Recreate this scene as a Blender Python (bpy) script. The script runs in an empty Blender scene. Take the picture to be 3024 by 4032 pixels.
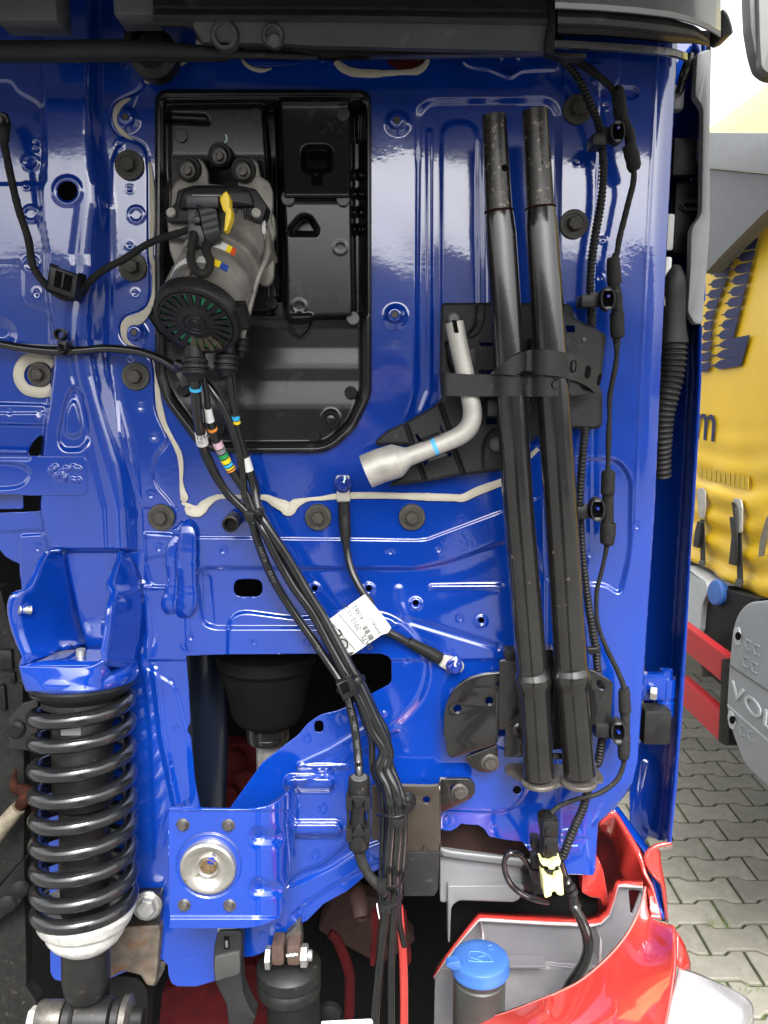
import bpy, bmesh, math, random
import numpy as np
from mathutils import Vector, Matrix
from mathutils.geometry import tessellate_polygon
random.seed(7)
rng = np.random.default_rng(7)
sc = bpy.context.scene
COL = sc.collection

# ------------------------------------------------------------------ camera, sky, sun, exposure
FPX = 3264.0                       # focal length in photo pixels (photo 3024 x 4032)
CAM = Vector((0.0, -1.0, 1.70))
PITCH = math.radians(9.3)
cd = bpy.data.cameras.new('camera')
cam = bpy.data.objects.new('camera', cd); COL.objects.link(cam)
cam.location = CAM
cam.rotation_euler = (math.pi/2 - PITCH, 0, 0)
cd.sensor_fit = 'VERTICAL'; cd.sensor_height = 36.0; cd.sensor_width = 27.0
cd.lens = FPX/4032*36.0
cd.clip_start = 0.01; cd.clip_end = 400
sc.camera = cam

SUN_EL, SUN_AZ = math.radians(48), math.radians(172)   # azimuth clockwise from +y
w = bpy.data.worlds.new('World'); sc.world = w; w.use_nodes = True
nt = w.node_tree; nt.nodes.clear()
sky = nt.nodes.new('ShaderNodeTexSky'); sky.sky_type = 'NISHITA'; sky.sun_disc = False
sky.sun_elevation = SUN_EL; sky.sun_rotation = SUN_AZ
sky.air_density = 1.0; sky.dust_density = 6.0; sky.ozone_density = 1.0
hs = nt.nodes.new('ShaderNodeHueSaturation'); hs.inputs['Saturation'].default_value = 0.12
bg = nt.nodes.new('ShaderNodeBackground'); bg.inputs['Strength'].default_value = 0.15
wo = nt.nodes.new('ShaderNodeOutputWorld')
nt.links.new(sky.outputs[0], hs.inputs['Color']); nt.links.new(hs.outputs[0], bg.inputs['Color'])
nt.links.new(bg.outputs[0], wo.inputs['Surface'])
sd = bpy.data.lights.new('sun', 'SUN'); sd.energy = 1.2; sd.angle = math.radians(25); sd.color = (1.0, 0.97, 0.92)
so = bpy.data.objects.new('sun', sd); COL.objects.link(so)
sdir = Vector((math.sin(SUN_AZ)*math.cos(SUN_EL), math.cos(SUN_AZ)*math.cos(SUN_EL), math.sin(SUN_EL)))
so.rotation_euler = sdir.to_track_quat('Z', 'Y').to_euler(); so.location = (2, -4, 6)
vs = sc.view_settings
vs.view_transform = 'Standard'; vs.look = 'None'; vs.gamma = 1.0; vs.use_curve_mapping = False
vs.exposure = 1.95

# ------------------------------------------------------------------ photo pixel -> place
CP, SP = math.cos(PITCH), math.sin(PITCH)
def P(px, py, off=0.0):
    """point on the plane 'off' metres in front of the cab wall"""
    x = (px-1512)/FPX; u = (2016-py)/FPX
    dy = CP + u*SP; dz = -SP + u*CP
    t = (1.0-off)/dy
    return Vector((x*t, -off, 1.70+dz*t))
def Pnp(px, py, off):
    x = (px-1512)/FPX; u = (2016-py)/FPX
    dy = CP + u*SP; dz = -SP + u*CP
    t = (1.0-off)/dy
    return np.stack([x*t, -off+0*x, 1.70+dz*t], -1)
def SC(py, off=0.0):
    return (1.0-off)/(CP+(2016-py)/FPX*SP)/FPX
def PXS(px, py, X):
    """point on the upright plane x = X"""
    x = (px-1512)/FPX; u = (2016-py)/FPX
    t = X/x
    return Vector((X, -1.0+(CP+u*SP)*t, 1.70+(-SP+u*CP)*t))
TO = {'a': (0, .48222), 'b': (700, .48222), 'c': (1400, .48222), 'd': (2100, .55696)}
def T(tile, x, y):
    ox, s = TO[tile[0]]
    return (ox+x*s, int(tile[1])*1000+y*s)
def L(s):
    """'a1 12,34 56,78 b2 ...' -> list of photo pixels"""
    out = []; tile = None
    for w_ in s.split():
        if ',' not in w_: tile = w_; continue
        v = [float(q) for q in w_.split(',')]
        q = (v[0], v[1]) if tile == 's' else T(tile, v[0], v[1])
        out.append(q+tuple(v[2:]))
    return out

# ------------------------------------------------------------------ materials
MATS = {}
def mat(name, col, rough=.5, metal=0., coat=0., coat_rough=.04, cior=1.5, var=.0, vscale=30., bump=0., bscale=200., spec=.5,
        dust=0., dcol=(.35, .33, .3), dscale=60., dthr=.6, dsharp=.08, emit=None, rvar=0., sheen=0.):
    m = bpy.data.materials.new(name); m.use_nodes = True
    n = m.node_tree.nodes; l = m.node_tree.links
    b = n['Principled BSDF']
    b.inputs['Roughness'].default_value = rough; b.inputs['Metallic'].default_value = metal
    b.inputs['Coat Weight'].default_value = coat; b.inputs['Coat Roughness'].default_value = coat_rough
    b.inputs['Coat IOR'].default_value = cior
    b.inputs['Specular IOR Level'].default_value = spec
    b.inputs['Base Color'].default_value = (*col, 1)
    tc = n.new('ShaderNodeTexCoord')
    cur = None
    if var > 0:
        t = n.new('ShaderNodeTexNoise'); t.inputs['Scale'].default_value = vscale; t.inputs['Detail'].default_value = 6
        l.new(tc.outputs['Object'], t.inputs['Vector'])
        mp = n.new('ShaderNodeMapRange'); mp.inputs[1].default_value = .3; mp.inputs[2].default_value = .7
        mp.inputs[3].default_value = 1-var; mp.inputs[4].default_value = 1+var
        l.new(t.outputs[0], mp.inputs[0])
        mx = n.new('ShaderNodeMix'); mx.data_type = 'RGBA'; mx.blend_type = 'MULTIPLY'; mx.inputs[0].default_value = 1
        mx.inputs[6].default_value = (*col, 1); l.new(mp.outputs[0], mx.inputs[7]); cur = mx.outputs[2]
        if rvar > 0:
            mr = n.new('ShaderNodeMapRange'); mr.inputs[1].default_value = .3; mr.inputs[2].default_value = .7
            mr.inputs[3].default_value = max(.02, rough-rvar); mr.inputs[4].default_value = min(1, rough+rvar)
            l.new(t.outputs[0], mr.inputs[0]); l.new(mr.outputs[0], b.inputs['Roughness'])
    if dust > 0:
        t = n.new('ShaderNodeTexNoise'); t.inputs['Scale'].default_value = dscale; t.inputs['Detail'].default_value = 9
        t.inputs['Roughness'].default_value = .68
        l.new(tc.outputs['Object'], t.inputs['Vector'])
        mp = n.new('ShaderNodeMapRange'); mp.inputs[1].default_value = dthr; mp.inputs[2].default_value = dthr+dsharp
        mp.inputs[3].default_value = 0; mp.inputs[4].default_value = dust
        l.new(t.outputs[0], mp.inputs[0])
        mx = n.new('ShaderNodeMix'); mx.data_type = 'RGBA'
        l.new(mp.outputs[0], mx.inputs[0])
        if cur: l.new(cur, mx.inputs[6])
        else: mx.inputs[6].default_value = (*col, 1)
        mx.inputs[7].default_value = (*dcol, 1); cur = mx.outputs[2]
    if cur: l.new(cur, b.inputs['Base Color'])
    if bump > 0:
        t = n.new('ShaderNodeTexNoise'); t.inputs['Scale'].default_value = bscale; t.inputs['Detail'].default_value = 3
        l.new(tc.outputs['Object'], t.inputs['Vector'])
        bp = n.new('ShaderNodeBump'); bp.inputs['Strength'].default_value = bump; bp.inputs['Distance'].default_value = .001
        l.new(t.outputs[0], bp.inputs['Height']); l.new(bp.outputs[0], b.inputs['Normal'])
        if coat > 0: l.new(bp.outputs[0], b.inputs['Coat Normal'])
    MATS[name] = m
    return m
BLUE = mat('blue_paint', (.0018, .033, .27), rough=.14, coat=1, coat_rough=.015, cior=1.70, bump=.05, bscale=170, var=.10, vscale=14,
           dust=.30, dcol=(.20, .22, .34), dscale=330, dthr=.70, dsharp=.05)
BLUED = mat('blue_door_paint', (.0017, .028, .235), rough=.14, coat=1, coat_rough=.03, bump=.03, bscale=60, var=.05)
BLKP = mat('black_plastic', (.0105, .0105, .0105), rough=.40, spec=.3, bump=.12, bscale=900, var=.25, vscale=60, dust=.35, dcol=(.12, .11, .1), dscale=90, dthr=.62)
BLKT = mat('textured_plastic', (.0145, .015, .016), rough=.5, spec=.3, bump=.45, bscale=1400, var=.2, vscale=25, dust=.3, dcol=(.12, .12, .11), dscale=60, dthr=.6)
HATM = mat('satin_black_cover', (.009, .009, .0095), rough=.19, bump=.06, bscale=1100, var=.25, vscale=30, spec=.42, dust=.55, dcol=(.115, .10, .08), dscale=14, dthr=.56, dsharp=.2)
TRIM = mat('dark_grey_trim', (.045, .045, .044), rough=.36, bump=.2, bscale=800, var=.2, vscale=20, dust=.5, dcol=(.2, .19, .17), dscale=35, dthr=.6, dsharp=.15)
CARR = mat('carrier_plastic', (.15, .155, .16), rough=.45, coat=.2, bump=.1, bscale=800, var=.06)
GREYP = mat('pale_grey_plastic', (.20, .205, .21), rough=.45, bump=.1, bscale=700, var=.06)
MIDG = mat('mid_grey_plastic', (.09, .093, .093), rough=.5, bump=.15, bscale=700, var=.1)
GLOSSB = mat('gloss_black_steel', (.010, .0095, .009), rough=.20, coat=.5, coat_rough=.12, bump=.12, bscale=120, var=.3, vscale=40,
             dust=.55, dcol=(.17, .145, .12), dscale=190, dthr=.67, dsharp=.05)
TUBEM = mat('worn_black_tube', (.010, .0095, .0085), rough=.16, coat=.6, coat_rough=.10, bump=.05, bscale=160, var=.3, vscale=30,
             dust=.65, dcol=(.15, .125, .10), dscale=55, dthr=.665, dsharp=.03)
TUBEW = mat('bare_worn_tube', (.020, .018, .015), rough=.2, metal=.35, bump=.06, bscale=300, var=.4, vscale=60,
             dust=.8, dcol=(.17, .14, .105), dscale=130, dthr=.57, dsharp=.05)
RUST = mat('rusty_steel', (.022, .008, .005), rough=.95, spec=.08, bump=.5, bscale=400, var=.5, vscale=90)
m_ = BLUE.node_tree; tcn = [n for n in m_.nodes if n.bl_idname == 'ShaderNodeTexCoord'][0]
nz = m_.nodes.new('ShaderNodeTexNoise'); nz.inputs['Scale'].default_value = 9; nz.inputs['Detail'].default_value = 8; nz.inputs['Roughness'].default_value = .65
nr = m_.nodes.new('ShaderNodeMapRange'); nr.inputs[1].default_value = .45; nr.inputs[2].default_value = .75; nr.inputs[3].default_value = .012; nr.inputs[4].default_value = .16
m_.links.new(tcn.outputs['Object'], nz.inputs['Vector']); m_.links.new(nz.outputs[0], nr.inputs[0]); m_.links.new(nr.outputs[0], m_.nodes['Principled BSDF'].inputs['Coat Roughness'])
RUSTY = mat('flaking_rust_plate', (.085, .068, .052), rough=.6, bump=.8, bscale=130, var=.5, vscale=50, dust=.9, dcol=(.10, .045, .02), dscale=35, dthr=.55, dsharp=.1)
ALU = mat('galvanised_pipe', (.42, .405, .365), rough=.55, metal=.4, bump=.2, bscale=260, var=.16, vscale=45, rvar=.1, dust=.5, dcol=(.3, .26, .2), dscale=70, dthr=.6, dsharp=.15)
ZINC = mat('zinc_bolt', (.42, .42, .40), rough=.45, metal=.8, bump=.25, bscale=500, var=.25, vscale=120)
STEEL = mat('dull_steel', (.10, .093, .082), rough=.42, metal=.6, bump=.3, bscale=500, var=.3, vscale=120)
OLIVE = mat('olive_bolt', (.050, .046, .037), rough=.55, metal=.35, bump=.25, bscale=600, var=.25, vscale=100, dust=.3, dcol=(.16, .14, .11), dscale=130, dthr=.6)
RUB = mat('black_rubber', (.010, .010, .010), rough=.48, spec=.28, bump=.15, bscale=700, var=.3, vscale=60, dust=.3, dcol=(.1, .1, .095), dscale=120, dthr=.62)
STRAPM = mat('rubber_strap', (.0155, .0155, .016), rough=.5, spec=.3, bump=.15, bscale=900, var=.15, vscale=30)
CABLE = mat('black_cable', (.008, .0085, .0085), rough=.2, coat=.4, coat_rough=.1, bump=.1, bscale=400, var=.25, vscale=80, dust=.4, dcol=(.13, .13, .12), dscale=260, dthr=.66, dsharp=.06)
TAPE = mat('cloth_tape', (.012, .012, .0115), rough=.7, spec=.25, bump=.5, bscale=600, var=.3, vscale=120, dust=.3, dcol=(.12, .115, .10), dscale=150, dthr=.6)
SEAL = mat('seam_sealer', (.42, .39, .31), rough=.5, bump=.15, bscale=120, var=.1, vscale=40, dust=.4, dcol=(.40, .36, .27), dscale=60, dthr=.55, dsharp=.2)
CAST = mat('grey_cast_housing', (.20, .185, .163), rough=.42, metal=.25, bump=.3, bscale=500, var=.25, vscale=60)
YEL = mat('yellow_clip', (.80, .56, .02), rough=.4, var=.06)
PYEL = mat('pale_yellow_clip', (.72, .70, .30), rough=.4, var=.05)
GREEN = mat('green_filter_mesh', (.08, .75, .34), rough=.7, bump=.5, bscale=900, var=.5, vscale=400)
FOOT = mat('worn_foot_plate', (.11, .10, .088), rough=.42, metal=.5, bump=.2, bscale=300, var=.3, vscale=70, dust=.6, dcol=(.04, .03, .02), dscale=80, dthr=.56)
WHITE = mat('white_label', (.62, .62, .60), rough=.55, var=.04)
INK = mat('black_ink', (.02, .02, .02), rough=.6)
CYAN = mat('cyan_band', (.04, .42, .72), rough=.45)
ORANGE = mat('orange_band', (.75, .25, .03), rough=.45)
YBAND = mat('yellow_band', (.85, .62, .02), rough=.45)
GBAND = mat('green_band', (.02, .28, .07), rough=.45)
PBAND = mat('pink_band', (.62, .42, .48), rough=.45)
REDL = mat('red_band', (.62, .08, .02), rough=.45)
BBAND = mat('navy_band', (.02, .06, .28), rough=.45)
PAINTM = mat('pale_paint_mark', (.55, .75, .72), rough=.6)
NUTB = mat('blue_painted_nut', (.006, .024, .22), rough=.25, coat=1, bump=.15, bscale=200)
CAPB = mat('blue_filler_cap', (.028, .095, .30), rough=.42, bump=.08, bscale=500, var=.08, vscale=40)
SPRM = mat('black_coil_spring', (.008, .0085, .009), rough=.22, coat=.6, coat_rough=.12, bump=.15, bscale=500, var=.25, vscale=60, dust=.4, dcol=(.12, .11, .1), dscale=70, dthr=.63, dsharp=.15)
DAMP = mat('black_damper', (.010, .0097, .0092), rough=.40, spec=.35, bump=.2, bscale=500, var=.25, vscale=60, dust=.5, dcol=(.13, .115, .1), dscale=70, dthr=.6, dsharp=.12)
SEAT = mat('dirty_white_ring', (.40, .395, .37), rough=.7, bump=.5, bscale=260, var=.2, vscale=120, dust=.5, dcol=(.35, .33, .29), dscale=150, dthr=.55)
WASHM = mat('corroded_washer', (.46, .44, .40), rough=.33, metal=.85, bump=.3, bscale=200, var=.2, vscale=60, dust=.8, dcol=(.22, .17, .10), dscale=80, dthr=.62, dsharp=.06)
DARK = mat('dark_underbody', (.005, .005, .0052), rough=.6, spec=.25, bump=.3, bscale=300, var=.4, vscale=30, dust=.5, dcol=(.09, .085, .075), dscale=30, dthr=.6, dsharp=.15)
FRAME = mat('gritty_chassis', (.008, .0078, .0072), rough=.7, spec=.25, bump=.9, bscale=260, var=.4, vscale=90, dust=.35, dcol=(.13, .12, .11), dscale=160, dthr=.6, dsharp=.1)
REDR = mat('red_rail_paint', (.40, .012, .018), rough=.5, var=.05)
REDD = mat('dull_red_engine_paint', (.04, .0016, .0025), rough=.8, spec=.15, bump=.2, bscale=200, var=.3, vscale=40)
BROWN = mat('brown_primer', (.028, .014, .012), rough=.7, spec=.2, var=.2)
RED = mat('red_bumper_paint', (.40, .030, .024), rough=.25, coat=1, coat_rough=.03, cior=1.85, bump=.03, bscale=90, var=.03)
OVERS = mat('oversprayed_grey_plastic', (.115, .112, .122), rough=.5, bump=.3, bscale=900, var=.12, vscale=10, dust=.6, dcol=(.26, .24, .245), dscale=7, dthr=.5, dsharp=.3)
mat('pale_overspray_edge', (.30, .27, .275), rough=.5)
PALEP = mat('silver_painted_plastic', (.38, .40, .41), rough=.38, coat=.3, bump=.1, bscale=800, var=.05)
NECK = mat('smoky_plastic_neck', (.03, .032, .030), rough=.45, bump=.2, bscale=500, var=.3, vscale=25)
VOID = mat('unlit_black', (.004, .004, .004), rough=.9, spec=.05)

# ------------------------------------------------------------------ objects
def thing(name, loc, label, cat, group=None, kind=None):
    o = bpy.data.objects.new(name, None); COL.objects.link(o); o.location = loc; o.empty_display_size = .05
    o['label'] = label; o['category'] = cat
    if group: o['group'] = group
    if kind: o['kind'] = kind
    return o
def base(o):
    v = Vector((0, 0, 0))
    while o is not None: v += o.location; o = o.parent
    return v
def mesh_from(name, verts, faces, m, smooth=40):
    me = bpy.data.meshes.new(name); me.from_pydata([tuple(v) for v in verts], [], faces)
    me.validate(); me.update()
    bm = bmesh.new(); bm.from_mesh(me)
    bmesh.ops.recalc_face_normals(bm, faces=bm.faces)
    bm.to_mesh(me); bm.free()
    fin(me, m, smooth)
    return me
def fin(me, m, smooth=40):
    if m: me.materials.append(m)
    if smooth:
        me.shade_smooth(); me.set_sharp_from_angle(angle=math.radians(smooth))
def link(name, me, parent=None, loc=None, rot=None, **props):
    """parent given: mesh is in place coordinates and is moved under its parent; loc given: mesh is local"""
    o = bpy.data.objects.new(name, me); COL.objects.link(o)
    if parent is not None: o.parent = parent
    if loc is not None:
        o.location = Vector(loc)-(base(parent) if parent is not None else Vector((0, 0, 0)))
        if rot is not None: o.rotation_euler = rot
    else:
        if parent is not None: s = base(parent)
        else:
            co = np.empty(len(me.vertices)*3); me.vertices.foreach_get('co', co); co = co.reshape(-1, 3)
            s = Vector(((co[:, 0].min()+co[:, 0].max())/2, (co[:, 1].min()+co[:, 1].max())/2, co[:, 2].min())); o.location = s
        me.transform(Matrix.Translation(-s))
    for k, v in props.items(): o[k] = v
    return o
class MB:
    """mesh collector in place coordinates"""
    def __init__(s): s.v = []; s.f = []
    def add(s, v, f):
        n = len(s.v); s.v += [tuple(q) for q in v]; s.f += [tuple(i+n for i in q) for q in f]; return s
    def build(s, name, m, parent=None, smooth=40, **props):
        return link(name, mesh_from(name, s.v, s.f, m, smooth), parent, **props)

# ------------------------------------------------------------------ 2-D outlines in photo pixels
def circ(cx, cy, r, n=24, ry=None, a0=0):
    ry = r if ry is None else ry
    return [(cx+r*math.cos(a0+2*math.pi*i/n), cy+ry*math.sin(a0+2*math.pi*i/n)) for i in range(n)]
def rnd(poly, r, n=4):
    out = []
    N = len(poly)
    for i in range(N):
        a = Vector(poly[i-1][:2]); b = Vector(poly[i][:2]); c = Vector(poly[(i+1) % N][:2])
        rr = poly[i][2] if len(poly[i]) > 2 else r
        u = a-b; v = c-b
        if u.length < 1e-6 or v.length < 1e-6 or rr <= 0: out.append(tuple(b)); continue
        k = min(rr, u.length*.48, v.length*.48)
        p0 = b+u.normalized()*k; p2 = b+v.normalized()*k
        for j in range(n+1):
            t = j/n; out.append(tuple((1-t)**2*p0+2*t*(1-t)*b+t*t*p2))
    return out
def box2(x0, y0, x1, y1, r=0, n=4):
    p = [(x0, y0), (x1, y0), (x1, y1), (x0, y1)]
    return rnd(p, r, n) if r else p
def spl(pts, n=6, closed=False):
    """catmull-rom through points of any dimension"""
    p = [np.array(q, float) for q in pts]; out = []
    N = len(p)
    rngi = range(N if closed else N-1)
    for i in rngi:
        if closed: a, b, c, d = p[i-1], p[i], p[(i+1) % N], p[(i+2) % N]
        else: a, b, c, d = p[max(i-1, 0)], p[i], p[i+1], p[min(i+2, N-1)]
        for j in range(n):
            t = j/n
            out.append(.5*((2*b)+(-a+c)*t+(2*a-5*b+4*c-d)*t*t+(-a+3*b-3*c+d)*t**3))
    if not closed: out.append(p[-1])
    return [tuple(q) for q in out]
def area(p): return .5*sum(p[i-1][0]*p[i][1]-p[i][0]*p[i-1][1] for i in range(len(p)))
def inset(p, d):
    """move outline inwards by d pixels (clockwise or not)"""
    if d == 0: return [tuple(q[:2]) for q in p]
    sg = 1 if area(p) > 0 else -1
    out = []; N = len(p)
    for i in range(N):
        a = Vector(p[i-1][:2]); b = Vector(p[i][:2]); c = Vector(p[(i+1) % N][:2])
        e = b-a; f = c-b
        if e.length < 1e-6: e = f
        if f.length < 1e-6: f = e
        if e.length < 1e-6: out.append(tuple(b)); continue
        n1 = Vector((-e.y, e.x)).normalized(); n2 = Vector((-f.y, f.x)).normalized()
        m = n1+n2
        if m.length < .2: m = n1
        m.normalize(); k = d/max(.45, m.dot(n1))
        out.append(tuple(b+m*k*sg))
    return out
def clean(p):
    q = [p[0]]
    for a in p[1:]:
        if abs(a[0]-q[-1][0])+abs(a[1]-q[-1][1]) > .05: q.append(a)
    if abs(q[0][0]-q[-1][0])+abs(q[0][1]-q[-1][1]) < .05: q.pop()
    return q
def plate_geo(poly, off, th, holes=(), bev=2.5, proj=None, back=None):
    """sheet cut to an outline: bevelled front face, walls, back face"""
    offf = off if callable(off) else (lambda x, y: off)
    pj = proj or (lambda x, y, o: P(x, y, o))
    bk = back or (lambda v: v+Vector((0, th, 0)))
    loops = [clean([tuple(q[:2]) for q in poly])]+[clean([tuple(q[:2]) for q in h]) for h in holes]
    V = []; Fc = []
    caps = []; bcaps = []
    for li, lp in enumerate(loops):
        s = 1 if li == 0 else -1
        rings = []
        steps = [(bev, 0.), (bev*.3, .35), (0., 1.)] if bev else [(0., 0.)]
        for d, dz in steps:
            ip = inset(lp, d*s)
            rings.append([pj(x, y, offf(x, y)-dz*bev*.0003) for x, y in ip])
        rings.append([bk(pj(x, y, offf(x, y))) for x, y in lp])
        n = len(lp); st = len(V)
        for r in rings: V += r
        for k in range(len(rings)-1):
            a = st+k*n; b = a+n
            for i in range(n):
                j = (i+1) % n; Fc.append((a+i, a+j, b+j, b+i))
        caps.append((st, inset(lp, (bev or 0)*s))); bcaps.append((st+(len(rings)-1)*n, lp))
    for cp in (caps, bcaps):
        idx = []; ls = []
        for st, lp in cp:
            idx += [st+i for i in range(len(lp))]; ls.append([Vector((x, y, 0)) for x, y in lp])
        for tri in tessellate_polygon(ls): Fc.append(tuple(idx[i] for i in tri))
    return V, Fc
def plate(name, poly, off, th, m, parent=None, holes=(), bev=2.5, smooth=35, **props):
    return MB().add(*plate_geo(poly, off, th, holes, bev)).build(name, m, parent, smooth, **props)

# ------------------------------------------------------------------ 3-D builders
def frame_tube(pts, rad, seg=12, flat=None, cap=True, up=None):
    pts = [Vector(p) for p in pts]; n = len(pts)
    tan = [(pts[min(i+1, n-1)]-pts[max(i-1, 0)]).normalized() for i in range(n)]
    ref = Vector((0, -1, 0)) if up is None else Vector(up)
    if abs(tan[0].dot(ref)) > .95: ref = Vector((1, 0, 0))
    nrm = (ref-tan[0]*ref.dot(tan[0])).normalized()
    V = []; Fc = []
    for i in range(n):
        nrm = nrm-tan[i]*nrm.dot(tan[i])
        if nrm.length < 1e-6: nrm = tan[i].orthogonal()
        nrm.normalize(); bi = tan[i].cross(nrm)
        r = rad[i] if hasattr(rad, '__len__') else rad
        f = flat[i] if hasattr(flat, '__len__') else (flat or 1.)
        for k in range(seg):
            a = 2*math.pi*k/seg
            V.append(pts[i]+nrm*(math.cos(a)*r*f)+bi*(math.sin(a)*r))
    for i in range(n-1):
        for k in range(seg):
            k2 = (k+1) % seg
            Fc.append((i*seg+k, i*seg+k2, (i+1)*seg+k2, (i+1)*seg+k))
    if cap:
        Fc.append(tuple(range(seg))[::-1]); Fc.append(tuple((n-1)*seg+k for k in range(seg)))
    return V, Fc
def px_path(pts, n=6):
    """[(px,py,off,rpx)] -> world path and radii, splined"""
    q = spl(pts, n) if n > 1 else pts
    return [P(a[0], a[1], a[2]) for a in q], [a[3]*SC(a[1], a[2]) for a in q]
def cable_geo(pts, n=6, seg=12, flat=None, wob=0.):
    w_, r = px_path(pts, n)
    if wob: r = [a*(1+wob*(random.random()-.5)*2) for a in r]
    return frame_tube(w_, r, seg, flat)
def cable(name, pts, m, parent=None, n=6, seg=12, flat=None, wob=0., smooth=50, **props):
    return MB().add(*cable_geo(pts, n, seg, flat, wob)).build(name, m, parent, smooth, **props)
def resample(w_, r, step):
    out = []; ro = []; acc = 0
    for i in range(len(w_)-1):
        a, b = Vector(w_[i]), Vector(w_[i+1]); d = (b-a).length
        if d < 1e-9: continue
        while acc < d:
            t = acc/d; out.append(a.lerp(b, t)); ro.append(r[i]*(1-t)+r[i+1]*t); acc += step
        acc -= d
    out.append(Vector(w_[-1])); ro.append(r[-1])
    return out, ro
def conduit_geo(pts, pitch_px, depth=.2, seg=12, square=False):
    """corrugated hose"""
    w_, r = px_path(pts, 10)
    pm = pitch_px*.000306/6
    w_, r = resample(w_, r, pm)
    prof = [0, -.35, -1, -1, -.35, 0]
    rr = [r[i]*(1+depth*prof[i % 6]) for i in range(len(r))]
    return frame_tube(w_, rr, seg)
def lathe_geo(o, axis, prof, seg=28, ref=None):
    o = Vector(o); ax = Vector(axis).normalized()
    u = ax.orthogonal().normalized() if ref is None else (Vector(ref)-ax*Vector(ref).dot(ax)).normalized()
    v = ax.cross(u); V = []; Fc = []; n = len(prof)
    for r, h in prof:
        for k in range(seg):
            a = 2*math.pi*k/seg
            V.append(o+ax*h+u*(r*math.cos(a))+v*(r*math.sin(a)))
    for i in range(n-1):
        for k in range(seg):
            k2 = (k+1) % seg; Fc.append((i*seg+k, i*seg+k2, (i+1)*seg+k2, (i+1)*seg+k))
    if prof[0][0] > 1e-6: Fc.append(tuple(range(seg))[::-1])
    if prof[-1][0] > 1e-6: Fc.append(tuple((n-1)*seg+k for k in range(seg)))
    return V, Fc
def lathe(name, o, axis, prof, m, parent=None, seg=28, smooth=35, **props):
    return MB().add(*lathe_geo(o, axis, prof, seg)).build(name, m, parent, smooth, **props)
def obox_geo(c, ux, uy, uz, bev=.001):
    """box from centre and three half vectors, chamfered edges"""
    bm = bmesh.new(); bmesh.ops.create_cube(bm, size=2)
    M = Matrix((ux, uy, uz)).transposed().to_4x4(); 
    for v in bm.verts: v.co = Vector(c)+M.to_3x3() @ v.co
    if bev: bmesh.ops.bevel(bm, geom=bm.edges[:], offset=bev, segments=2, affect='EDGES', profile=.6)
    V = [v.co.copy() for v in bm.verts]; bm.verts.index_update()
    Fc = [tuple(v.index for v in f.verts) for f in bm.faces]; bm.free()
    return V, Fc
def pbox_geo(x0, y0, x1, y1, off, th, bev=.001):
    a = P(x0, y0, off); b = P(x1, y1, off); c = (a+b)/2+Vector((0, th/2, 0))
    return obox_geo(c, Vector((abs(b.x-a.x)/2, 0, 0)), Vector((0, th/2, 0)), Vector((0, 0, abs(a.z-b.z)/2)), bev)
def hex_prof(o, axis, r, h, ch=.15):
    return lathe_geo(o, axis, [(r, 0), (r, h*(1-ch)), (r*.86, h)], 6)
def text_mesh(s, size, depth=.0003):
    cu = bpy.data.curves.new('lettering', 'FONT'); cu.body = s; cu.size = size; cu.extrude = depth; cu.align_x = 'CENTER'; cu.align_y = 'CENTER'
    cu.resolution_u = 3
    o = bpy.data.objects.new('lettering', cu); COL.objects.link(o)
    dg = bpy.context.evaluated_depsgraph_get()
    me = bpy.data.meshes.new_from_object(o.evaluated_get(dg))
    bpy.data.objects.remove(o)
    return me
def lettering(s, size, M, m, parent, depth=.0003, sx=1.):
    me = text_mesh(s, size, depth); me.materials.clear(); me.materials.append(m)
    me.transform(M @ Matrix.Diagonal((sx, 1, 1, 1)))
    return link('lettering', me, parent)
def basis(o, ex, ey):
    ex = Vector(ex).normalized(); ey = Vector(ey); ey = (ey-ex*ey.dot(ex)).normalized(); ez = ex.cross(ey)
    M = Matrix((ex, ey, ez)).transposed().to_4x4(); M.translation = Vector(o)
    return M

# ------------------------------------------------------------------ pressed sheets (relief grids)
def ss(a, b, x):
    t = np.clip((x-a)/(b-a), 0, 1); return t*t*(3-2*t)
def seg_dist(X, Y, pts, closed):
    best = np.full(X.shape, 1e9); n = len(pts)
    for i in range(n if closed else n-1):
        ax, ay = pts[i][:2]; bx, by = pts[(i+1) % n][:2]
        dx, dy = bx-ax, by-ay; q = dx*dx+dy*dy
        if q < 1e-9: continue
        t = np.clip(((X-ax)*dx+(Y-ay)*dy)/q, 0, 1)
        best = np.minimum(best, (X-ax-t*dx)**2+(Y-ay-t*dy)**2)
    return np.sqrt(best)
def sd_poly(X, Y, pts):
    d = seg_dist(X, Y, pts, True); ins = np.zeros(X.shape, bool); n = len(pts)
    for i in range(n):
        ax, ay = pts[i][:2]; bx, by = pts[(i+1) % n][:2]
        if ay == by: continue
        c = ((ay > Y) != (by > Y)) & (X < (bx-ax)*(Y-ay)/(by-ay)+ax)
        ins ^= c
    return np.where(ins, -d, d)
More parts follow.
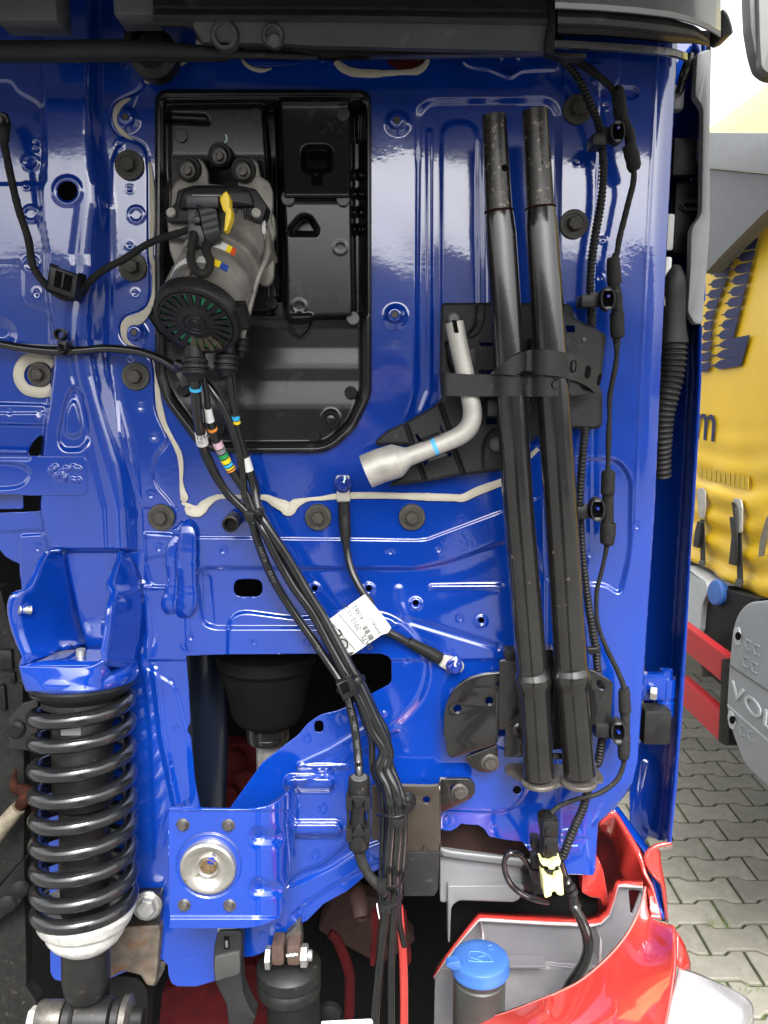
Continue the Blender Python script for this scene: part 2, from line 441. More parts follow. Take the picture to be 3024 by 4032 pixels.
class Relief:
    def __init__(s, x0, y0, x1, y1, step):
        s.xs = np.arange(x0, x1+step, step, dtype=float); s.ys = np.arange(y0, y1+step, step, dtype=float)
        s.step = step; s.X, s.Y = np.meshgrid(s.xs, s.ys); s.H = np.zeros(s.X.shape); s.D = np.full(s.X.shape, -1e9)
    def sl(s, x0, y0, x1, y1):
        i0, i1 = np.searchsorted(s.ys, [y0, y1]); j0, j1 = np.searchsorted(s.xs, [x0, x1])
        return (slice(i0, i1), slice(j0, j1))
    def bb(s, pts, pad):
        a = [p[0] for p in pts]; b = [p[1] for p in pts]
        return s.sl(min(a)-pad, min(b)-pad, max(a)+pad, max(b)+pad)
    def outline(s, pts): s.D = np.maximum(s.D, sd_poly(s.X, s.Y, pts))
    def hole(s, pts):
        k = s.bb(pts, 60); s.D[k] = np.maximum(s.D[k], -sd_poly(s.X[k], s.Y[k], pts))
    def emboss(s, pts, h, w):
        """raise inside of outline by h, slope of width w centred on it"""
        k = s.bb(pts, w+5); w = max(min(w, 12), w*.72); s.H[k] += h*ss(w/2, -w/2, sd_poly(s.X[k], s.Y[k], pts))
    def bead(s, pts, h, w, closed=False):
        k = s.bb(pts, w+5); d = seg_dist(s.X[k], s.Y[k], pts, closed); s.H[k] += h*np.clip(1-(d/w)**2, 0, 1)**1.5
    def dimple(s, x, y, r, h):
        k = s.sl(x-2*r, y-2*r, x+2*r, y+2*r); d = np.hypot(s.X[k]-x, s.Y[k]-y); s.H[k] += h*ss(r*1.25, r*.75, d)
    def weld(s, x, y, r=20):
        k = s.sl(x-2*r, y-2*r, x+2*r, y+2*r); d = np.hypot(s.X[k]-x, s.Y[k]-y)
        s.H[k] += -2.0*ss(r, r*.6, d)+1.2*np.exp(-((d-r)/(r*.35))**2)
    def mesh(s, name, m, off0=0., th=.0015, smooth=None):
        gy, gx = np.gradient(s.D, s.step)
        near = (s.D > 0) & (s.D < 1.6*s.step)
        gl = np.maximum(np.hypot(gx, gy), .3)
        X = np.where(near, s.X-gx/gl*s.D, s.X); Y = np.where(near, s.Y-gy/gl*s.D, s.Y)
        off = off0+s.H*.000306
        V = Pnp(X, Y, off).reshape(-1, 3)
        ny, nx = s.X.shape; I = np.arange(ny*nx).reshape(ny, nx)
        ins = s.D < 0
        fk = (ins[:-1, :-1] | ins[1:, :-1] | ins[:-1, 1:] | ins[1:, 1:])
        Q = np.stack([I[:-1, :-1], I[1:, :-1], I[1:, 1:], I[:-1, 1:]], -1)[fk]
        e = np.concatenate([np.stack([Q[:, i], Q[:, (i+1) % 4]], -1) for i in range(4)])
        N = ny*nx
        key = e[:, 0].astype(np.int64)*N+e[:, 1]; rev = e[:, 1].astype(np.int64)*N+e[:, 0]
        be = e[~np.isin(key, rev)]
        bv = np.unique(be); mp = np.full(N, -1); mp[bv] = N+np.arange(len(bv))
        V = np.concatenate([V, V[bv]+np.array([0, th, 0])])
        Q2 = np.stack([be[:, 1], be[:, 0], mp[be[:, 0]], mp[be[:, 1]]], -1)
        Q = np.concatenate([Q, Q2])
        used = np.unique(Q); rm = np.full(len(V), -1); rm[used] = np.arange(len(used))
        V = V[used]; Q = rm[Q]
        me = bpy.data.meshes.new(name)
        me.vertices.add(len(V)); me.vertices.foreach_set('co', V.astype(np.float32).ravel())
        me.loops.add(Q.size); me.loops.foreach_set('vertex_index', Q.astype(np.int32).ravel())
        me.polygons.add(len(Q)); me.polygons.foreach_set('loop_start', np.arange(0, Q.size, 4, dtype=np.int32))
        me.update(calc_edges=True); me.validate()
        me.materials.append(m); me.shade_smooth()
        if smooth: me.set_sharp_from_angle(angle=math.radians(smooth))
        return me

# ================================================================== the cab
cab = thing('truck_cab', (0.0, 0.0, 0.0), 'glossy blue truck cab front with its grille panel lifted away', 'truck cab')

# ---- main pressed panel
R = Relief(-170, -220, 2690, 3900, 5)
OUT = [(-160, -210), (2676, -210), (2672, 100), (2664, 228), (2645, 600), (2624, 1000), (2600, 1500), (2579, 2000), (2545, 2500), (2512, 3000),
       (2492, 3083), (2462, 3130), (2429, 3172), (2390, 3212), (2356, 3240), (2350, 3330), (2345, 3425), (2335, 3446), (2225, 3442), (2150, 3440), (2085, 3352),
       (2056, 3313), (2003, 3309), (1926, 3294), (1905, 3262), (1885, 3250), (1815, 3244), (1800, 3258), (1776, 3272), (1747, 3270), (1733, 3260), (1640, 3290),
       (1560, 3330), (1505, 3412), (1496, 3420), (1438, 3448), (1370, 3506), (1274, 3559), (1211, 3622), (1124, 3675), (1033, 3752), (1000, 3765), (965, 3767), (946, 3776),
       (845, 3863), (772, 3885), (700, 3884), (676, 3872), (664, 3840), (660, 3800), (640, 3780), (617, 3772), (560, 3800), (400, 3866), (240, 3864), (213, 3855), (199, 3830),
       (197, 3700), (190, 3000), (180, 2500), (100, 2400), (84, 2309), (77, 2251), (77, 2219), (48, 2207), (20, 2190), (0, 2164), (-160, 2100)]
R.outline(OUT)
R.hole(rnd([(732, 2582, 4), (905, 2576, 20), (1500, 2573, 4), (1541, 2588, 34), (1543, 2690, 20), (1440, 2745, 30), (1330, 2800, 40), (1262, 2812, 30), (1205, 2855, 30), (1180, 2890, 20),
            (1035, 3000, 10), (905, 3183, 4), (790, 3186, 4), (768, 3080, 30), (752, 2905, 10), (736, 2875, 10), (750, 2845, 10), (742, 2700, 30)], 20))
R.hole(rnd(box2(920, 2280, 1034, 2350), 34, 6))
for x, y in [(1239, 2316), (1452, 2317), (1637, 2374), (1895, 2443)]: R.hole(circ(x, y, 11.5, 16))
R.hole(rnd([(625, 372), (1448, 372), (1448, 1566), (1292, 1766), (838, 1768), (655, 1566)], 50))
R.hole(circ(2036, 3111, 17, 18)); R.hole(circ(265, 752, 39, 28))
R.hole(rnd(box2(1238, 2837, 1274, 2884), 17, 5))
R.hole(rnd(L('a1 348,1465 300,1500 250,1560 228,1620 240,1648 330,1650'), 14)); R.hole(rnd(L('a1 186,1968 322,1970 324,2100 a2 0,40 -100,40 -100,10 190,8'), 10))
# tall channel on the left
yy = R.ys
XL = np.interp(yy, [-200, 231, 420, 627, 750, 868, 1000, 1060, 1193, 1265, 1337, 1434, 1579, 1675, 1796, 2000, 2145, 2250, 3900],
               [160, 160, 171, 176, 160, 166, 186, 184, 190, 205, 212, 210, 193, 178, 166, 157, 186, 215, 215])[:, None]
XR = np.interp(yy, [-200, 231, 337, 530, 640, 723, 800, 868, 1000, 1048, 1150, 1241, 1337, 1482, 1579, 1723, 1820, 2000, 2145, 2500, 3900],
               [338, 336, 330, 328, 338, 352, 352, 345, 333, 338, 332, 318, 313, 333, 359, 395, 420, 463, 470, 455, 455])[:, None]
XB = np.interp(yy, [-200, 400, 600, 820, 1000, 1241, 1434, 1579, 1723, 1820, 2000, 2300, 2600, 3900], [410, 410, 430, 466, 460, 452, 462, 492, 535, 556, 568, 580, 540, 540])[:, None]
COLH = 70
fade = (1-ss(2560, 2760, R.Y))*(1-.72*ss(2158, 2176, R.Y)*(1-ss(2560, 2760, R.Y)))
R.H += COLH*ss(XL-9, XL+9, R.X)*(1-ss(XR-4, XB, R.X))*fade
R.H += -7*ss(26, 2, np.abs(R.X-(XR-38)))*ss(700, 1000, R.Y)*fade      # crease along the right shoulder
# boss round the channel hole, dished lower emboss
R.bead(circ(265, 752, 50, 28), 5, 14, True)
R.emboss(spl(L('a1 600,1100 680,1180 715,1400 722,1510 660,1590 600,1600 520,1590 480,1510 500,1380 545,1180'), 4, True), -16, 34)
R.emboss(spl(L('a1 600,1200 640,1300 660,1450 600,1490 540,1460 545,1300'), 4, True), 10, 26)
# flange steps either side of the channel
R.emboss(rnd(L('a0 95,660 140,745 300,830 360,900 380,1500 -300,1500 -300,660'), 30), -5, 8)
R.emboss(rnd(L('a1 190,60 190,400 400,470 400,1300 -300,1300 -300,60'), 30), -5, 8)
R.emboss(rnd(L('a1 -300,1215 360,1232 383,1260 383,1400 -300,1385'), 10), 9, 8)
R.emboss(rnd(L('a2 -300,195 110,195 150,185 335,180 350,215 170,225 165,320 175,700 -300,700'), 10), -9, 12)
R.dimple(10, 1310, 48, -14); R.dimple(10, 1310, 30, -9)
# overlap seam on the right of the channel (wavy sheet edge)
seam = spl(L('a0 590,400 580,600 560,700 470,760 440,860 442,930 470,1040 540,1130 570,1180 585,1300 590,1600 588,2074 a1 592,200 585,330 500,440 470,520 475,640 540,720 600,860 618,1000 620,1200 650,1330 660,1500 620,1600 605,1700 610,1850 660,1960 690,2050 a2 705,60'), 5) if False else \
       spl(L('a0 1180,640 1130,745 960,830 910,920 930,1040 1010,1120 1140,1165 1195,1240 1208,1400 1210,1700 1215,2074 a1 1225,150 1222,380 1150,460 1010,520 985,640 1040,730 1230,850 1260,1000 1268,1250 1350,1450 1370,1530 1290,1640 1258,1760 1280,1880 1370,1990 1435,2074'), 5)
k = R.bb(seam, 40); sdist = seg_dist(R.X[k], R.Y[k], seam, False)
R.H[k] += -6*np.clip(1-(sdist/8), 0, 1)
left_of = [(p[0], p[1]) for p in seam]+[(560, 2000), (470, 1700), (440, 1300), (440, 640)]
R.emboss(left_of, 6, 8)
# right-hand recessed field and its inner pad
R.emboss(rnd([(1648, 400), (2196, 395), (2196, 1740), (1700, 1760), (1590, 1700), (1640, 1560)], 75, 8), -14, 46)
R.emboss(rnd([(1738, 480), (1880, 480), (1880, 1760), (1738, 1760)], 70, 8), 13, 30)
R.bead([(1690, 520), (1690, 1540), (1660, 1620)], 7, 16); R.bead([(1905, 560), (1912, 1500)], 6, 14)
R.emboss(rnd(L('c0 860,380 875,520 960,560 1080,570 1170,610 1265,650 1340,590 1440,580 1660,575 1660,200 860,200'), 20), 6, 8)
R.dimple(2008, 248, 38, -12)
# right strip between two lines, right edge roll
k = R.sl(2150, 250, 2700, 3300)
lx1 = np.interp(R.Y[k], [250, 1000, 2000, 3200], [2218, 2203, 2200, 2196]); lx2 = np.interp(R.Y[k], [250, 1000, 2000, 3200], [2365, 2340, 2330, 2322])
R.H[k] += 5*ss(lx1-3, lx1+3, R.X[k])*(1-ss(lx2-3, lx2+3, R.X[k]))
xe = np.interp(R.Y, [p[1] for p in OUT[1:11]]+[3260], [p[0] for p in OUT[1:11]]+[2356])
e = np.clip((R.X-(xe-62))/62, 0, 1.1); R.H -= 26*e*e
k = R.sl(2500, 100, 2700, 3300); R.H[k] += 4*ss(10, 0, np.abs(R.X[k]-(xe[k]-78)))
R.emboss(rnd([(2150, 1808), (2430, 1808), (2484, 1880), (2480, 2180), (2440, 2345), (2385, 2300), (2150, 2300)], 60, 6), -16, 26)
R.emboss(rnd([(2330, 330), (2395, 330), (2400, 348), (2420, 350), (2440, 300), (2440, 200), (2330, 200)], 14), 5, 6)
R.emboss(rnd([(2360, 340), (2500, 345), (2515, 365), (2500, 390), (2360, 385)], 18), -8, 14)
# lower field: overlap step, long recess, dome round the opening
step_ = [(575, 2112), (760, 2116), (1640, 2127), (1680, 2124), (1985, 2010), (2150, 1950), (2150, 2600), (575, 2600)]
k = R.sl(540, 1900, 2230, 2700)
R.H[k] += 7*ss(3, -3, sd_poly(R.X[k], R.Y[k], step_))
REC = rnd([(768, 2236, 60), (1640, 2240, 40), (1760, 2215, 40), (2000, 2128), (2100, 2120), (2160, 2330), (2060, 2560), (1900, 2540), (1660, 2475), (1560, 2472), (1250, 2472), (800, 2472, 60)], 50, 6)
k = R.bb(REC, 40)
yt = np.interp(R.X[k], [768, 1640, 1760, 2000, 2200], [2236, 2240, 2215, 2128, 2110])
R.H[k] += -18*ss(11, -11, sd_poly(R.X[k], R.Y[k], REC))*(1-ss(1240, 1430, R.X[k])*ss(40, 215, R.Y[k]-yt))
R.emboss(rnd([(790, 2262), (830, 2262), (846, 2462), (800, 2462)], 20), -6, 26)
R.bead([(1700, 2312), (1975, 2310)], 7, 14); R.bead([(1570, 2320), (1570, 2370), (1590, 2430)], 5, 22); R.bead([(1620, 2445), (1800, 2500), (1960, 2548)], -6, 20)
arc = lambda r, a0, a1, n=24: [(1385+r*math.cos(math.radians(a0+(a1-a0)*i/n)), 2640+r*math.sin(math.radians(a0+(a1-a0)*i/n))) for i in range(n+1)]
dome = rnd([(1200, 2440), (1400, 2400), (1560, 2430), (1660, 2530), (1685, 2640), (1655, 2745), (1560, 2850), (1400, 2960), (1200, 3080), (1020, 3200), (880, 3200), (900, 2400)], 90, 6)
R.emboss(dome, 14, 34)
R.bead(rnd([(1560, 2425), (1655, 2530), (1690, 2640), (1660, 2750), (1560, 2860), (1380, 2985)], 80, 6), 5, 14)
R.bead([(1290, 3040), (1420, 2960), (1560, 2870)], 9, 22); R.bead([(1180, 3010), (1300, 2955), (1440, 2870), (1510, 2810)], 6, 14)
# pressed fingers and diagonal rib by the mounting bracket
for pl in ([(1150, 3085), (1285, 3085)], [(1150, 3265), (1320, 3265)]):
    k = R.bb(pl, 70); d = seg_dist(R.X[k], R.Y[k], pl, False); R.H[k] += 34*ss(42, 12, d)
R.bead([(1180, 3018), (1370, 3018)], 10, 14)
R.emboss(rnd([(1120, 3500), (1300, 3420), (1420, 3340), (1560, 3290), (1560, 3250), (1400, 3300), (1270, 3405), (1160, 3440)], 30), -14, 26)
R.emboss(rnd([(1140, 3600), (1290, 3500), (1500, 3380), (1560, 3420), (1400, 3560), (1200, 3660)], 20), -6, 18)
R.emboss(rnd([(1735, 3190), (1985, 3200), (2050, 3160), (2100, 3060), (2200, 3060), (2200, 3330), (1735, 3320)], 40), -8, 16)
R.emboss(rnd(box2(2210, 3180, 2290, 3330), 24), -5, 8); R.emboss(rnd(box2(2205, 3265, 2288, 3362), 20), 5, 8)
# left sheet behind the spring
R.emboss(rnd([(560, 2620), (690, 2700), (740, 2900), (760, 3160), (660, 3180), (610, 3400), (590, 2900)], 40), 7, 24)
R.bead([(610, 2640), (640, 2900), (700, 3200)], 9, 20); R.bead([(560, 2300), (585, 2500), (560, 2620)], 8, 18)
R.emboss(rnd([(655, 2185), (735, 2185), (735, 2310), (655, 2310), (600, 2310), (570, 2200)], 30), -7, 12)
R.bead([(575, 2106), (672, 2110)], 9, 12); R.bead([(575, 2314), (660, 2314)], 7, 9)
R.bead([(735, 2420), (742, 2560)], 5, 10)
# screw bosses, small drilled bosses, spot welds
for x, y in [(497, 463), (530, 1309), (1562, 475), (1554, 1239)]:
    R.dimple(x+4, y+8, 44, 9); R.dimple(x+2, y+3, 30, 13)
for x, y in [(1239, 2318), (1452, 2319), (1637, 2378), (1895, 2447)]: R.bead(circ(x, y, 18, 20), 7, 9, True)
WELDS = L('a0 295,1170 290,1215 300,1225 215,1520 975,1175 1060,1545 1060,2000 970,1190 a0 620,520 1010,520 a1 300,310 300,330 1105,320 1150,1250 1260,1490 1235,1970 80,1300 320,1310 1065,855 a2 310,330 1300,330 1110,825 1130,1010 1395,1410 1440,1790 1560,1060 1510,1150'
          ' b2 370,350 100,1050 625,1090 1050,1090 40,1120 1340,1720 1040,1880 c2 285,355 680,340 415,1250 860,900 1015,1325 870,1280 d2 400,330 730,130 770,1180 b3 630,250 1280,80 1170,380 1110,755 1355,680 1565,790 1340,980 1060,1130 985,1210 820,1340 690,1400 110,1590 a3 1410,160 1400,20 1520,330'
          ' c3 755,475 1135,530 560,160 c0 1160,480 b0 190,520 1180,525 d0 300,1150 510,750 490,1690 415,330 d1 470,170 380,900 c1 900,1030')
for x, y in WELDS: R.weld(x, y, 13)
for x, y in [(120, 640), (122, 842), (536, 845), (122, 1040)]: R.bead(circ(x, y, 29, 24), 4, 8, True)
sz = np.random.default_rng(3)
wv = 0
for i in range(14):                                    # slow waviness of a big pressed sheet
    a, b, ph = sz.normal(0, 1/260), sz.normal(0, 1/260), sz.uniform(0, 6.28)
    wv = wv+np.sin(R.X*a*2+R.Y*b*2+ph)*.55
R.H += wv*.4
link('front_panel', R.mesh('front_panel', BLUE), cab)

# ---- cross strut coming in from the left, welded on the channel
C = Relief(-170, 1740, 360, 1990, 4)
C.outline(rnd(L('a1 -360,1592 215,1602 232,1650 680,1655 715,1690 716,1930 680,1972 230,1972 180,1966 -360,1955'), 14))
C.emboss(rnd(L('a1 -360,1705 130,1710 225,1750 245,1810 200,1880 120,1910 -360,1935'), 24), -16, 22)
C.bead(L('a1 -360,1605 215,1612'), 14, 14); C.bead(L('a1 -360,1655 230,1660'), -8, 14)
C.H += 0
for x, y in L('a1 420,1770 450,1745 500,1790 540,1760 600,1745 640,1760 460,1815 530,1815 590,1850 640,1850 520,1845'): C.dimple(x, y, 12, 8)
link('cross_strut', C.mesh('cross_strut', BLUE, off0=COLH*.000306+.001), cab)

# ---- lumpy painted sealant over the joint
sb = MB()
for pts in (L('a2 1465,240,.002,24 1420,330,.004,30 1410,450,.005,28 1415,560,.004,24 1405,680,.004,30 1385,790,.005,34 1390,860,.002,20'),
            L('a2 1500,115,.003,26 1530,190,.008,34 1525,330,.009,42 1520,480,.009,44 1530,620,.009,40 1530,740,.009,44 1500,830,.006,40 1450,870,.002,18'),
            L('a2 1410,190,.002,14 1470,190,.005,22 1520,130,.004,24')):
    sb.add(*cable_geo(pts, 8, 14, .35, .06))
sb.build('joint_sealant', BLUE, cab, 60)

# ---- pale seam sealer beads
sm = []
def seal(s, m=SEAL):
    sm.append(cable_geo(L(s), 6, 10, .28, .05))
seal('a0 1080,800,.001,3 1020,825,.002,9 960,880,.003,12 945,960,.003,12 975,1050,.003,12 1035,1110,.002,8 1085,1140,.001,2')
seal('a0 1225,1330,.001,6 1238,1500,.002,10 1245,1700,.002,13 1240,1900,.002,10 1232,2074,.002,9 a1 1255,110,.002,9 1268,260,.002,12 1245,370,.002,9 1200,470,.003,14 1130,530,.003,22 1040,565,.003,20 1010,640,.003,13 1040,715,.002,11 1130,752,.001,3')
seal('a1 1248,870,.001,3 1270,960,.002,5 1285,1120,.002,10 1305,1260,.002,14 1345,1400,.002,11 1410,1520,.002,9 1465,1640,.002,11 1480,1750,.002,9 1480,1850,.002,7 1490,1930,.002,12 1505,1990,.003,16 1485,2015,.002,10')
seal('a1 1485,2030,.001,6 1560,2070,.002,13 b2 95,15,.003,22 170,25,.003,24 b1 230,2040,.003,20 310,1990,.002,12 400,1980,.002,9 600,1985,.002,9 720,1990,.002,13 800,2030,.003,20 870,2060,.003,26 b2 910,15,.003,26 b1 960,2040,.003,20 1060,2005,.002,8 1180,1995,.002,9 1290,1980,.002,12 1450,1972,.002,14 1659,1972,.002,13 c1 420,1978,.002,13 620,1985,.002,16 800,1990,.002,15 880,1990,.002,17 1000,1935,.002,17 1190,1865,.002,15 1300,1825,.002,12 1400,1680,.002,10 1490,1590,.001,8')
seal('b0 520,475,.001,4 550,520,.002,7 610,560,.002,8 690,575,.002,8 765,560,.001,3')
seal('b0 1290,500,.002,12 1340,550,.002,16 1430,590,.002,17 1560,600,.002,16 1659,600,.002,14 c0 200,600,.002,12 400,590,.002,10 500,580,.002,14 570,530,.002,11 605,440,.002,6')
seal('a0 1180,640,.002,16 1220,630,.003,22 1270,585,.002,9 1400,550,.002,6 1480,520,.002,9 1530,480,.001,8 b0 40,500,.001,8')
seal('b0 330,545,.001,3 120,540,.001,3')
for v, f in sm[:-1]: MB().add(v, f).build('seam_sealer', SEAL, cab, 60)
rb = MB()                                              # sealer ring squeezed out round one bolt
rb.add(*frame_tube([P(x, y, .002) for x, y in spl([(157+72*math.cos(a)-12*(a > 2 and a < 4.4), 1475+70*math.sin(a)) for a in [i*math.pi/9-.6*0 for i in range(18)]], 3, True)+[(229, 1475)]], .0065, 8, .3))
rb.build('sealer_ring', SEAL, cab, 60)

# ---- flange bolts with big washers
NRM = Vector((0, -1, 0))
wm = mesh_from('washer', *lathe_geo((0, 0, 0), NRM, [(.0166, -.001), (.0166, .0018), (.0160, .0026), (.0118, .0028), (.0112, .0022), (.0085, .0022), (.0080, .0036)], 30), OLIVE, 35)
hb = MB().add(*hex_prof((0, -.0036, 0), NRM, .0083, .0068)).add(*lathe_geo((0, -.0101, 0), NRM, [(.0045, 0), (.0045, .0006), (.003, .0008)], 16))
hm = mesh_from('head', hb.v, hb.f, OLIVE, 30)
proto = None
for i, (x, y, o, k) in enumerate([(510, 651, .003, 1), (523, 1051, .003, 1), (157, 1475, .003, .86), (535, 1482, .003, 1), (636, 2036, .004, .98), (1253, 2036, .003, .98), (1622, 2036, .003, .98),
                                  (2273, 432, .003, .98), (2259, 883, .003, 1)]):
    wv_ = link('flange_bolt', wm, cab, P(x, y, o), (0, random.uniform(0, 6), 0)); wv_.scale = (k, 1, k)
    hv = link('bolt_head', hm, wv_, P(x, y, o))
# studs in the blue bosses
cup = mesh_from('boss_ring', *lathe_geo((0, 0, 0), NRM, [(.0088, -.004), (.0086, .0018), (.0070, .0034), (.0052, .0034), (.0046, .0026)], 24), BLUE, 50)
ctr = mesh_from('stud', *lathe_geo((0, 0, 0), NRM, [(.0043, -.002), (.0043, .0031), (.0036, .0036)], 6), OLIVE, 35)
for x, y in [(497, 463), (530, 1309), (1562, 475), (1554, 1239)]:
    p = P(x, y, .0055); q = link('boss', cup, cab, p); s_ = link('stud', ctr, q, p)
# projecting threaded studs on the bracket and spring box are built with those parts

# ---- red patch behind the top opening; dark backing added to block light behind openings
plate('dark_backing', box2(-1600, -900, 2300, 5600), -.42, .02, VOID, cab, bev=0)
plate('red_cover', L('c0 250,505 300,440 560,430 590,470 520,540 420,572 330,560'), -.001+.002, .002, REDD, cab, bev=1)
plate('top_slot', rnd(L('b0 560,480 985,500 960,530 640,545 585,515'), 8), .0012, .001, BLUED, cab, bev=1)

# ---- cab corner: side channel behind the front panel, hinge, door edge, buffers
side = thing('cab_door', P(2650, 3300, -.10), 'blue cab door edge and jamb beyond the front panel', 'truck door')
D = Relief(2480, 150, 2800, 3345, 5)
D.outline([(2560, 160), (2780, 160), (2778, 1180), (2752, 1230), (2755, 1265), (2766, 1290), (2764, 1330), (2762, 1500), (2746, 1800), (2735, 2000), (2722, 2150), (2705, 2500), (2690, 2770), (2672, 3000), (2665, 3100),
           (2650, 3250), (2644, 3318), (2600, 3312), (2555, 3290), (2535, 3320), (2480, 3240), (2430, 3165), (2530, 2900), (2560, 2000)])
ex = np.interp(D.Y, [160, 1180, 1300, 1500, 1800, 2000, 2500, 3000, 3320], [2778, 2776, 2766, 2762, 2746, 2735, 2705, 2672, 2644])
u = ex-D.X
D.H += -330*ss(12, 50, u)+40*ss(120, 220, u)
D.H += 8*ss(16, 0, u)
D.emboss(rnd([(2535, 2990), (2575, 2990), (2600, 3080), (2560, 3290), (2500, 3200)], 40), 22, 60)
link('door_edge', D.mesh('door_edge', BLUED, off0=-.035), side)
plate('jamb_liner', [(2540, 120), (2800, 120), (2790, 900), (2700, 1300), (2620, 1900), (2520, 1900)], -.15, .01, VOID, side, bev=0)
# bumpy dark parts seen in the gap
MB().add(*pbox_geo(2655, 540, 2740, 690, -.055, .02, .004)).build('rubber_buffer', RUB, side)
MB().add(*pbox_geo(2540, 2800, 2640, 2935, -.022, .03, .004)).add(*pbox_geo(2552, 2790, 2630, 2812, -.03, .02, .002)).build('rubber_buffer', RUB, side)
a = P(2660, 735, -.08)
MB().add(*obox_geo(P(2705, 860, -.09), (.020, 0, 0), (0, .01, 0), (0, 0, .045), .008)).build('latch_housing', BLKP, side)
lb = MB().add(*frame_tube([P(2780, 790, -.07), P(2700, 792, -.07), P(2684, 806, -.07), P(2700, 822, -.07), P(2780, 822, -.07)], .002, 8)); lb.build('latch_hook', STEEL, side)
MB().add(*pbox_geo(2655, 330, 2695, 430, -.05, .02, .004)).build('white_latch_block', GREYP, side)
MB().add(*cable_geo([(2720, 215, -.045, 20), (2705, 270, -.045, 22), (2690, 310, -.05, 20), (2672, 370, -.05, 14)], 5)).build('stay_rod', GLOSSB, side)
MB().add(*pbox_geo(2628, 840, 2652, 985, -.05, .01, .003)).build('white_clip_block', WHITE, side)
MB().add(*pbox_geo(2718, 545, 2762, 600, -.062, .01, .003)).build('lamp_clip', GREYP, side)
# hinge
h = P(2626, 2720, -.055)
hg = MB().add(*lathe_geo(P(2625, 2632, -.055), (0, 0, -1), [(.007, 0), (.0085, .001), (.0085, .012), (.013, .012), (.0135, .016), (.0135, .038), (.012, .039), (.012, .043), (.0132, .044), (.0132, .064), (.011, .066)], 24))
hg.add(*obox_geo(P(2570, 2700, -.05), (.016, 0, 0), (0, .008, 0), (0, 0, .018), .003))
hb_ = hg.build('door_hinge', BLUED, side)
MB().add(*hex_prof(P(2562, 2728, -.035), (1, -.4, 0), .009, .008)).build('hinge_bolt', ZINC, hb_)
# grey trim on the door edge
plate('edge_trim', rnd([(2745, 205, 20), (2796, 195, 6), (2794, 900, 10), (2764, 1278, 14), (2735, 1275, 10), (2708, 1230, 14), (2718, 1050), (2722, 895, 30), (2762, 845, 26), (2768, 420, 26), (2736, 380, 20)], 20), -.028, .012, GREYP, side, bev=5)

# corrugated door harness sleeve
slv = thing('door_harness_sleeve', P(2600, 1880, -.03), 'black corrugated rubber sleeve hanging along the cab door gap', 'cable sleeve')
sp_ = L('d1 995,625,-.03,52 985,760,-.03,54 970,880,-.03,52 945,1000,-.03,49 915,1150,-.032,46 905,1300,-.035,44 903,1420,-.04,40 905,1570,-.045,40')
MB().add(*conduit_geo(sp_, 22, .17, 22)).build('bellows', RUB, slv)
gb = MB(); gp = spl([(0, 0)], 1) if False else None
V, Fc = frame_tube([P(*q) for q in spl(L('d1 1000,90,-.035 1000,180,-.03 998,350,-.03 996,500,-.03 994,630,-.03'), 5)], [x*.00034 for x, in spl([(22,), (38,), (40,), (42,), (52,)], 5)], 20, .75)
gb.add(V, Fc).build('grip', RUB, slv)
MB().add(*pbox_geo(2620, 1010, 2640, 1170, -.028, .012, .003)).build('white_tab', WHITE, slv)
MB().add(*pbox_geo(2618, 1165, 2644, 1205, -.026, .008, .001)).build('label_tab', WHITE, slv)

# ---- grille panel, lifted above the camera on its top hinge (throws the shade and the dark reflection)
flap = thing('grille_panel', P(1400, -120, .10), 'underside of the raised grille panel above the cab front', 'grille panel')
FV = []; FF = []
nx_, ny_ = 26, 12
for j in range(ny_+1):
    for i in range(nx_+1):
        x = -1.55+2.06*i/nx_; d = .08+.70*j/ny_
        cr = max(0, (x-.28)/.23); 
        z = 2.125+.012*j/ny_-.03*cr*cr-.006*math.sin(math.pi*j/ny_)+.004*math.sin(i*1.7)
        dd = .08+(d-.08)*(1-.22*cr*cr)
        FV.append((x, -dd, z))
for j in range(ny_):
    for i in range(nx_):
        a = j*(nx_+1)+i; FF.append((a, a+1, a+nx_+2, a+nx_+1))
me = mesh_from('grille_skin', FV, FF, BLKP, 60)
o = link('grille_skin', me, flap); md = o.modifiers.new('thick', 'SOLIDIFY'); md.thickness = .03; md.offset = 1

# rest of the cab above, plus unseen black walls added to block sky light
MB().add(*obox_geo((-.62, .18, 2.50), (1.0, 0, 0), (0, .27, 0), (0, 0, .36), .02)).build('windscreen_cowl', BLKP, cab)
MB().add(*obox_geo((-.62, .30, 2.13), (.96, 0, 0), (0, .20, 0), (0, 0, .008), 0)).build('bay_top_light_block', VOID, cab)
MB().add(*obox_geo((.325, .26, 1.68), (.006, 0, 0), (0, .20, 0), (0, 0, .44), 0)).build('bay_side_light_block', VOID, cab)

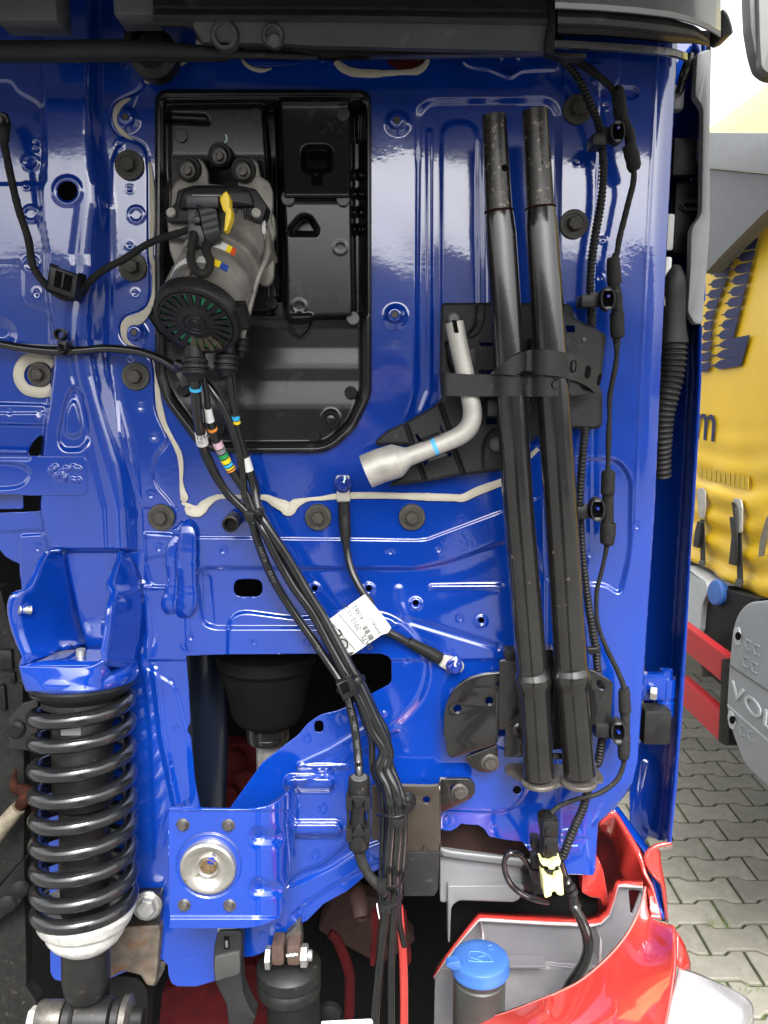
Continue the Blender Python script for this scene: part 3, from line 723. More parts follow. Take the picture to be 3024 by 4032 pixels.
# ================================================================== dark hinge trim along the top
trim = thing('hinge_trim', P(1400, 200, .12), 'dark grey plastic hinge trim running across the top of the blue panel', 'trim')
def sweep_x(xs, prof, name, m, parent, smooth=35):
    """profile [(py, off)] at several px positions, lofted sideways: prof(x) -> list"""
    V = []; Fc = []; n = None
    for x in xs:
        pr = prof(x); n = len(pr)
        V += [P(x, y, o) for y, o in pr]
    for i in range(len(xs)-1):
        for k in range(n-1):
            a = i*n+k; Fc.append((a, a+1, a+n+1, a+n))
    Fc.append(tuple(range(n))[::-1]); Fc.append(tuple((len(xs)-1)*n+k for k in range(n)))
    me = mesh_from(name, V, Fc, m, smooth)
    return link(name, me, parent)
I = np.interp
def ytr(x): return I(x, [600, 1400, 2160], [0, 4, 16])
def pr_main(x):
    d = ytr(x)
    lo = I(x, [600, 640, 660, 760, 775, 1150, 1160, 1300, 2160], [98, 104, 104, 104, 178, 184, 186, 192, 200])
    return [(-60+d, .11), (14+d, .128), (20+d, .122), (34+d, .122), (40+d, .136), (58+d, .142), (70+d, .137), (80+d, .128), (86+d, .122), (lo*.55+40+d*.5, .118), (lo-14+d, .116), (lo+d, .106), (lo+d+2, .06), (-60+d, .06)]
sweep_x(list(np.linspace(604, 2158, 50)), pr_main, 'long_trim', TRIM, trim)
def pr_gl(x):
    d = ytr(x)
    lo = I(x, [760, 1160, 1300, 2160], [190, 205, 222, 216])
    return [(150+d, .0975), (lo-46, .0980), (lo-4, .09712), (lo+I(x, [760, 1100, 1180, 2160], [4, 14, 18, 10]), .086), (lo+6, .05), (150+d, .05)]
sweep_x(list(np.linspace(770, 2158, 30)), pr_gl, 'lower_lip', GLOSSB, trim)
# rib bumps on the trim
for x, y, r, hole in [(895, 150, 48, True), (1082, 150, 38, False)]:
    t_ = lathe('rib_loop', P(x, y, .105), (0, -1, -.2), [(r*.000306*.98, 0), (r*.000306, .014), (r*.000306*.85, .018), (r*.000306*.62, .018), (r*.000306*.55, .004), (r*.000306*.3, .004)], TRIM, trim, 28)
    if not hole: lathe('rivet', P(x+2, y+12, .115), (0, -1, -.2), [(r*.00018, 0), (r*.00018, .007), (r*.00012, .010)], MIDG, t_, 20)
# right corner cap: light grey top, ribbed below
def ycap(x): return I(x, [2180, 2350, 2500, 2650, 2740, 2800, 2840], [24, 32, 44, 62, 88, 115, 140])
def pr_cap(x):
    d = ycap(x); b = I(x, [2180, 2600, 2740, 2840], [.150, .135, .105, .070])
    return [(-80, b-.02), (d-16, b), (d+6, b-.004), (d+12, b-.02), (d+10, .02), (-80, .02)]
sweep_x(list(np.linspace(2186, 2838, 30)), pr_cap, 'corner_cap', PALEP, trim)
def pr_cap2(x):
    d = I(x, [2190, 2350, 2500, 2650, 2740, 2795], [46, 52, 66, 84, 108, 152]); b = I(x, [2180, 2600, 2740, 2800], [.132, .118, .090, .060])
    t = I(x, [2190, 2650, 2740, 2795], [1, .95, .7, .35])
    return [(d-10*t, b-.012), (d, b-.004), (d+20*t, b+.003), (d+44*t, b), (d+56*t, b-.006), (d+62*t, b-.022), (d+86*t, b-.03), (d+92*t, .01), (d-10*t, .01)]
sweep_x(list(np.linspace(2196, 2793, 30)), pr_cap2, 'ribbed_corner', TRIM, trim)
def pr_cap3(x):
    d = I(x, [2170, 2400, 2560, 2660, 2712], [156, 168, 180, 192, 210]); b = I(x, [2180, 2600, 2740], [.100, .092, .05])
    return [(d, b), (d+28, b-.00058), (d+36, b-.006), (d+38, .01), (d, .01)]
sweep_x(list(np.linspace(2176, 2708, 22)), pr_cap3, 'gloss_lip', GLOSSB, trim)
plate('joint_clip', rnd(L('d0 110,0 165,0 160,90 150,370 375,372 372,412 215,415 85,372 95,250 105,180'), 6), .130, .012, BLKP, trim, bev=4)
plate('gap_shade_strip', box2(2140, -90, 2215, 196), .055, .004, VOID, trim, bev=0)  # black strip paints in the shade between the trim pieces
plate('end_bump', spl(L('d0 1330,75 1375,100 1410,210 1395,245 1330,250'), 5, True), .04, .03, TRIM, trim, bev=8)
# dark bar and pads at the top left
barT = thing('crossbar', P(250, 240, .10), 'dark grey horizontal bar across the top left of the blue panel', 'bar')
MB().add(*cable_geo([(-200, 198, .11, 36), (200, 197, .11, 36), (500, 194, .11, 35), (800, 205, .10, 26), (1000, 215, .095, 16), (1250, 225, .09, 10)], 5, 20, .8)).build('bar', BLKT, barT)
MB().add(*cable_geo([(-200, 222, .10, 22), (400, 222, .10, 22), (900, 226, .09, 16)], 4, 14, .8)).build('rubber_edge', RUB, barT)
padm = []
for (x0, x1, y1, lab) in [(-40, 226, 80, 'grey plastic block at the top left corner above the dark bar'), (438, 606, 60, 'grey plastic block hanging beside the end of the long hinge trim')]:
    pd = MB().add(*pbox_geo(x0, -120, x1, y1, .125, .04, .003)).build('plastic_block', MIDG)
    pd['label'] = lab; pd['category'] = 'plastic block'; pd['group'] = 'grey blocks above the panel'
plate('hanging_tab', rnd(L('a0 1020,120 1110,130 1090,170 1060,320 1010,320'), 5), .06, .02, BLKP, trim, bev=2)
dk = lathe('round_boss', P(620, 235, .02), NRM, [(.026, 0), (.026, .02), (.018, .026)], BLKP, trim, 26)

# ================================================================== black hatch cover
hat = thing('hatch_cover', P(1036, 1785, .004), 'black moulded hatch cover plate set in the blue panel behind the motor', 'hatch cover')
HO = rnd([(609, 352, 56), (1463, 352, 60), (1463, 1560, 40), (1400, 1690, 30), (1296, 1784, 60), (850, 1786, 60), (775, 1752, 30), (640, 1572, 40), (610, 1470, 30)], 40, 7)
Hh = Relief(600, 340, 1475, 1795, 4)
Hh.outline(HO)
dd = sd_poly(Hh.X, Hh.Y, HO)
Hh.H += 16*ss(0, -6, dd)*ss(-30, -20, dd)+9*np.exp(-((dd+33)/7)**2)+-14*ss(-34, -46, dd)
inn = inset(HO, 46)
# top ledge
k = Hh.sl(640, 380, 1440, 425); Hh.H[k] += 16*np.exp(-((Hh.Y[k]-398)/9)**2)
# left plate
Hh.emboss(rnd([(668, 420), (1036, 415), (1062, 640), (1070, 960), (1070, 1230), (690, 1230), (668, 900)], 14), 34, 14)
k = Hh.sl(668, 560, 1080, 1240); Hh.H[k] -= 34*ss(600, 760, Hh.Y[k])
Hh.emboss(rnd([(655, 448), (812, 455), (822, 486), (790, 484), (655, 478)], 8), -26, 8)
# slit
Hh.emboss(rnd([(1040, 424), (1092, 424), (1102, 700), (1112, 1180), (1075, 1180), (1060, 800)], 10), -90, 10)
# raised block
BLK = rnd([(1100, 395), (1378, 395), (1382, 700), (1390, 1200), (1388, 1246), (1240, 1250), (1210, 1262), (1180, 1272), (1150, 1265), (1128, 1246), (1118, 900)], 12)
Hh.emboss(BLK, 62, 18)
k = Hh.sl(1090, 390, 1395, 1260); ins = ss(2, -6, sd_poly(Hh.X[k], Hh.Y[k], BLK))
Hh.H[k] += ins*(40*np.clip((Hh.Y[k]-430)/340, 0, 1)**1.6-36*ss(768, 800, Hh.Y[k]))
Hh.emboss(rnd(box2(1192, 578, 1303, 677), 30), -130, 14); Hh.emboss(rnd(box2(1232, 680, 1264, 722), 5), -60, 8); Hh.emboss(rnd(box2(1236, 698, 1260, 722), 4), 12, 8)
Hh.emboss(rnd([(1180, 856), (1200, 850), (1222, 858), (1250, 905), (1246, 922), (1140, 922), (1138, 905), (1160, 880)], 14), -100, 16)
Hh.bead(circ(1340, 950+25, 24, 24), 2, 5, True); Hh.bead(circ(1178, 1208, 25, 24), 3, 6, True)
# right channel
Hh.emboss(rnd([(1384, 424), (1436, 424), (1440, 1242), (1394, 1242)], 8), -90, 10)
Hh.emboss(rnd([(1402, 440), (1422, 440), (1416, 560), (1406, 560)], 5), 22, 8)
for y, h in [(676, 26), (750, 30), (822, 22), (890, 40)]: Hh.emboss(rnd(box2(1404, y, 1424, y+26), 6), h, 8)
# lower rolled field
k = Hh.sl(640, 1225, 1445, 1790)
prof = I(Hh.Y[k], [1225, 1250, 1262, 1290, 1370, 1392, 1430, 1452, 1500, 1520, 1590, 1612, 1790], [0, 0, -10, -18, -18, -16, -12, -10.5, -10, -8, -.5, 1, 1])
inside = ss(-36, -48, dd[k])
Hh.H[k] += prof*inside*ss(640, 760, Hh.X[k])
Hh.emboss(rnd([(1130, 1240), (1235, 1240), (1215, 1300), (1180, 1332), (1150, 1310)], 20), 16, 18)
Hh.dimple(1303, 1651, 36, 8)
kk = 15
sm_ = Hh.H.copy()
for _ in range(2):
    sm_[1:-1, 1:-1] = (sm_[1:-1, 1:-1]*2+sm_[:-2, 1:-1]+sm_[2:, 1:-1]+sm_[1:-1, :-2]+sm_[1:-1, 2:])/6
Hh.H = sm_
link('cover_shell', Hh.mesh('cover_shell', HATM, off0=.006, th=.004), hat)
btn = mesh_from('button', *lathe_geo((0, 0, 0), NRM, [(.0074, -.003), (.0074, .0012), (.0068, .0018)], 22), HATM, 35)
btl = mesh_from('button', *lathe_geo((0, 0, 0), NRM, [(.0074, -.003), (.0074, .0022), (.0068, .0028)], 22), MIDG, 35)
for x, y, o, b in [(1006, 453, .012, 0), (1351, 451, .0235, 0), (1134, 782, .026, 1), (1351, 784, .026, 1), (1069, 1193, .006, 0), (1390, 1253, .010, 1), (1381, 1545, .0075, 0), (1236, 1716, .0085, 0),
                   (722, 1536, .0065, 0), (714, 535, .013, 0), (860, 1690, .0085, 0)]:
    link('button', btl if b else btn, hat, P(x, y, o))
lathe('drain_plug', P(1303, 1651, .0105), NRM, [(.0112, 0), (.0112, .003), (.0100, .0045), (.0075, .0045), (.0066, .002), (.0050, .002), (.0046, .0038), (.0034, .0042)], HATM, hat, 26)
MB().add(*frame_tube([P(x, y, o) for x, y, o in [(890, 530, .012), (894, 548, .012), (884, 565, .012), (886, 582, .012)]], .0009, 6, .3)).build('paint_run', PAINTM, hat)

# ================================================================== wiper motor in the hatch
mot = thing('wiper_motor', P(870, 1240, .05), 'grey wiper motor with black slotted end cap over green mesh in the hatch', 'motor')
plate('mounting_bracket', rnd(L('a0 1395,1790 1405,1540 1440,1480 b0 40,1450 75,1400 90,1310 140,1285 205,1310 245,1400 250,1500 490,1520 492,1390 510,1320 580,1285 650,1320 670,1440 740,1480 775,1560 775,1690 760,1800 800,1910 760,2000 -40,2000'), 10),
      .045, .008, CAST, mot, bev=5)
plate('bracket_arm', rnd(L('b0 690,1780 760,1700 790,1780 800,1920 765,1990 b1 785,60 780,200 745,260 690,265 650,220 640,120 700,-100'), 16), .040, .010, CAST, mot, bev=5)
iso = mesh_from('isolator', *lathe_geo((0, 0, 0), (0, -1, -.10), [(.0135, -.012), (.0135, .006), (.0125, .009), (.0095, .009), (.0092, .014), (.0080, .017)], 24), RUB, 35)
isb = mesh_from('bolt_end', *lathe_geo((0, 0, 0), (0, -1, -.10), [(.0078, .012), (.0078, .018), (.0052, .018), (.0052, .0245), (.0044, .0255), (.0030, .0255), (.0027, .0235)], 16), STEEL, 35)
for x, y, o in [(748, 668, .044), (871, 614, .022), (962, 672, .044)]:
    p = link('isolator', iso, mot, P(x, y, o)); q = link('bolt_end', isb, p, P(x, y, o)+Vector((.0015, 0, -.003)))
# gearbox
plate('gearbox', rnd([(658, 862), (1040, 862), (1050, 900), (1052, 950), (1068, 1000), (1030, 1040), (985, 1080), (700, 1080), (668, 985)], 14), .075, .06, CAST, mot, bev=8)
lid = plate('gearbox_lid', rnd([(655, 868), (656, 832), (690, 800), (700, 750), (760, 730), (930, 728), (1008, 744), (1052, 810), (1036, 864), (1028, 876), (662, 876)], 10), .086, .03, BLKP, mot, bev=6)
MB().add(*plate_geo(rnd([(700, 820), (720, 752), (770, 736), (920, 735), (985, 752), (1000, 812)], 10), .094, .01, bev=8)).build('raised_rim', BLKP, lid)
for x in (930, 965, 985): MB().add(*pbox_geo(x-4, 815, x+4, 866, .092, .008, .0008)).build('rib', BLKP, lid)
for x, y in [(676, 840), (1009, 842)]: lathe('lid_screw', P(x, y, .086), (0, -1, .25), [(.0052, 0), (.0052, .003), (.0042, .0042), (.0018, .0042), (.0016, .003)], ALU, mot, 18)
MB().add(*pbox_geo(1030, 868, 1046, 920, .077, .002, .0004)).build('side_label', WHITE, mot)
# tapered motor body, stepped rings
A0 = P(905, 955, .058); A1 = P(774, 1262, .145)
ax = (A1-A0).normalized(); LEN = (A1-A0).length
lathe('motor_body', A0, ax, [(.025, -.02), (.043, -.015), (.044, .018), (.0415, .022), (.0415, .030), (.0425, .034), (.0425, .041), (.0400, .043), (.0400, .062), (.0420, .065), (.0420, .071), (.0400, .075), (.0390, LEN-.022), (.0415, LEN-.016)], CAST, mot, 48)
for i in range(5):                                    # casting ribs
    a = -.4+i*1.1
    u = ax.orthogonal().normalized(); v = ax.cross(u); d = u*math.cos(a)+v*math.sin(a)
    MB().add(*obox_geo(A0+ax*.095+d*.0385, ax*.028, d*.004, ax.cross(d)*.0022, .001)).build('casting_rib', CAST, mot)
MB().add(*cable_geo([(1050, 905, .07, 10), (1052, 1000, .08, 12), (1012, 1100, .09, 13), (968, 1260, .10, 14), (955, 1330, .10, 10)], 5, 12)).build('casting_rib', CAST, mot)
REF = Vector((0, 0, 1)); REF = (REF-ax*REF.dot(ax)).normalized(); BI = ax.cross(REF)
def sector(name, r, h0, h1, a0, a1, m, n=14):
    V = []; Fc = []
    for i in range(n+1):
        a = math.radians(a0+(a1-a0)*i/n); d = REF*math.cos(a)+BI*math.sin(a)
        for rr, h in ((r, h0), (r, h1), (r-.0006, h1), (r-.0006, h0)): V.append(A0+ax*h+d*rr)
    for i in range(n):
        for k in range(4): Fc.append((i*4+k, i*4+(k+1) % 4, i*4+4+(k+1) % 4, i*4+4+k))
    Fc += [(3, 2, 1, 0), (n*4, n*4+1, n*4+2, n*4+3)]
    return link(name, mesh_from(name, V, Fc, m, 40), mot)
for sg in (1,):
    for h0, h1, seqs in ((.050, .060, [(-28, 28, WHITE), (28, 35, WHITE), (35, 42, YBAND), (42, 49, REDL)]), (.077, .086, [(-55, 24, WHITE), (24, 36, YBAND), (36, 48, BBAND)])):
        for a0, a1, m in seqs: sector('colour_band', .0408 if h0 < .07 else .0405, h0, h1, -a0, -a1, m)
# end cap: rim, hub, slots over green mesh
RC = .0450
lathe('cap_rim', A1-ax*.014, ax, [(RC-.002, 0), (RC, .002), (RC, .012), (RC-.002, .016), (RC-.006, .017), (RC-.008, .014), (RC-.008, .006)], BLKP, mot, 56)
lathe('filter_mesh', A1-ax*.010, ax, [(RC-.0075, 0), (RC-.0075, .0095), (.010, .0105)], GREEN, mot, 56)
lathe('cap_hub', A1-ax*.004, ax, [(.0215, 0), (.0215, .006), (.0200, .0080), (.0125, .0095), (.0118, .0086), (.0105, .0086), (.0100, .0098), (.0068, .0102), (.0062, .0094), (.0052, .0094), (.0046, .0104)], BLKP, mot, 48)
DIRT = mat('tan_dirt_on_plastic', (.06, .05, .032), rough=.7, bump=.4, bscale=700, var=.5, vscale=200)
sp0 = None
for i in range(22):
    a = 2*math.pi*(i+.5)/22; d = REF*math.cos(a)+BI*math.sin(a); t_ = ax.cross(d)
    low = d.z < -.55
    gap = d.x > .72 and abs(d.z) < .45
    r0, r1 = .019, RC-.0075
    MB().add(*obox_geo(A1+ax*(.0026)+d*((r0+r1)/2), d*((r1-r0)/2), t_*.0021, ax*.0013, .0006)).build('spoke', DIRT if low else BLKP, mot)
for a, w_ in ((-92, .012), (97, .010), (118, .006)):
    a = math.radians(a); d = REF*math.cos(a)+BI*math.sin(a)
    MB().add(*obox_geo(A1-ax*.008+d*(RC+.001), d*.004, ax.cross(d)*w_, ax*.006, .002)).build('cap_lug', BLKP, mot)
# grommets under the motor
for x, y, r, o in [(768, 1400, 50, .125), (890, 1385, 46, .11), (945, 1312, 34, .09)]:
    q = .000275*r
    lathe('cable_grommet', P(x, y-34, o-.012), (0, -.15, -1), [(q*.75, 0), (q*.8, .012), (q, .014), (q, .017), (q*.86, .018), (q*.86, .019), (q*1.05, .020), (q*1.05, .023), (q*.9, .024), (q*.9, .025), (q*1.02, .026), (q, .029), (q*.6, .032), (q*.45, .036)], RUB, mot, 26)
lathe('slot_ring', A1-ax*.008, ax, [(RC-.0090, 0), (RC-.0072, 0), (RC-.0072, .0115), (RC-.0085, .0122), (RC-.0092, .0115), (RC-.0092, .004)], BLKP, mot, 56)
lathe('rim_floor', A1-ax*.010, ax, [(RC-.001, 0), (RC-.001, .002), (.02, .0025)], VOID, mot, 40)
# plug with yellow lock
plug = MB().add(*pbox_geo(742, 770, 872, 830, .128, .03, .003)).add(*pbox_geo(748, 826, 850, 905, .124, .03, .004)).add(*cable_geo([(812, 830, .11, 58), (826, 905, .112, 56), (820, 950, .11, 44)], 4, 22)).add(*pbox_geo(750, 880, 818, 985, .126, .02, .003)).add(*pbox_geo(770, 860, 800, 890, .132, .01, .002))
for dy in range(4): plug.add(*cable_geo([(790+dy*5, 858+dy*26, .118, 52), (850+dy*4, 842+dy*26, .112, 50)], 3, 14))
plug.v = [(v[0], v[1]-.014, v[2]) for v in plug.v]
pg = plug.build('plug', mat('blue_black_plug', (.010, .0125, .0155), rough=.36, bump=.1, bscale=900, var=.2, vscale=60), mot)
MB().add(*pbox_geo(756, 766, 868, 772, .1435, .004, .0005)).build('plug_label', GREYP, pg)
plate('plug_lock', rnd(L('b0 345,1610 380,1570 400,1560 425,1620 425,1690 440,1720 440,1780 400,1885 375,1895 385,1800 385,1780 395,1740 370,1720 345,1640'), 5), .142, .014, YEL, pg, bev=4)

# ================================================================== wiring
# braided wire loop on the left
wl = thing('wire_loop', P(260, 1150, .03), 'black cloth wrapped wire hanging in a loop from the left edge to the motor', 'cable')
wp = L('a0 20,960,.02,16 20,1080,.03,17 50,1250,.03,15 90,1450,.03,15 150,1700,.028,15 230,1950,.028,15 a1 265,80,.03,15 330,200,.034,15 420,290,.038,15 520,350,.040,15 600,352,.042,15 670,318,.042,14 720,240,.042,14 800,165,.044,14 900,100,.048,14 1020,40,.052,14 a0 1200,1995,.06,14 1350,1935,.08,14 1500,1890,.10,14 1590,1850,.115,14')
wl_ = cable('wire', wp, TAPE, wl, 8, 12, None, .05)
cable('end_sleeve', L('a0 25,955,.02,22 30,1010,.026,28 25,1080,.03,26 40,1160,.03,18'), RUB, wl, 5, 14)
lathe('end_bolt', P(8, 478, .028), NRM, [(.008, 0), (.008, .004), (.005, .004), (.005, .010), (.004, .011)], STEEL, wl, 14)
lp = L('b0 130,1900,.145,16 b1 105,20,.158,17 130,110,.166,17 185,160,.170,17 245,140,.168,17 265,60,.162,17 240,0,.156,17 b0 230,1990,.145,16')
cable('wire', lp, TAPE, wl, 8, 12, None, .06)
cl = MB().add(*obox_geo(P(262, 1115, .055), (.015, 0, -.005), (.003, 0, .013), (0, .011, 0), .002)); c1 = cl.build('wire_clip', BLKP, wl)
MB().add(*obox_geo(P(248, 1107, .0665), (.0085, 0, -.003), (.002, 0, .0085), (0, .0007, 0), .0004)).build('clip_socket', VOID, c1)  # black plate paints the dark inside of the socket
MB().add(*obox_geo(P(248, 1107, .0672), (.0012, 0, -.0004), (.002, 0, .0085), (0, .0010, 0), .0004)).build('clip_bar', BLKP, c1)
cable('clip_band', [(316, 1125, .046, 20), (330, 1150, .048, 20)], RUB, wl, 3, 12)

# smooth cable crossing from the left
cc = thing('cross_cable', P(300, 1380, .03), 'smooth black cable running in from the left edge across the channel to the bundle', 'cable')
cp_ = L('a1 -200,710,.03,17 0,735,.032,17 200,770,.034,17 480,795,.036,17 700,785,.036,17 850,772,.036,17 1000,780,.038,17 1150,800,.042,17 1300,850,.05,17 1450,930,.06,17 b1 0,890,.068,17 80,935,.074,17 180,1010,.078,17 260,1090,.08,17 340,1210,.08,17 420,1370,.074,17 470,1500,.066,17 510,1650,.058,17 530,1800,.05,17 545,1950,.046,16 b2 610,40,.044,16')
cable('cable', cp_, CABLE, cc, 8, 14)
plate('flat_web', L('a1 0,718 480,745 700,755 1000,745 1000,765 700,790 480,800 0,745'), .030, .004, CABLE, cc, bev=1)
cb = MB().add(*lathe_geo(P(248, 1318, .035), (0, -1, .0), [(.0065, 0), (.0065, .012), (.0055, .0125), (.0050, .0125), (.0048, .004)], 22)).add(*pbox_geo(226, 1343, 262, 1380, .05, .02, .0015)); c2 = cb.build('cable_mount', BLKP, cc)
lathe('mount_socket', P(248, 1318, .0395), NRM, [(.0048, 0), (.0046, .0012)], NUTB, c2, 18)
MB().add(*pbox_geo(232, 1358, 250, 1368, .0508, .003, .0005)).build('clip_socket', VOID, c2)
v, f = frame_tube([P(x, y, o) for x, y, o in [(238, 1345, .045), (232, 1370, .055), (240, 1394, .05), (258, 1396, .04)]], .0024, 8, .5); MB().add(v, f).build('cable_tie', BLKP, cc)

# main harness: leads from the motor down to the underside
hr = thing('cable_harness', P(1100, 2300, .03), 'thick bundle of black cables with cable ties running down from the motor', 'cable harness')
lead = [
 L('b1 150,850,.125,20 145,950,.12,21 145,1100,.11,21 160,1280,.10,21 185,1450,.085,21 215,1600,.07,21 265,1720,.06,20 330,1840,.05,19 420,1970,.044,18 b2 560,30,.042,17 610,120,.044,17 650,260,.044,17 720,450,.042,17 800,620,.040,17 890,770,.038,17 1000,930,.038,17 1100,1070,.040,17 1200,1220,.043,17 1290,1350,.048,17 1360,1470,.054,17 1400,1600,.058,17 1440,1770,.062,17 1465,1950,.068,17 1475,2074,.074,17 b3 1480,60,.08,17 1480,170,.085,17'),
 L('b1 215,850,.115,9 210,1000,.108,10 235,1150,.098,12 250,1290,.09,14 280,1420,.08,17 330,1560,.068,18 400,1700,.058,18 480,1830,.05,17 560,1960,.045,16 b2 640,60,.046,17 700,180,.052,18 770,330,.052,18 850,480,.05,18 950,650,.05,18 1060,800,.05,18 1140,930,.05,18 1230,1100,.052,18 1320,1260,.055,18 1400,1400,.058,18 1470,1530,.06,18 1540,1680,.062,19 1590,1830,.064,20 c2 230,1980,.066,20 c3 190,60,.07,20 250,190,.075,21 280,330,.08,21 290,470,.082,21 280,650,.084,21 265,850,.085,21 260,1050,.085,21 250,1250,.083,20 225,1450,.08,19 195,1700,.076,18 170,1950,.07,18 150,2200,.07,18'),
 L('b1 395,840,.105,15 415,950,.10,15 430,1080,.092,14 450,1200,.084,13 475,1340,.074,13 500,1480,.064,14 540,1620,.056,15 580,1760,.050,16 620,1900,.046,16 b2 660,10,.05,17 720,130,.054,18 800,260,.054,19 890,400,.052,19 980,550,.05,19 1080,720,.05,19 1170,860,.05,19 1260,1020,.052,19 1350,1190,.055,19 1430,1340,.058,19 1510,1500,.06,19 1590,1680,.062,20 c2 210,1830,.064,20 275,2000,.066,20 c3 250,50,.07,20 310,190,.076,21 345,330,.08,21 350,500,.082,20 345,650,.084,20 330,850,.085,20 320,1050,.085,19 315,1250,.083,18 300,1450,.08,17 290,1700,.076,16 290,1950,.07,16 290,2200,.07,16'),
 L('b1 430,860,.098,8 455,1000,.092,7 470,1150,.086,7 490,1300,.076,8 520,1500,.06,10 560,1650,.05,12 610,1800,.044,12 650,1950,.042,12 b2 650,60,.04,12 720,250,.038,12 830,440,.036,12 960,680,.036,12 1100,880,.038,12 1240,1130,.042,13 1350,1330,.046,14 1440,1500,.05,14 1530,1750,.054,14 c2 130,1900,.056,14 c3 140,50,.06,14 200,200,.062,14 225,400,.07,13 220,700,.074,13 215,950,.074,13 210,1200,.072,13'),
 L('b2 640,60,.038,14 740,260,.034,15 860,440,.032,15 1000,640,.032,16 1150,850,.034,16 1290,1080,.04,17 1400,1280,.046,17 1500,1430,.05,17 1600,1650,.054,17 c2 250,1850,.056,17 c3 280,20,.06,17 340,180,.066,17 385,330,.072,17 395,520,.076,16 385,750,.078,15 365,950,.08,14 350,1150,.08,13 355,1300,.075,13 375,1400,.07,12 400,1500,.065,12'),
]
for p in lead: cable('cable', p, CABLE, hr, 6, 14)
def wrap(path, y0, y1, m, name, grow=1.12, wide=None):
    """sleeve round a lead between photo rows y0..y1"""
    q = [a for a in spl(path, 14) if y0 <= a[1] <= y1]
    v, f = frame_tube([P(a[0], a[1], a[2]) for a in q], [a[3]*grow*SC(a[1], a[2]) for a in q], 16)
    return MB().add(v, f).build(name, m, hr)
wrap(lead[0], 1522, 1538, CYAN, 'marker_band')
t0 = wrap(lead[0], 1702, 1752, WHITE, 'label_sleeve')
p = P(800, 1724, .083+.0245*.3); lettering('7249', .0075, basis(P(798, 1722, .0905), (1, 0, .06), (-.06, 0, 1)), INK, hr, .0002)
lettering('352', .0042, basis(P(789, 1744, .0895), (1, 0, .06), (-.06, 0, 1)), INK, hr, .0002)
wrap(lead[1], 1605, 1658, WHITE, 'label_sleeve'); wrap(lead[1], 1683, 1697, ORANGE, 'marker_band')
for a, b, m in [(1735, 1765, PBAND), (1765, 1785, GREYP), (1785, 1802, GBAND), (1802, 1822, YBAND), (1822, 1838, CYAN), (1838, 1846, YBAND), (1846, 1854, ORANGE)]: wrap(lead[1], a, b, m, 'marker_band', 1.1)
wrap(lead[2], 1636, 1651, CYAN, 'marker_band', 1.2); wrap(lead[2], 1651, 1667, YBAND, 'marker_band', 1.2)
wrap(lead[2], 1800, 1854, WHITE, 'label_sleeve', 1.14)
# printed writing on the outer cable jacket
q = spl(lead[0], 14)
for s, y in [('PART 20', 2185), ('RE 4 N', 2270), ('FLEX', 2560), ('OLFLEX 05', 2690), ('DEF 150', 2790), ('14821', 2860), ('7602', 2930), ('OSI', 2985)]:
    i = min(range(len(q)), key=lambda j: abs(q[j][1]-y)); a, b = q[i-6], q[i+6]
    d = P(b[0], b[1], b[2])-P(a[0], a[1], a[2]); d.normalize()
    c = P(q[i][0], q[i][1], q[i][2]+q[i][3]*.00029+.0002)
    lettering(s, .0052, basis(c, d, Vector((0, -1, 0)).cross(d)), MIDG, hr, .0001)
def tie(pts, r, name='cable_tie'):
    v, f = frame_tube([P(*p) for p in spl(pts, 6)], r, 10, .35); return MB().add(v, f).build(name, BLKP, hr)
tie(L('b1 75,1005,.075 60,960,.09 150,950,.108 185,985,.102 160,1040,.10'), .003)
MB().add(*obox_geo(P(738, 1487, .105), (.008, 0, .003), (-.003, 0, .008), (0, .006, 0), .001)).build('tie_head', BLKP, hr)
tie(L('b2 545,75,.055 600,60,.068 660,35,.075 700,5,.06'), .0042); MB().add(*pbox_geo(962, 2018, 1000, 2056, .075, .012, .001)).build('tie_head', BLKP, hr)
m_ = lathe('tie_mount', P(922, 2045, .01), (0, -1, -.05), [(.010, 0), (.010, .026), (.0085, .027), (.0075, .027), (.007, .012)], BLKP, hr, 22)
tie(L('b2 1310,1500,.062 1400,1465,.078 1480,1410,.080 1520,1385,.066'), .0045); MB().add(*obox_geo(P(1370, 2704, .085), (.009, 0, .004), (-.004, 0, .010), (0, .007, 0), .0015)).build('tie_head', BLKP, hr)
MB().add(*obox_geo(P(1358, 2708, .0925), (.004, 0, .002), (-.002, 0, .006), (0, .0006, 0), .0003)).build('tie_slot', VOID, hr)
tie(L('c3 190,440,.08 220,430,.095 300,455,.106 380,440,.104 410,400,.09 420,330,.075'), .0042); MB().add(*pbox_geo(1548, 3228, 1590, 3262, .112, .012, .001)).build('tie_head', BLKP, hr)
tie(L('c3 180,990,.09 240,1020,.108 330,1020,.108 385,970,.096 395,900,.085'), .0040); MB().add(*pbox_geo(1488, 3478, 1520, 3520, .112, .012, .001)).build('tie_head', BLKP, hr)
tie(L('c3 190,1150,.09 250,1185,.106 330,1170,.106 380,1100,.09'), .0040); MB().add(*pbox_geo(1500, 3572, 1540, 3600, .112, .012, .001)).build('tie_head', BLKP, hr)
lathe('tie_button', P(1608, 3160, .060), (1, -.9, 0), [(.012, -.004), (.012, .002), (.009, .005), (.004, .006)], BLKP, hr, 26)
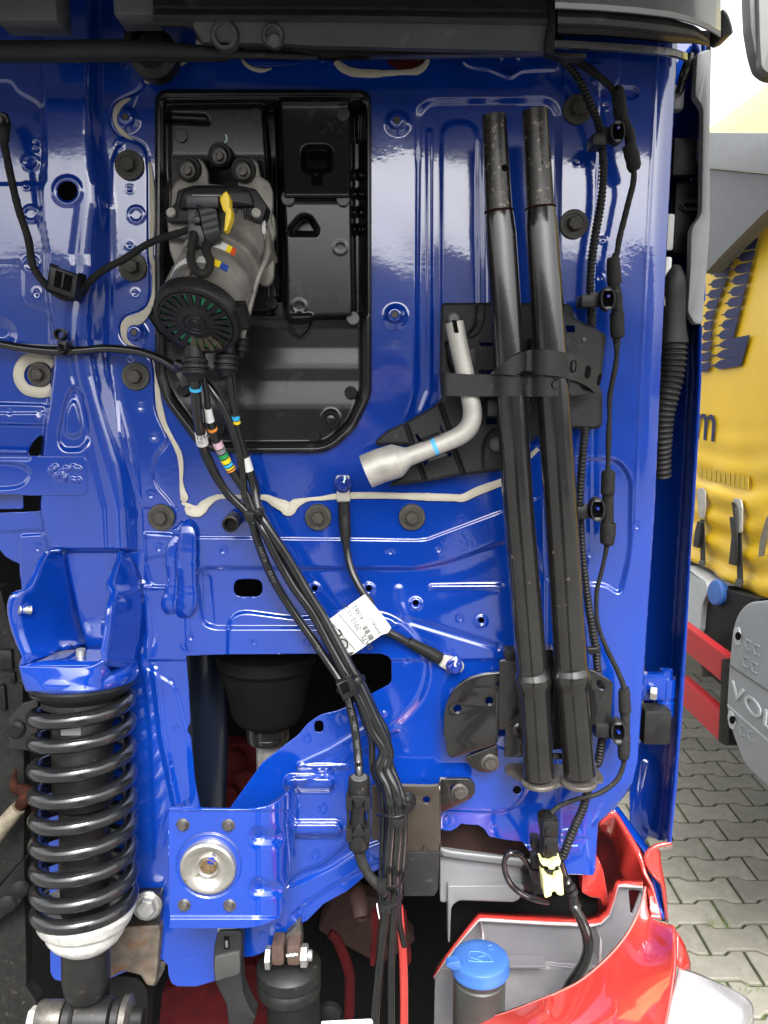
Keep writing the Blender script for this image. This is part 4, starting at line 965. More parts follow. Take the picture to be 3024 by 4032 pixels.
# inline plug at the end of the outer cable
pc = MB()
pc.add(*cable_geo([(1414, 3062, .088, 42), (1414, 3090, .088, 44), (1413, 3125, .088, 43), (1412, 3130, .088, 36)], 2, 24))
pc.add(*cable_geo([(1412, 3130, .088, 36), (1412, 3170, .088, 36), (1410, 3200, .088, 30), (1410, 3235, .088, 32), (1411, 3270, .088, 36), (1412, 3300, .088, 40), (1413, 3335, .088, 40), (1413, 3345, .088, 24)], 3, 24))
for s in (-1, 1):
    for y in (3140, 3262): pc.add(*obox_geo(P(1411+s*36, y+12, .093), (.0035, 0, 0), (0, .009, 0), (0, 0, .0085), .001))
    pc.add(*obox_geo(P(1411+s*40, 3200, .09), (.0016, 0, 0), (0, .006, 0), (0, 0, .022), .0006))
pc.add(*plate_geo([(1380, 3135), (1444, 3135), (1418, 3182), (1406, 3182)], .102, .006, bev=2)).add(*plate_geo([(1380, 3295), (1444, 3295), (1418, 3248), (1406, 3248)], .102, .006, bev=2))
pp = pc.build('inline_plug', BLKP, hr)
lathe('seal_ring', P(1414, 3062, .088), (0, 0, 1), [(.0098, -.001), (.0095, .0012), (.006, .0012)], CYAN if False else MIDG, pp, 22)
cable('cable', L('b3 1480,700,.085,24 1495,790,.086,22 1530,870,.088,20 1580,950,.09,20 1640,1010,.094,20 c3 240,1080,.094,19'), TAPE, hr, 6, 14, None, .03)
cable('stray_wire', L('c3 175,1155,.098,2.5 180,1200,.1,3 195,1280,.1,2.5'), WHITE, hr, 4, 6)

# ================================================================== earth strap
es = thing('earth_strap', P(1500, 2300, .01), 'short black earth cable with metal eye lugs and a white paper tag', 'cable')
plate('eye_lug', rnd(L('b1 1287,1830 1300,1810 1400,1810 1405,1840 1402,1950 1410,1990 1405,2035 1305,2035 1292,1990 1300,1950'), 10), .008, .004, ALU, es, bev=3)
def painted_nut(x, y, o, ax):
    n = MB().add(*lathe_geo(P(x, y, o), ax, [(.0105, 0), (.0105, .002), (.0092, .003)], 24)).add(*hex_prof(P(x, y, o)+Vector(ax).normalized()*.002, ax, .0088, .0075)).add(*lathe_geo(P(x, y, o)+Vector(ax).normalized()*.009, ax, [(.0055, 0), (.005, .004), (.0032, .006)], 16)).build('painted_nut', NUTB, es, 35)
    v, f = frame_tube([P(x+6+3*math.sin(i*1.3), y-34+i*8, o+.0135-abs(i-3)*.0006) for i in range(6)], .0013, 6, .5); MB().add(v, f).build('paint_mark', PAINTM, n)
painted_nut(1350, 1906, .008, (.05, -1, -.1))
ep = L('b1 1355,2030,.009,24 b2 1362,120,.011,23 1368,235,.013,21 1375,300,.014,15 1390,400,.016,15 1420,510,.02,15 1460,600,.024,15 1510,690,.027,15 1580,790,.028,15 c2 70,880,.027,15 180,970,.024,15 270,1015,.02,16 350,1055,.018,16 430,1100,.015,16')
cable('cable', ep, CABLE, es, 8, 14)
cable('shrink_sleeve', L('b1 1355,2020,.009,23 b2 1360,60,.010,24 1365,150,.012,23 1370,235,.013,21 1371,240,.013,16'), RUB, es, 5, 18)
cable('shrink_sleeve', L('c2 438,1095,.015,16 445,1100,.015,20 520,1140,.013,23 600,1180,.011,25 660,1215,.010,26 690,1230,.009,24'), RUB, es, 5, 18)
plate('eye_lug', rnd(L('c2 715,1205 770,1210 830,1235 885,1270 885,1310 860,1345 800,1340 735,1320 675,1285'), 8), .008, .004, ALU, es, bev=3)
painted_nut(1788, 2620, .008, (.05, -1, -.15))
# paper tag folded round the cable
TG = L('b2 1525,705 1659,860 c2 300,985 265,1020 215,1035 b2 1410,1215 1230,915')
tag = plate('paper_tag', [TG[0], TG[1], (1540, 2470), TG[3], TG[4], (1400, 2570), (1380, 2582), (1293, 2441)], lambda x, y: .040+.006*math.sin((x+y)/90), .0006, WHITE, es, bev=0)
e_x = (P(1380, 2585, .046)-P(1293, 2441, .046)); e_y = P(1435, 2340, .046)-P(1293, 2441, .046)
ux = -(P(1380, 2585, 0)-P(1293, 2441, 0)).normalized(); uy = Vector((0, -1, 0)).cross(ux)
o2 = .0482
def tgm(x, y): return basis(P(x, y, o2), ux, uy)
lettering('VOL', .021, tgm(1352, 2540), INK, es, .0002)
lettering('DATE   2015 11 27', .0088, tgm(1408, 2466), INK, es, .0002, .95)
lettering('41862', .0080, tgm(1412, 2412), INK, es, .0002)
lettering('20954237', .0060, tgm(1478, 2462), INK, es, .0002)
bc = MB()
for i in range(14):
    if i in (3, 7, 8): continue
    c = P(1436+i*2.2, 2468+i*3.7, o2); bc.add(*obox_geo(c, ux*.0004, uy*.0032, Vector((0, .0002, 0)), 0))
bc.build('barcode', INK, es, kind='stuff')
for a, b in [((1333, 2418), (1434, 2538)), ((1299, 2444), (1400, 2561))]:
    v, f = frame_tube([P(a[0], a[1], o2), P(b[0], b[1], o2)], .0005, 5); MB().add(v, f).build('printed_line', INK, es)

# ================================================================== tool holder, bars, wrench, strap
th = thing('tool_holder', P(1950, 1900, .01), 'dark moulded plastic tool holder plate behind the two steel bars', 'holder')
HP = rnd(L('c1 700,398,18 1120,398,4 1420,400,4 d1 225,352,10 270,360,14 285,450,10 500,560,18 515,580,10 485,840 483,860,4 465,930 487,990 487,1210,14 455,1238,14 270,1235 c1 1490,1480,20 1430,1540 1310,1660 1180,1770,10 860,1810 560,1862 290,1895,16 280,1890 300,1860 390,1810 430,1660 500,1590 420,1560 250,1560 175,1570,10 160,1530,16 260,1440 420,1370 650,1235,20 705,1170 685,1000'), 8)
holdr = Relief(1470, 1180, 2400, 1925, 4); holdr.outline(HP)
hd = sd_poly(holdr.X, holdr.Y, HP)
holdr.H += 12*ss(0, -10, hd)
holdr.emboss(rnd(L('c1 985,400 1060,400 1050,560 1000,660 915,690 920,650 970,600 985,520'), 20), -16, 12)
holdr.emboss(rnd(L('c1 735,720 770,720 810,970 800,990 760,900'), 8), -22, 10)
holdr.emboss(rnd(L('c1 1040,1790 1040,1560 1100,1440 1190,1420 1190,1790'), 24), -14, 12)
for pl in (L('c1 700,1240 765,1430'), L('c1 415,1400 460,1540'), L('c1 520,1720 575,1870'), L('c1 810,1610 885,1810')): holdr.bead(pl, -18, 12)
for q in (box2(1886, 1348, 1952, 1364, 6), box2(1885, 1455, 1965, 1472, 6)): holdr.hole(q)
for s in ('c1 480,1470 505,1465 545,1530 520,1540', 'c1 680,1400 705,1395 725,1460 700,1470', 'c1 745,1625 775,1610 790,1650 765,1662', 'c1 550,1690 580,1680 588,1725 565,1732', 'd1 228,505 295,505 297,555 230,555', 'c1 1062,1345 1150,1342 1155,1390 1066,1395'):
    holdr.hole(rnd(L(s), 6))
link('holder_plate', holdr.mesh('holder_plate', BLKT, off0=.022, th=.004, smooth=45), th)
lathe('fixing_knob', P(1785, 1255, .028), NRM, [(.0075, 0), (.0072, .005), (.005, .008), (.003, .008)], MIDG, th, 20)
lathe('fixing_knob', P(1955, 1750, .026), NRM, [(.0085, 0), (.008, .004), (.005, .007)], MIDG, th, 20)
lathe('fixing_rivet', P(2296, 1338, .024), NRM, [(.0028, 0), (.0028, .003), (.0012, .0045)], MIDG, th, 12)
for x0, y0, x1, y1 in [(1832, 1370, 1872, 1452), (1920, 1570, 1984, 1640), (2062, 1566, 2094, 1630), (2220, 1330, 2245, 1382), (2094, 1330, 2130, 1385), (2060, 1395, 2090, 1420)]:
    MB().add(*pbox_geo(x0, y0, x1, y1, .060, .035, .0025)).build('clip_jaw', BLKT, th)
for s in ('c1 545,1530 690,1470 695,1490 560,1560', 'c1 590,1680 735,1620 745,1650 600,1700'):
    plate('clip_jaw', L(s), .072, .04, BLKT, th, bev=3)
CYM = mat('worn_cyan_paint', (.08, .38, .66), rough=.6, var=.2)
MB().add(*pbox_geo(2125, 1352, 2131, 1380, .0605, .002, .0004)).build('paint_fleck', CYM, th)
MB().add(*pbox_geo(2064, 1568, 2084, 1578, .0605, .002, .0004)).build('paint_fleck', CYM, th)

def bar(label, pts, extra):
    """two-diameter steel bar with swaged neck and crimped ring; pts: px,py,r along the axis"""
    t = thing('steel_bar', P(pts[-1][0], pts[-1][1], .075), label, 'steel bar', 'steel jack bars held by the strap')
    def seg(y0, y1, rs, name, m, n=2, seg_=36):
        ys = [p[1] for p in pts]; xs = [p[0] for p in pts]
        q = [(float(I(y, ys, xs)), y, .075, r) for y, r in rs]
        w_ = [P(a[0], a[1], a[2]) for a in q]; r = [a[3]*SC(a[1], a[2]) for a in q]
        return MB().add(*frame_tube(w_, r, seg_)).build(name, m, t, 40)
    return t, seg
for (label, top, step, ring, bot, rr, pts, hole) in [
    ('left black steel bar with a chamfered slotted top and narrow worn neck', 458, 832, 2690, 3056, (49, 53, 60.5, 60), [(1945, 455), (1964, 832), (1979, 1000), (2041, 2000), (2099, 2690), (2123, 3060)], (1985, 662)),
    ('right black steel bar, topmost of the pair, with a rust chipped lower end', 438, 818, 2672, 3046, (51, 55, 65, 63), [(2105, 434), (2128, 818), (2141, 1000), (2208, 2000), (2250, 2672), (2282, 3046)], (2140, 643))]:
    t, seg = bar(label, pts, None)
    a, b, c, d = rr
    top_ = seg(0, 0, [(top+18, a*.80), (top, a*.80), (top-4, a*.9), (top-2, a), (top+6, a*1.0), (top+40, a), (step, b)], 'upper_tube', TUBEW)
    seg(0, 0, [(step-4, b+1), (step-3, b+5), (step+4, b+5), (step+5, b+3)], 'weld_seam', RUST)
    seg(0, 0, [(step+4, b+2), (step+30, b+5), (step+60, c-2), (step+80, c), (1400, c), (2000, c), (ring-60, c), (ring-42, c+2), (ring-28, c+11), (ring-8, c+13), (ring+10, c+8), (ring+26, c+3), (ring+36, d+1), (ring+50, d), (bot-90, d), (bot, d)], 'main_tube', TUBEM)
    p = P(hole[0], hole[1], .075+a*.000283-.0012)
    dh = lathe('drilled_hole', P(hole[0], hole[1], .075+a*.000283*.80), (.35, -1, 0), [(.0036, 0), (.0036, .0015), (.0030, .0019)], VOID, t, 18)  # black disc stands in for the dark inside of the hole
    # inside of the open top
    lathe('bore', P(pts[0][0], top+4, .075), (0, 0, 1), [(.0114, 0), (.0110, .0018)], VOID, t, 24)
# chipped paint patches at the foot of the right bar are in its material; foot plate carries both bars
ft = thing('bar_bracket', P(2180, 3060, .03), 'black steel bracket with a flat foot plate carrying both bars', 'bracket')
fp_px = L('c3 1215,40 1230,70 1330,130 1440,192 1520,200 1659,197')+L('d3 130,165 490,132 497,112 465,50 420,0')+[(2320, 2985), (1990, 2985)]
# foot plate lies level: built as a horizontal sheet
zf = P(2180, 3085, .075).z
def onlevel(px, py, z):
    x = (px-1512)/FPX; u_ = (2016-py)/FPX; t = (z-1.70)/(-SP+u_*CP); return Vector((x*t, -1.0+(CP+u_*SP)*t, z))
fpw = [onlevel(px, py, zf) for px, py in rnd(L('c3 1215,30 1225,70 1330,130 1440,188 1520,196 1659,192')+L('d3 130,160 490,130 497,110 450,30')+[(2300, 3010), (2010, 3005)], 6)]
V = [v for v in fpw]+[v-Vector((0, 0, .004)) for v in fpw]; n = len(fpw)
Fc = [tuple(range(n)), tuple(range(2*n-1, n-1, -1))]+[(i, (i+1) % n, n+(i+1) % n, n+i) for i in range(n)]
link('foot_plate', mesh_from('foot_plate', V, Fc, FOOT, 35), ft)
for x, y, r in [(2122, 3056, 74), (2280, 3046, 76)]:
    c = P(x, y, .075); c.z = zf
    lathe('foot_ring', c, (0, 0, 1), [(r*.000283*.8, 0), (r*.000283, 0), (r*.000283, .003), (r*.000283*.92, .0045), (r*.000283*.8, .0045)], FOOT, ft, 36)
plate('side_plate', rnd(L('c2 1190,1340,6 1190,1385,4 1150,1440,4 1190,1470,4 1162,1910,8 1140,1935,8 780,2045,20 745,2000,10 735,1900 720,1860,8 720,1700,30 740,1600,40 800,1480,60 910,1390,50 1050,1355,20'), 8),
      .030, .004, GLOSSB, ft, holes=[circ(*T('c2', 832, 1640), 16, 18, 16), circ(*T('c2', 1093, 1575), 15, 18, 16)], bev=4)
plate('lower_tab', rnd(L('c2 890,2040 1160,1935 1165,2074 c3 1158,30 1140,75 1060,88 985,70 930,20'), 14), .022, .004, GLOSSB, ft, bev=3)
hx = MB().add(*lathe_geo(P(1930, 3002, .022), NRM, [(.0115, 0), (.0115, .002), (.009, .003)], 26)).add(*hex_prof(P(1930, 3002, .024), (-.05, -1, 0), .0082, .008)); hx.build('hex_bolt', STEEL, ft)
plate('back_plate', rnd(L('c2 1175,1250 1290,1235 1540,1240 1640,1240')+L('d2 200,1000 250,1000 255,1690 100,1720')+L('c2 1560,2030 1215,2035 1225,1810 1170,1810'), 4), .032, .004, GLOSSB, ft, bev=2)
plate('back_web', rnd(L('d2 90,1000 150,1000 150,1260 140,1700 100,1700'), 4), .045, .02, GLOSSB, ft, bev=2)
plate('side_ear', rnd(L('d2 385,1138,6 430,1150 550,1222,14 565,1245,8 545,1560,14 535,1595,12 500,1590 410,1530 395,1300'), 8), .046, .004, GLOSSB, ft, holes=[rnd(L('d2 445,1225 475,1215 500,1265 495,1285 470,1280 450,1250'), 8)], bev=4)
plate('hook_tab', rnd(L('d2 375,1000 400,990 455,988 468,1005 465,1030 400,1040'), 6), .05, .006, BLKP, ft, bev=3)
MB().add(*pbox_geo(1990, 2562, 2040, 2604, .05, .02, .002)).build('rubber_stop', RUB, ft)
lathe('rivet', P(2045, 2872, .034), NRM, [(.009, 0), (.009, .002), (.006, .004), (.003, .004)], GLOSSB, ft, 20)
lettering('8', .012, basis(P(2024, 2797, .0335), (1, 0, .05), (-.05, 0, 1)), GLOSSB, ft, .0006)
MB().add(*pbox_geo(2170, 2968, 2262, 2990, .05, .003, .0005)).build('foot_gusset', GLOSSB, ft)

# wheel wrench
wr = thing('wheel_wrench', P(1640, 1800, .06), 'bent galvanised wheel wrench with a wide socket end clipped below the strap', 'wrench')
wp2 = L('c1 806,555,.068,36 850,780,.068,36 900,1000,.068,36 935,1170,.068,36 953,1280,.068,37 945,1370,.068,38 905,1440,.068,38 840,1490,.068,37 750,1530,.068,36 640,1575,.068,36 540,1615,.068,36 460,1645,.068,37 430,1655,.068,38 345,1685,.068,66 330,1690,.068,68 200,1730,.068,68 85,1778,.068,68')
w_, r_ = px_path(wp2[:11], 6)
w2, r2 = px_path(wp2[10:], 1)
V, Fc = frame_tube(w_+w2[1:], r_+r2[1:], 32, cap=False)
n0 = len(V); 
# socket bore at the end and slotted other end
d_ = (w2[-1]-w2[-2]).normalized()
mb = MB().add(V, Fc)
mb.build('wrench_body', ALU, wr, 40)
lathe('socket_bore', w2[-1], -d_, [(.0192, 0), (.0150, 0.0005), (.0150, .02), (.001, .02)], STEEL, wr, 6)
d0 = (w_[0]-w_[1]).normalized(); up = d0
MB().add(*obox_geo(P(1793, 1285, .0795), (.0025, 0, 0), (0, .0012, 0), d0*.007, .001)).build('end_slot', VOID, wr)
lathe('pipe_end', w_[0], -d0, [(.0100, -.0002), (.0085, 0), (.0085, .01), (.001, .01)], VOID, wr, 24)
q = spl(wp2[:11], 10)
mk = [a for a in q if 1701 <= a[0] <= 1722 and a[1] > 1700]
v, f = frame_tube([P(a[0], a[1], a[2]) for a in mk], [a[3]*1.012*SC(a[1], a[2]) for a in mk], 28, cap=False); MB().add(v, f).build('paint_band', CYM, wr)

# rubber strap: lower band, then the free end doubled over with slots
st = thing('rubber_strap', P(2050, 1550, .10), 'dark rubber strap with slotted free end wrapped across bars and wrench', 'strap')
def band(name, top, bot, off, m, parent, th=.003, holes=()):
    return plate(name, top+bot[::-1], off, th, m, parent, holes=holes, bev=2)
def ov(x, y):                                   # height of the strap over the bars
    h = .082
    for cx, r in ((2010, 60), (2165, 66), (1850, 40)):
        h = max(h, (.075 if cx > 1900 else .068)+math.sqrt(max(0, (r*.000283+.002)**2-((x-cx)*.000283)**2)))
    e = max(0, (1760-x)/40.); h -= .03*min(1, e)**2
    e = max(0, (x-2260)/110.); h -= .03*min(1, e)
    return h
def band3(top, bot, name, offs, n=60, th=.003):
    """curved band between two splined edges (photo px), thickness to the back"""
    tp = spl(top, 12); bt = spl(bot, 12)
    def at(c, t):
        k = t*(len(c)-1); i = min(int(k), len(c)-2); u_ = k-i
        return (c[i][0]*(1-u_)+c[i+1][0]*u_, c[i][1]*(1-u_)+c[i+1][1]*u_)
    V = []; Fc = []; m_ = 6
    for i in range(n+1):
        a, b = at(tp, i/n), at(bt, i/n)
        row = []
        for j in range(m_+1):
            x, y = a[0]*(1-j/m_)+b[0]*j/m_, a[1]*(1-j/m_)+b[1]*j/m_
            row.append(P(x, y, offs(x, y)))
        V += row+[p+Vector((0, th, 0)) for p in row[::-1]]
    w2_ = 2*(m_+1)
    for i in range(n):
        for k in range(w2_): Fc.append((i*w2_+k, i*w2_+(k+1) % w2_, (i+1)*w2_+(k+1) % w2_, (i+1)*w2_+k))
    Fc += [tuple(range(w2_))[::-1], tuple(n*w2_+k for k in range(w2_))]
    return link(name, mesh_from(name, V, Fc, STRAPM, 50), st)
band3(L('c1 690,960 800,975 1000,985 1200,990 1310,1000 1450,985 1600,985 d1 130,895 280,895 360,920 440,965'), L('c1 695,1150 850,1162 1100,1162 1300,1163 1450,1165 1659,1162 d1 130,1000 280,1000 380,985 440,990'), 'lower_band', ov)
band3(L('c1 1100,975 1200,900 1300,830 1400,790 1480,780 1590,782 d1 100,675 220,695 330,725 430,790 490,850'), L('c1 1110,982 1250,985 1310,990 1370,955 1420,955 1520,985 d1 0,850 150,862 260,885 370,930 440,985'), 'free_end', lambda x, y: ov(x, y)+.006)
for s in ('d1 265,755,14 300,748 308,780 300,830 278,842 260,825', 'd1 375,790 402,785 410,820 398,875 378,885 362,865', 'd1 465,850 484,840 482,880 468,930 452,925 455,890'):
    q = rnd(L(s), 8); plate('strap_slot', q, lambda x, y: ov(x, y)+.0068, .001, VOID, st, bev=0)  # black plates laid on the strap paint the dark of its slots
plate('strap_slot', rnd(L('d1 130,905 155,890 250,890 255,940 235,960 150,958 125,935'), 12), lambda x, y: ov(x, y)+.0008, .001, VOID, st, bev=0)
plate('strap_slot', rnd(L('d1 330,925 430,965 435,980 350,960'), 6), lambda x, y: ov(x, y)+.0008, .001, VOID, st, bev=0)
plate('strap_slot', spl(L('c1 1335,985 1370,965 1420,965 1440,985'), 4, True), lambda x, y: ov(x, y)+.0075, .001, VOID, st, bev=0)

# ================================================================== right-hand conduit and taped cable
cn = thing('corrugated_conduit', P(2300, 3300, .03), 'thin corrugated black conduit running down beside the right steel bar', 'cable')
seg1 = L('d0 165,400,.03,13 230,450,.03,13 300,530,.03,14 350,620,.032,14 400,730,.034,15 445,830,.034,15 470,920,.034,15 485,1030,.034,15 495,1150,.033,15 492,1300,.032,15 475,1450,.03,16 445,1620,.03,16 418,1795,.03,16 d1 408,100,.03,15 402,250,.03,15 408,380,.03,15 412,520,.016,15 400,800,.010,15 378,1100,.010,15 366,1240,.022,15 350,1400,.03,15 335,1600,.03,15 325,1795,.03,15 d2 335,60,.03,12 348,300,.03,13 370,530,.032,14 400,750,.034,15 425,900,.036,16 445,1000,.036,16 450,1100,.034,14 470,1250,.03,14 485,1450,.03,15 490,1580,.03,15 478,1690,.03,16 460,1795,.03,16 d3 430,30,.03,16 390,180,.03,16 350,330,.034,16 300,440,.04,17 250,560,.046,17 205,680,.05,16')
MB().add(*conduit_geo([(a, b, c, d*1.13) for a, b, c, d in seg1], 14, .22, 12)).build('conduit', RUB, cn, 45)
cn2 = thing('taped_cable', P(2380, 2900, .03), 'black cable with taped lumps along the right edge of the blue panel', 'cable')
tc = L('d0 250,420,.03,13 330,450,.03,14 400,490,.034,15 480,555,.036,14 560,630,.038,14 610,750,.04,16 640,850,.04,20 680,950,.04,22 690,1060,.04,20 710,1200,.038,12 705,1300,.036,12 680,1400,.034,12 650,1520,.032,12 610,1680,.03,12 590,1795,.03,11 d1 575,20,.03,12 570,200,.03,20 590,300,.032,22 592,450,.032,22 590,600,.03,16 590,700,.03,10 580,800,.03,11 555,920,.03,10 540,1020,.03,11 538,1150,.03,9 532,1300,.03,12 528,1500,.03,9 530,1600,.03,20 525,1790,.03,24 d2 525,120,.03,24 520,250,.03,12 505,350,.03,9 475,480,.03,9 450,580,.03,9 445,700,.03,9 455,820,.03,9 490,930,.03,9 540,1040,.03,10 595,1150,.032,10 640,1270,.034,12 645,1400,.034,20 650,1550,.036,18 640,1700,.036,22 640,1795,.036,10 d3 625,60,.036,10 590,130,.038,10 520,190,.04,10 430,235,.044,10 320,260,.05,9 220,295,.058,9 160,330,.064,10 125,365,.068,12')
cable('cable', tc, TAPE, cn2, 8, 12, None, .04)
for s in ('d0 590,640,.04,20 598,650,.04,24 610,740,.04,27 620,820,.04,27 625,835,.04,22', 'd0 670,1020,.04,22 675,1030,.04,27 700,1110,.04,29 712,1180,.038,27 720,1205,.038,20',
          'd1 560,20,.032,22 565,50,.032,26 570,150,.032,28 575,215,.032,28 580,225,.032,22', 'd1 590,400,.034,22 592,420,.034,27 592,510,.034,28 596,580,.034,26 597,595,.034,18',
          'd1 530,1530,.032,20 530,1545,.032,26 528,1610,.032,27 525,1690,.032,26 524,1700,.032,20', 'd2 535,95,.032,26 530,110,.032,30 525,190,.032,30 522,250,.032,26 520,262,.032,14',
          'd2 640,1280,.036,20 642,1295,.036,22 645,1380,.036,24 648,1440,.036,23 648,1450,.036,18', 'd2 645,1600,.038,20 642,1620,.038,24 640,1700,.038,25 638,1760,.038,22 638,1768,.038,16'):
    cable('tape_wrap', L(s), TAPE, cn2, 6, 16, None, .05)
# clips that tie both together: collar + oval socket over a blue stud
def clip(cx, cy, gx, gy, label, tilt=0):
    t = thing('cable_clip', P(cx, cy, .02), label, 'clip', 'clips joining conduit and taped cable')
    a, b = P(gx, gy, .034), P(cx, cy, .046)
    MB().add(*pbox_geo(gx-26, gy-24, gx+26, gy+26, .052, .03, .002)).build('collar', BLKP, t)
    MB().add(*obox_geo((a+b)/2+Vector((0, .004, 0)), Vector((abs(b.x-a.x)/2, 0, 0)), (0, .006, 0), (0, 0, .008), .001)).build('bridge', BLKP, t)
    ov_ = circ(cx, cy, 29, 28, 48)
    plate('socket_ring', ov_, .058, .014, BLKT, t, holes=[circ(cx, cy, 23, 24, 42)], bev=2)
    plate('socket_floor', circ(cx, cy, 26, 24, 46), .047, .002, VOID, t, bev=0)
    lathe('stud', P(cx-4, cy-8, .047), NRM, [(.0024, 0), (.0024, .005), (.0016, .0065)], NUTB, t, 14)
    for s in (-1, 1): MB().add(*pbox_geo(cx-12, cy+s*36-5, cx+12, cy+s*36+5, .0575, .004, .0006)).build('socket_web', MIDG, t)
clip(2434, 517, 2362, 545, 'black cable clip level with the necks of the bars, highest on the conduit')
clip(2395, 1176, 2317, 1183, 'black cable clip beside the upper right corner of the tool holder')
clip(2354, 2008, 2288, 2020, 'black cable clip between the tool holder and the foot of the bars')
clip(2436, 2886, 2372, 2880, 'black cable clip lowest on the conduit beside the bracket ear')

# ================================================================== helper: bent sheets between curves
def rs(c, n, sp=True):
    """resample a curve of world points to n+1 points"""
    q = [Vector(a) for a in (spl(c, 8) if sp and len(c) > 2 else c)]
    d = [0]
    for i in range(1, len(q)): d.append(d[-1]+(q[i]-q[i-1]).length)
    out = []
    for k in range(n+1):
        s = d[-1]*k/n; i = 0
        while i < len(q)-2 and d[i+1] < s: i += 1
        t = (s-d[i])/max(1e-9, d[i+1]-d[i]); out.append(q[i].lerp(q[i+1], t))
    return out
def sheet(name, curves, m, parent, th=.003, n=40, k=6, sp=True, smooth=50):
    """curves: list of lists of (px,py,off); lofted, thickened"""
    C_ = [rs([P(*p) for p in c], n, sp) for c in curves]
    V = []; Fc = []; rows = []
    for i in range(n+1):
        col = spl([c[i] for c in C_], k) if len(C_) > 2 else [C_[0][i].lerp(C_[1][i], j/k) for j in range(k+1)]
        rows.append([Vector(q) for q in col])
    w_ = len(rows[0])
    for r in rows: V += r
    for i in range(n):
        for j in range(w_-1):
            a = i*w_+j; Fc.append((a, a+1, a+w_+1, a+w_))
    o = link(name, mesh_from(name, V, Fc, m, smooth), parent)
    md = o.modifiers.new('thickness', 'SOLIDIFY'); md.thickness = th; md.offset = 0
    return o

# ================================================================== spring box on the cab (open fronted blue bracket)
LB = L('a2 500,345,.026 385,350,.032 335,400,.050 220,640,.080 110,700,.095 68,800,.098 88,950,.098 150,1130,.098 182,1215,.098 165,1285,.098')
LC = L('a2 505,345,.021 520,400,.010 550,540,.008 590,720,.008 625,880,.008 650,980,.008 675,1060,.008 690,1110,.010 640,1125,.03 570,1130,.045')
sheet('spring_box_wall', [LB, LC], BLUE, cab, .0045, 48, 6)
RB = L('a2 968,355,.024 958,430,.034 880,610,.060 912,690,.068 880,820,.085 868,960,.09 850,1080,.094 838,1180,.097 845,1230,.098 800,1290,.098')
RCc = L('a2 1000,345,.012 1090,450,.004 1150,620,.002 1172,780,.001 1175,900,.001 1165,1020,.001 1145,1120,.003 1120,1200,.008 1110,1260,.015 1100,1310,.02')
sheet('spring_box_wall', [RB, RCc], BLUE, cab, .0045, 48, 6)
sheet('box_floor', [L('a2 170,1292,.096 840,1292,.096'), L('a2 560,1135,.012 1040,1130,.012')], BLUE, cab, .003, 10, 4, False)
sheet('box_lip', [L('a2 160,1285,.099 400,1292,.101 700,1296,.101 845,1240,.099'), L('a2 185,1385,.101 420,1390,.104 720,1390,.104 900,1330,.085'), L('a2 220,1490,.100 430,1500,.108 740,1500,.106 960,1440,.07')], BLUE, cab, .004, 36, 5)
AX0 = P(318, 2690, .055)
st1 = MB().add(*frame_tube([P(150/2.074+0, 2401, .086), P(240/2.074, 2402, .075)], .0072, 16)).build('stud_collar', BLUE, cab)
v, f = resample([P(70, 2401, .088), P(118, 2402, .078)], [.0055, .0055], .0008)
MB().add(*frame_tube(v, [.0055*(1-.10*(i % 2)) for i in range(len(v))], 14)).build('threaded_stud', ZINC, cab)
v, f = resample([P(320, 2625, .06), P(320, 2598, .06), P(319, 2590, .06), P(318, 2556, .06)], [.0075, .0068, .006, .0055], .0012)
MB().add(*frame_tube(v, [r*(1-.08*(i % 2)) if i < len(v)*.5 else r for i, r in enumerate(f)], 16)).build('threaded_stud', ZINC, cab)

# ================================================================== coil-over strut
strut = thing('spring_strut', P(325, 3990, .06), 'black coil spring around a damper under the blue spring box at lower left', 'spring strut')
AO = .058
ys_front = [2745, 2790, 2840, 2937, 3052, 3157, 3260, 3362, 3466, 3566, 3640, 3672]
tn = [-.5, 0, .5, 1.5, 2.5, 3.5, 4.5, 5.5, 6.5, 7.5, 8.35, 8.8]
SA, SB = P(321, 2690, .046), P(337, 3700, .086)
SD = (SB-SA).normalized(); SF = (Vector((0, -1, 0))-SD*Vector((0, -1, 0)).dot(SD)).normalized(); SX = SF.cross(SD)
if SX.x < 0: SX = -SX
def py_of(v):
    t = v-CAM; return 2016-(t.y*SP+t.z*CP)/(t.y*CP-t.z*SP)*FPX
def s_at(py, r):
    """distance down the strut axis where the front of radius r shows at photo row py"""
    lo, hi = -.3, .8
    for _ in range(40):
        m_ = (lo+hi)/2
        if py_of(SA+SD*m_+SF*r) < py: lo = m_
        else: hi = m_
    return (lo+hi)/2
RW, RCOIL = .0090, .0545
s_front = [s_at(y, .054) for y in ys_front]
pts = []
for i in range(int((8.8+.5)*40)+1):
    tt = -.5+i/40; c = SA+SD*float(I(tt, tn, s_front))
    th_ = -math.pi/2-2*math.pi*(tt-.5)
    pts.append(c+SX*(RCOIL*math.cos(th_))-SF*(RCOIL*math.sin(th_)))
rr = [RW*(min(1, .35+i/40)) if i < 26 else RW for i in range(len(pts))]
MB().add(*frame_tube(pts, rr, 16)).build('coil_spring', SPRM, strut, 60)
sp_txt = text_mesh('21071091', .0085, .0002); sp_txt.materials.clear(); sp_txt.materials.append(mat('faded_print', (.09, .12, .09), rough=.7))
def bend(me):                                           # wrap the print round the coil
    s0 = s_at(2838, .054)
    for v in me.vertices:
        a = math.radians(-128)+v.co.x/RCOIL
        c = SA+SD*(s0-v.co.y-(a+math.pi/2)*.0045); r = RCOIL+RW*.86
        v.co = c+SX*(r*math.cos(a))-SF*(r*math.sin(a))
bend(sp_txt); link('lettering', sp_txt, strut)
def vlathe(name, ycs, m, seg=40, parent=strut):
    return lathe(name, SA, SD, [(r, s_at(y, r)) for r, y in ycs], m, parent, seg)
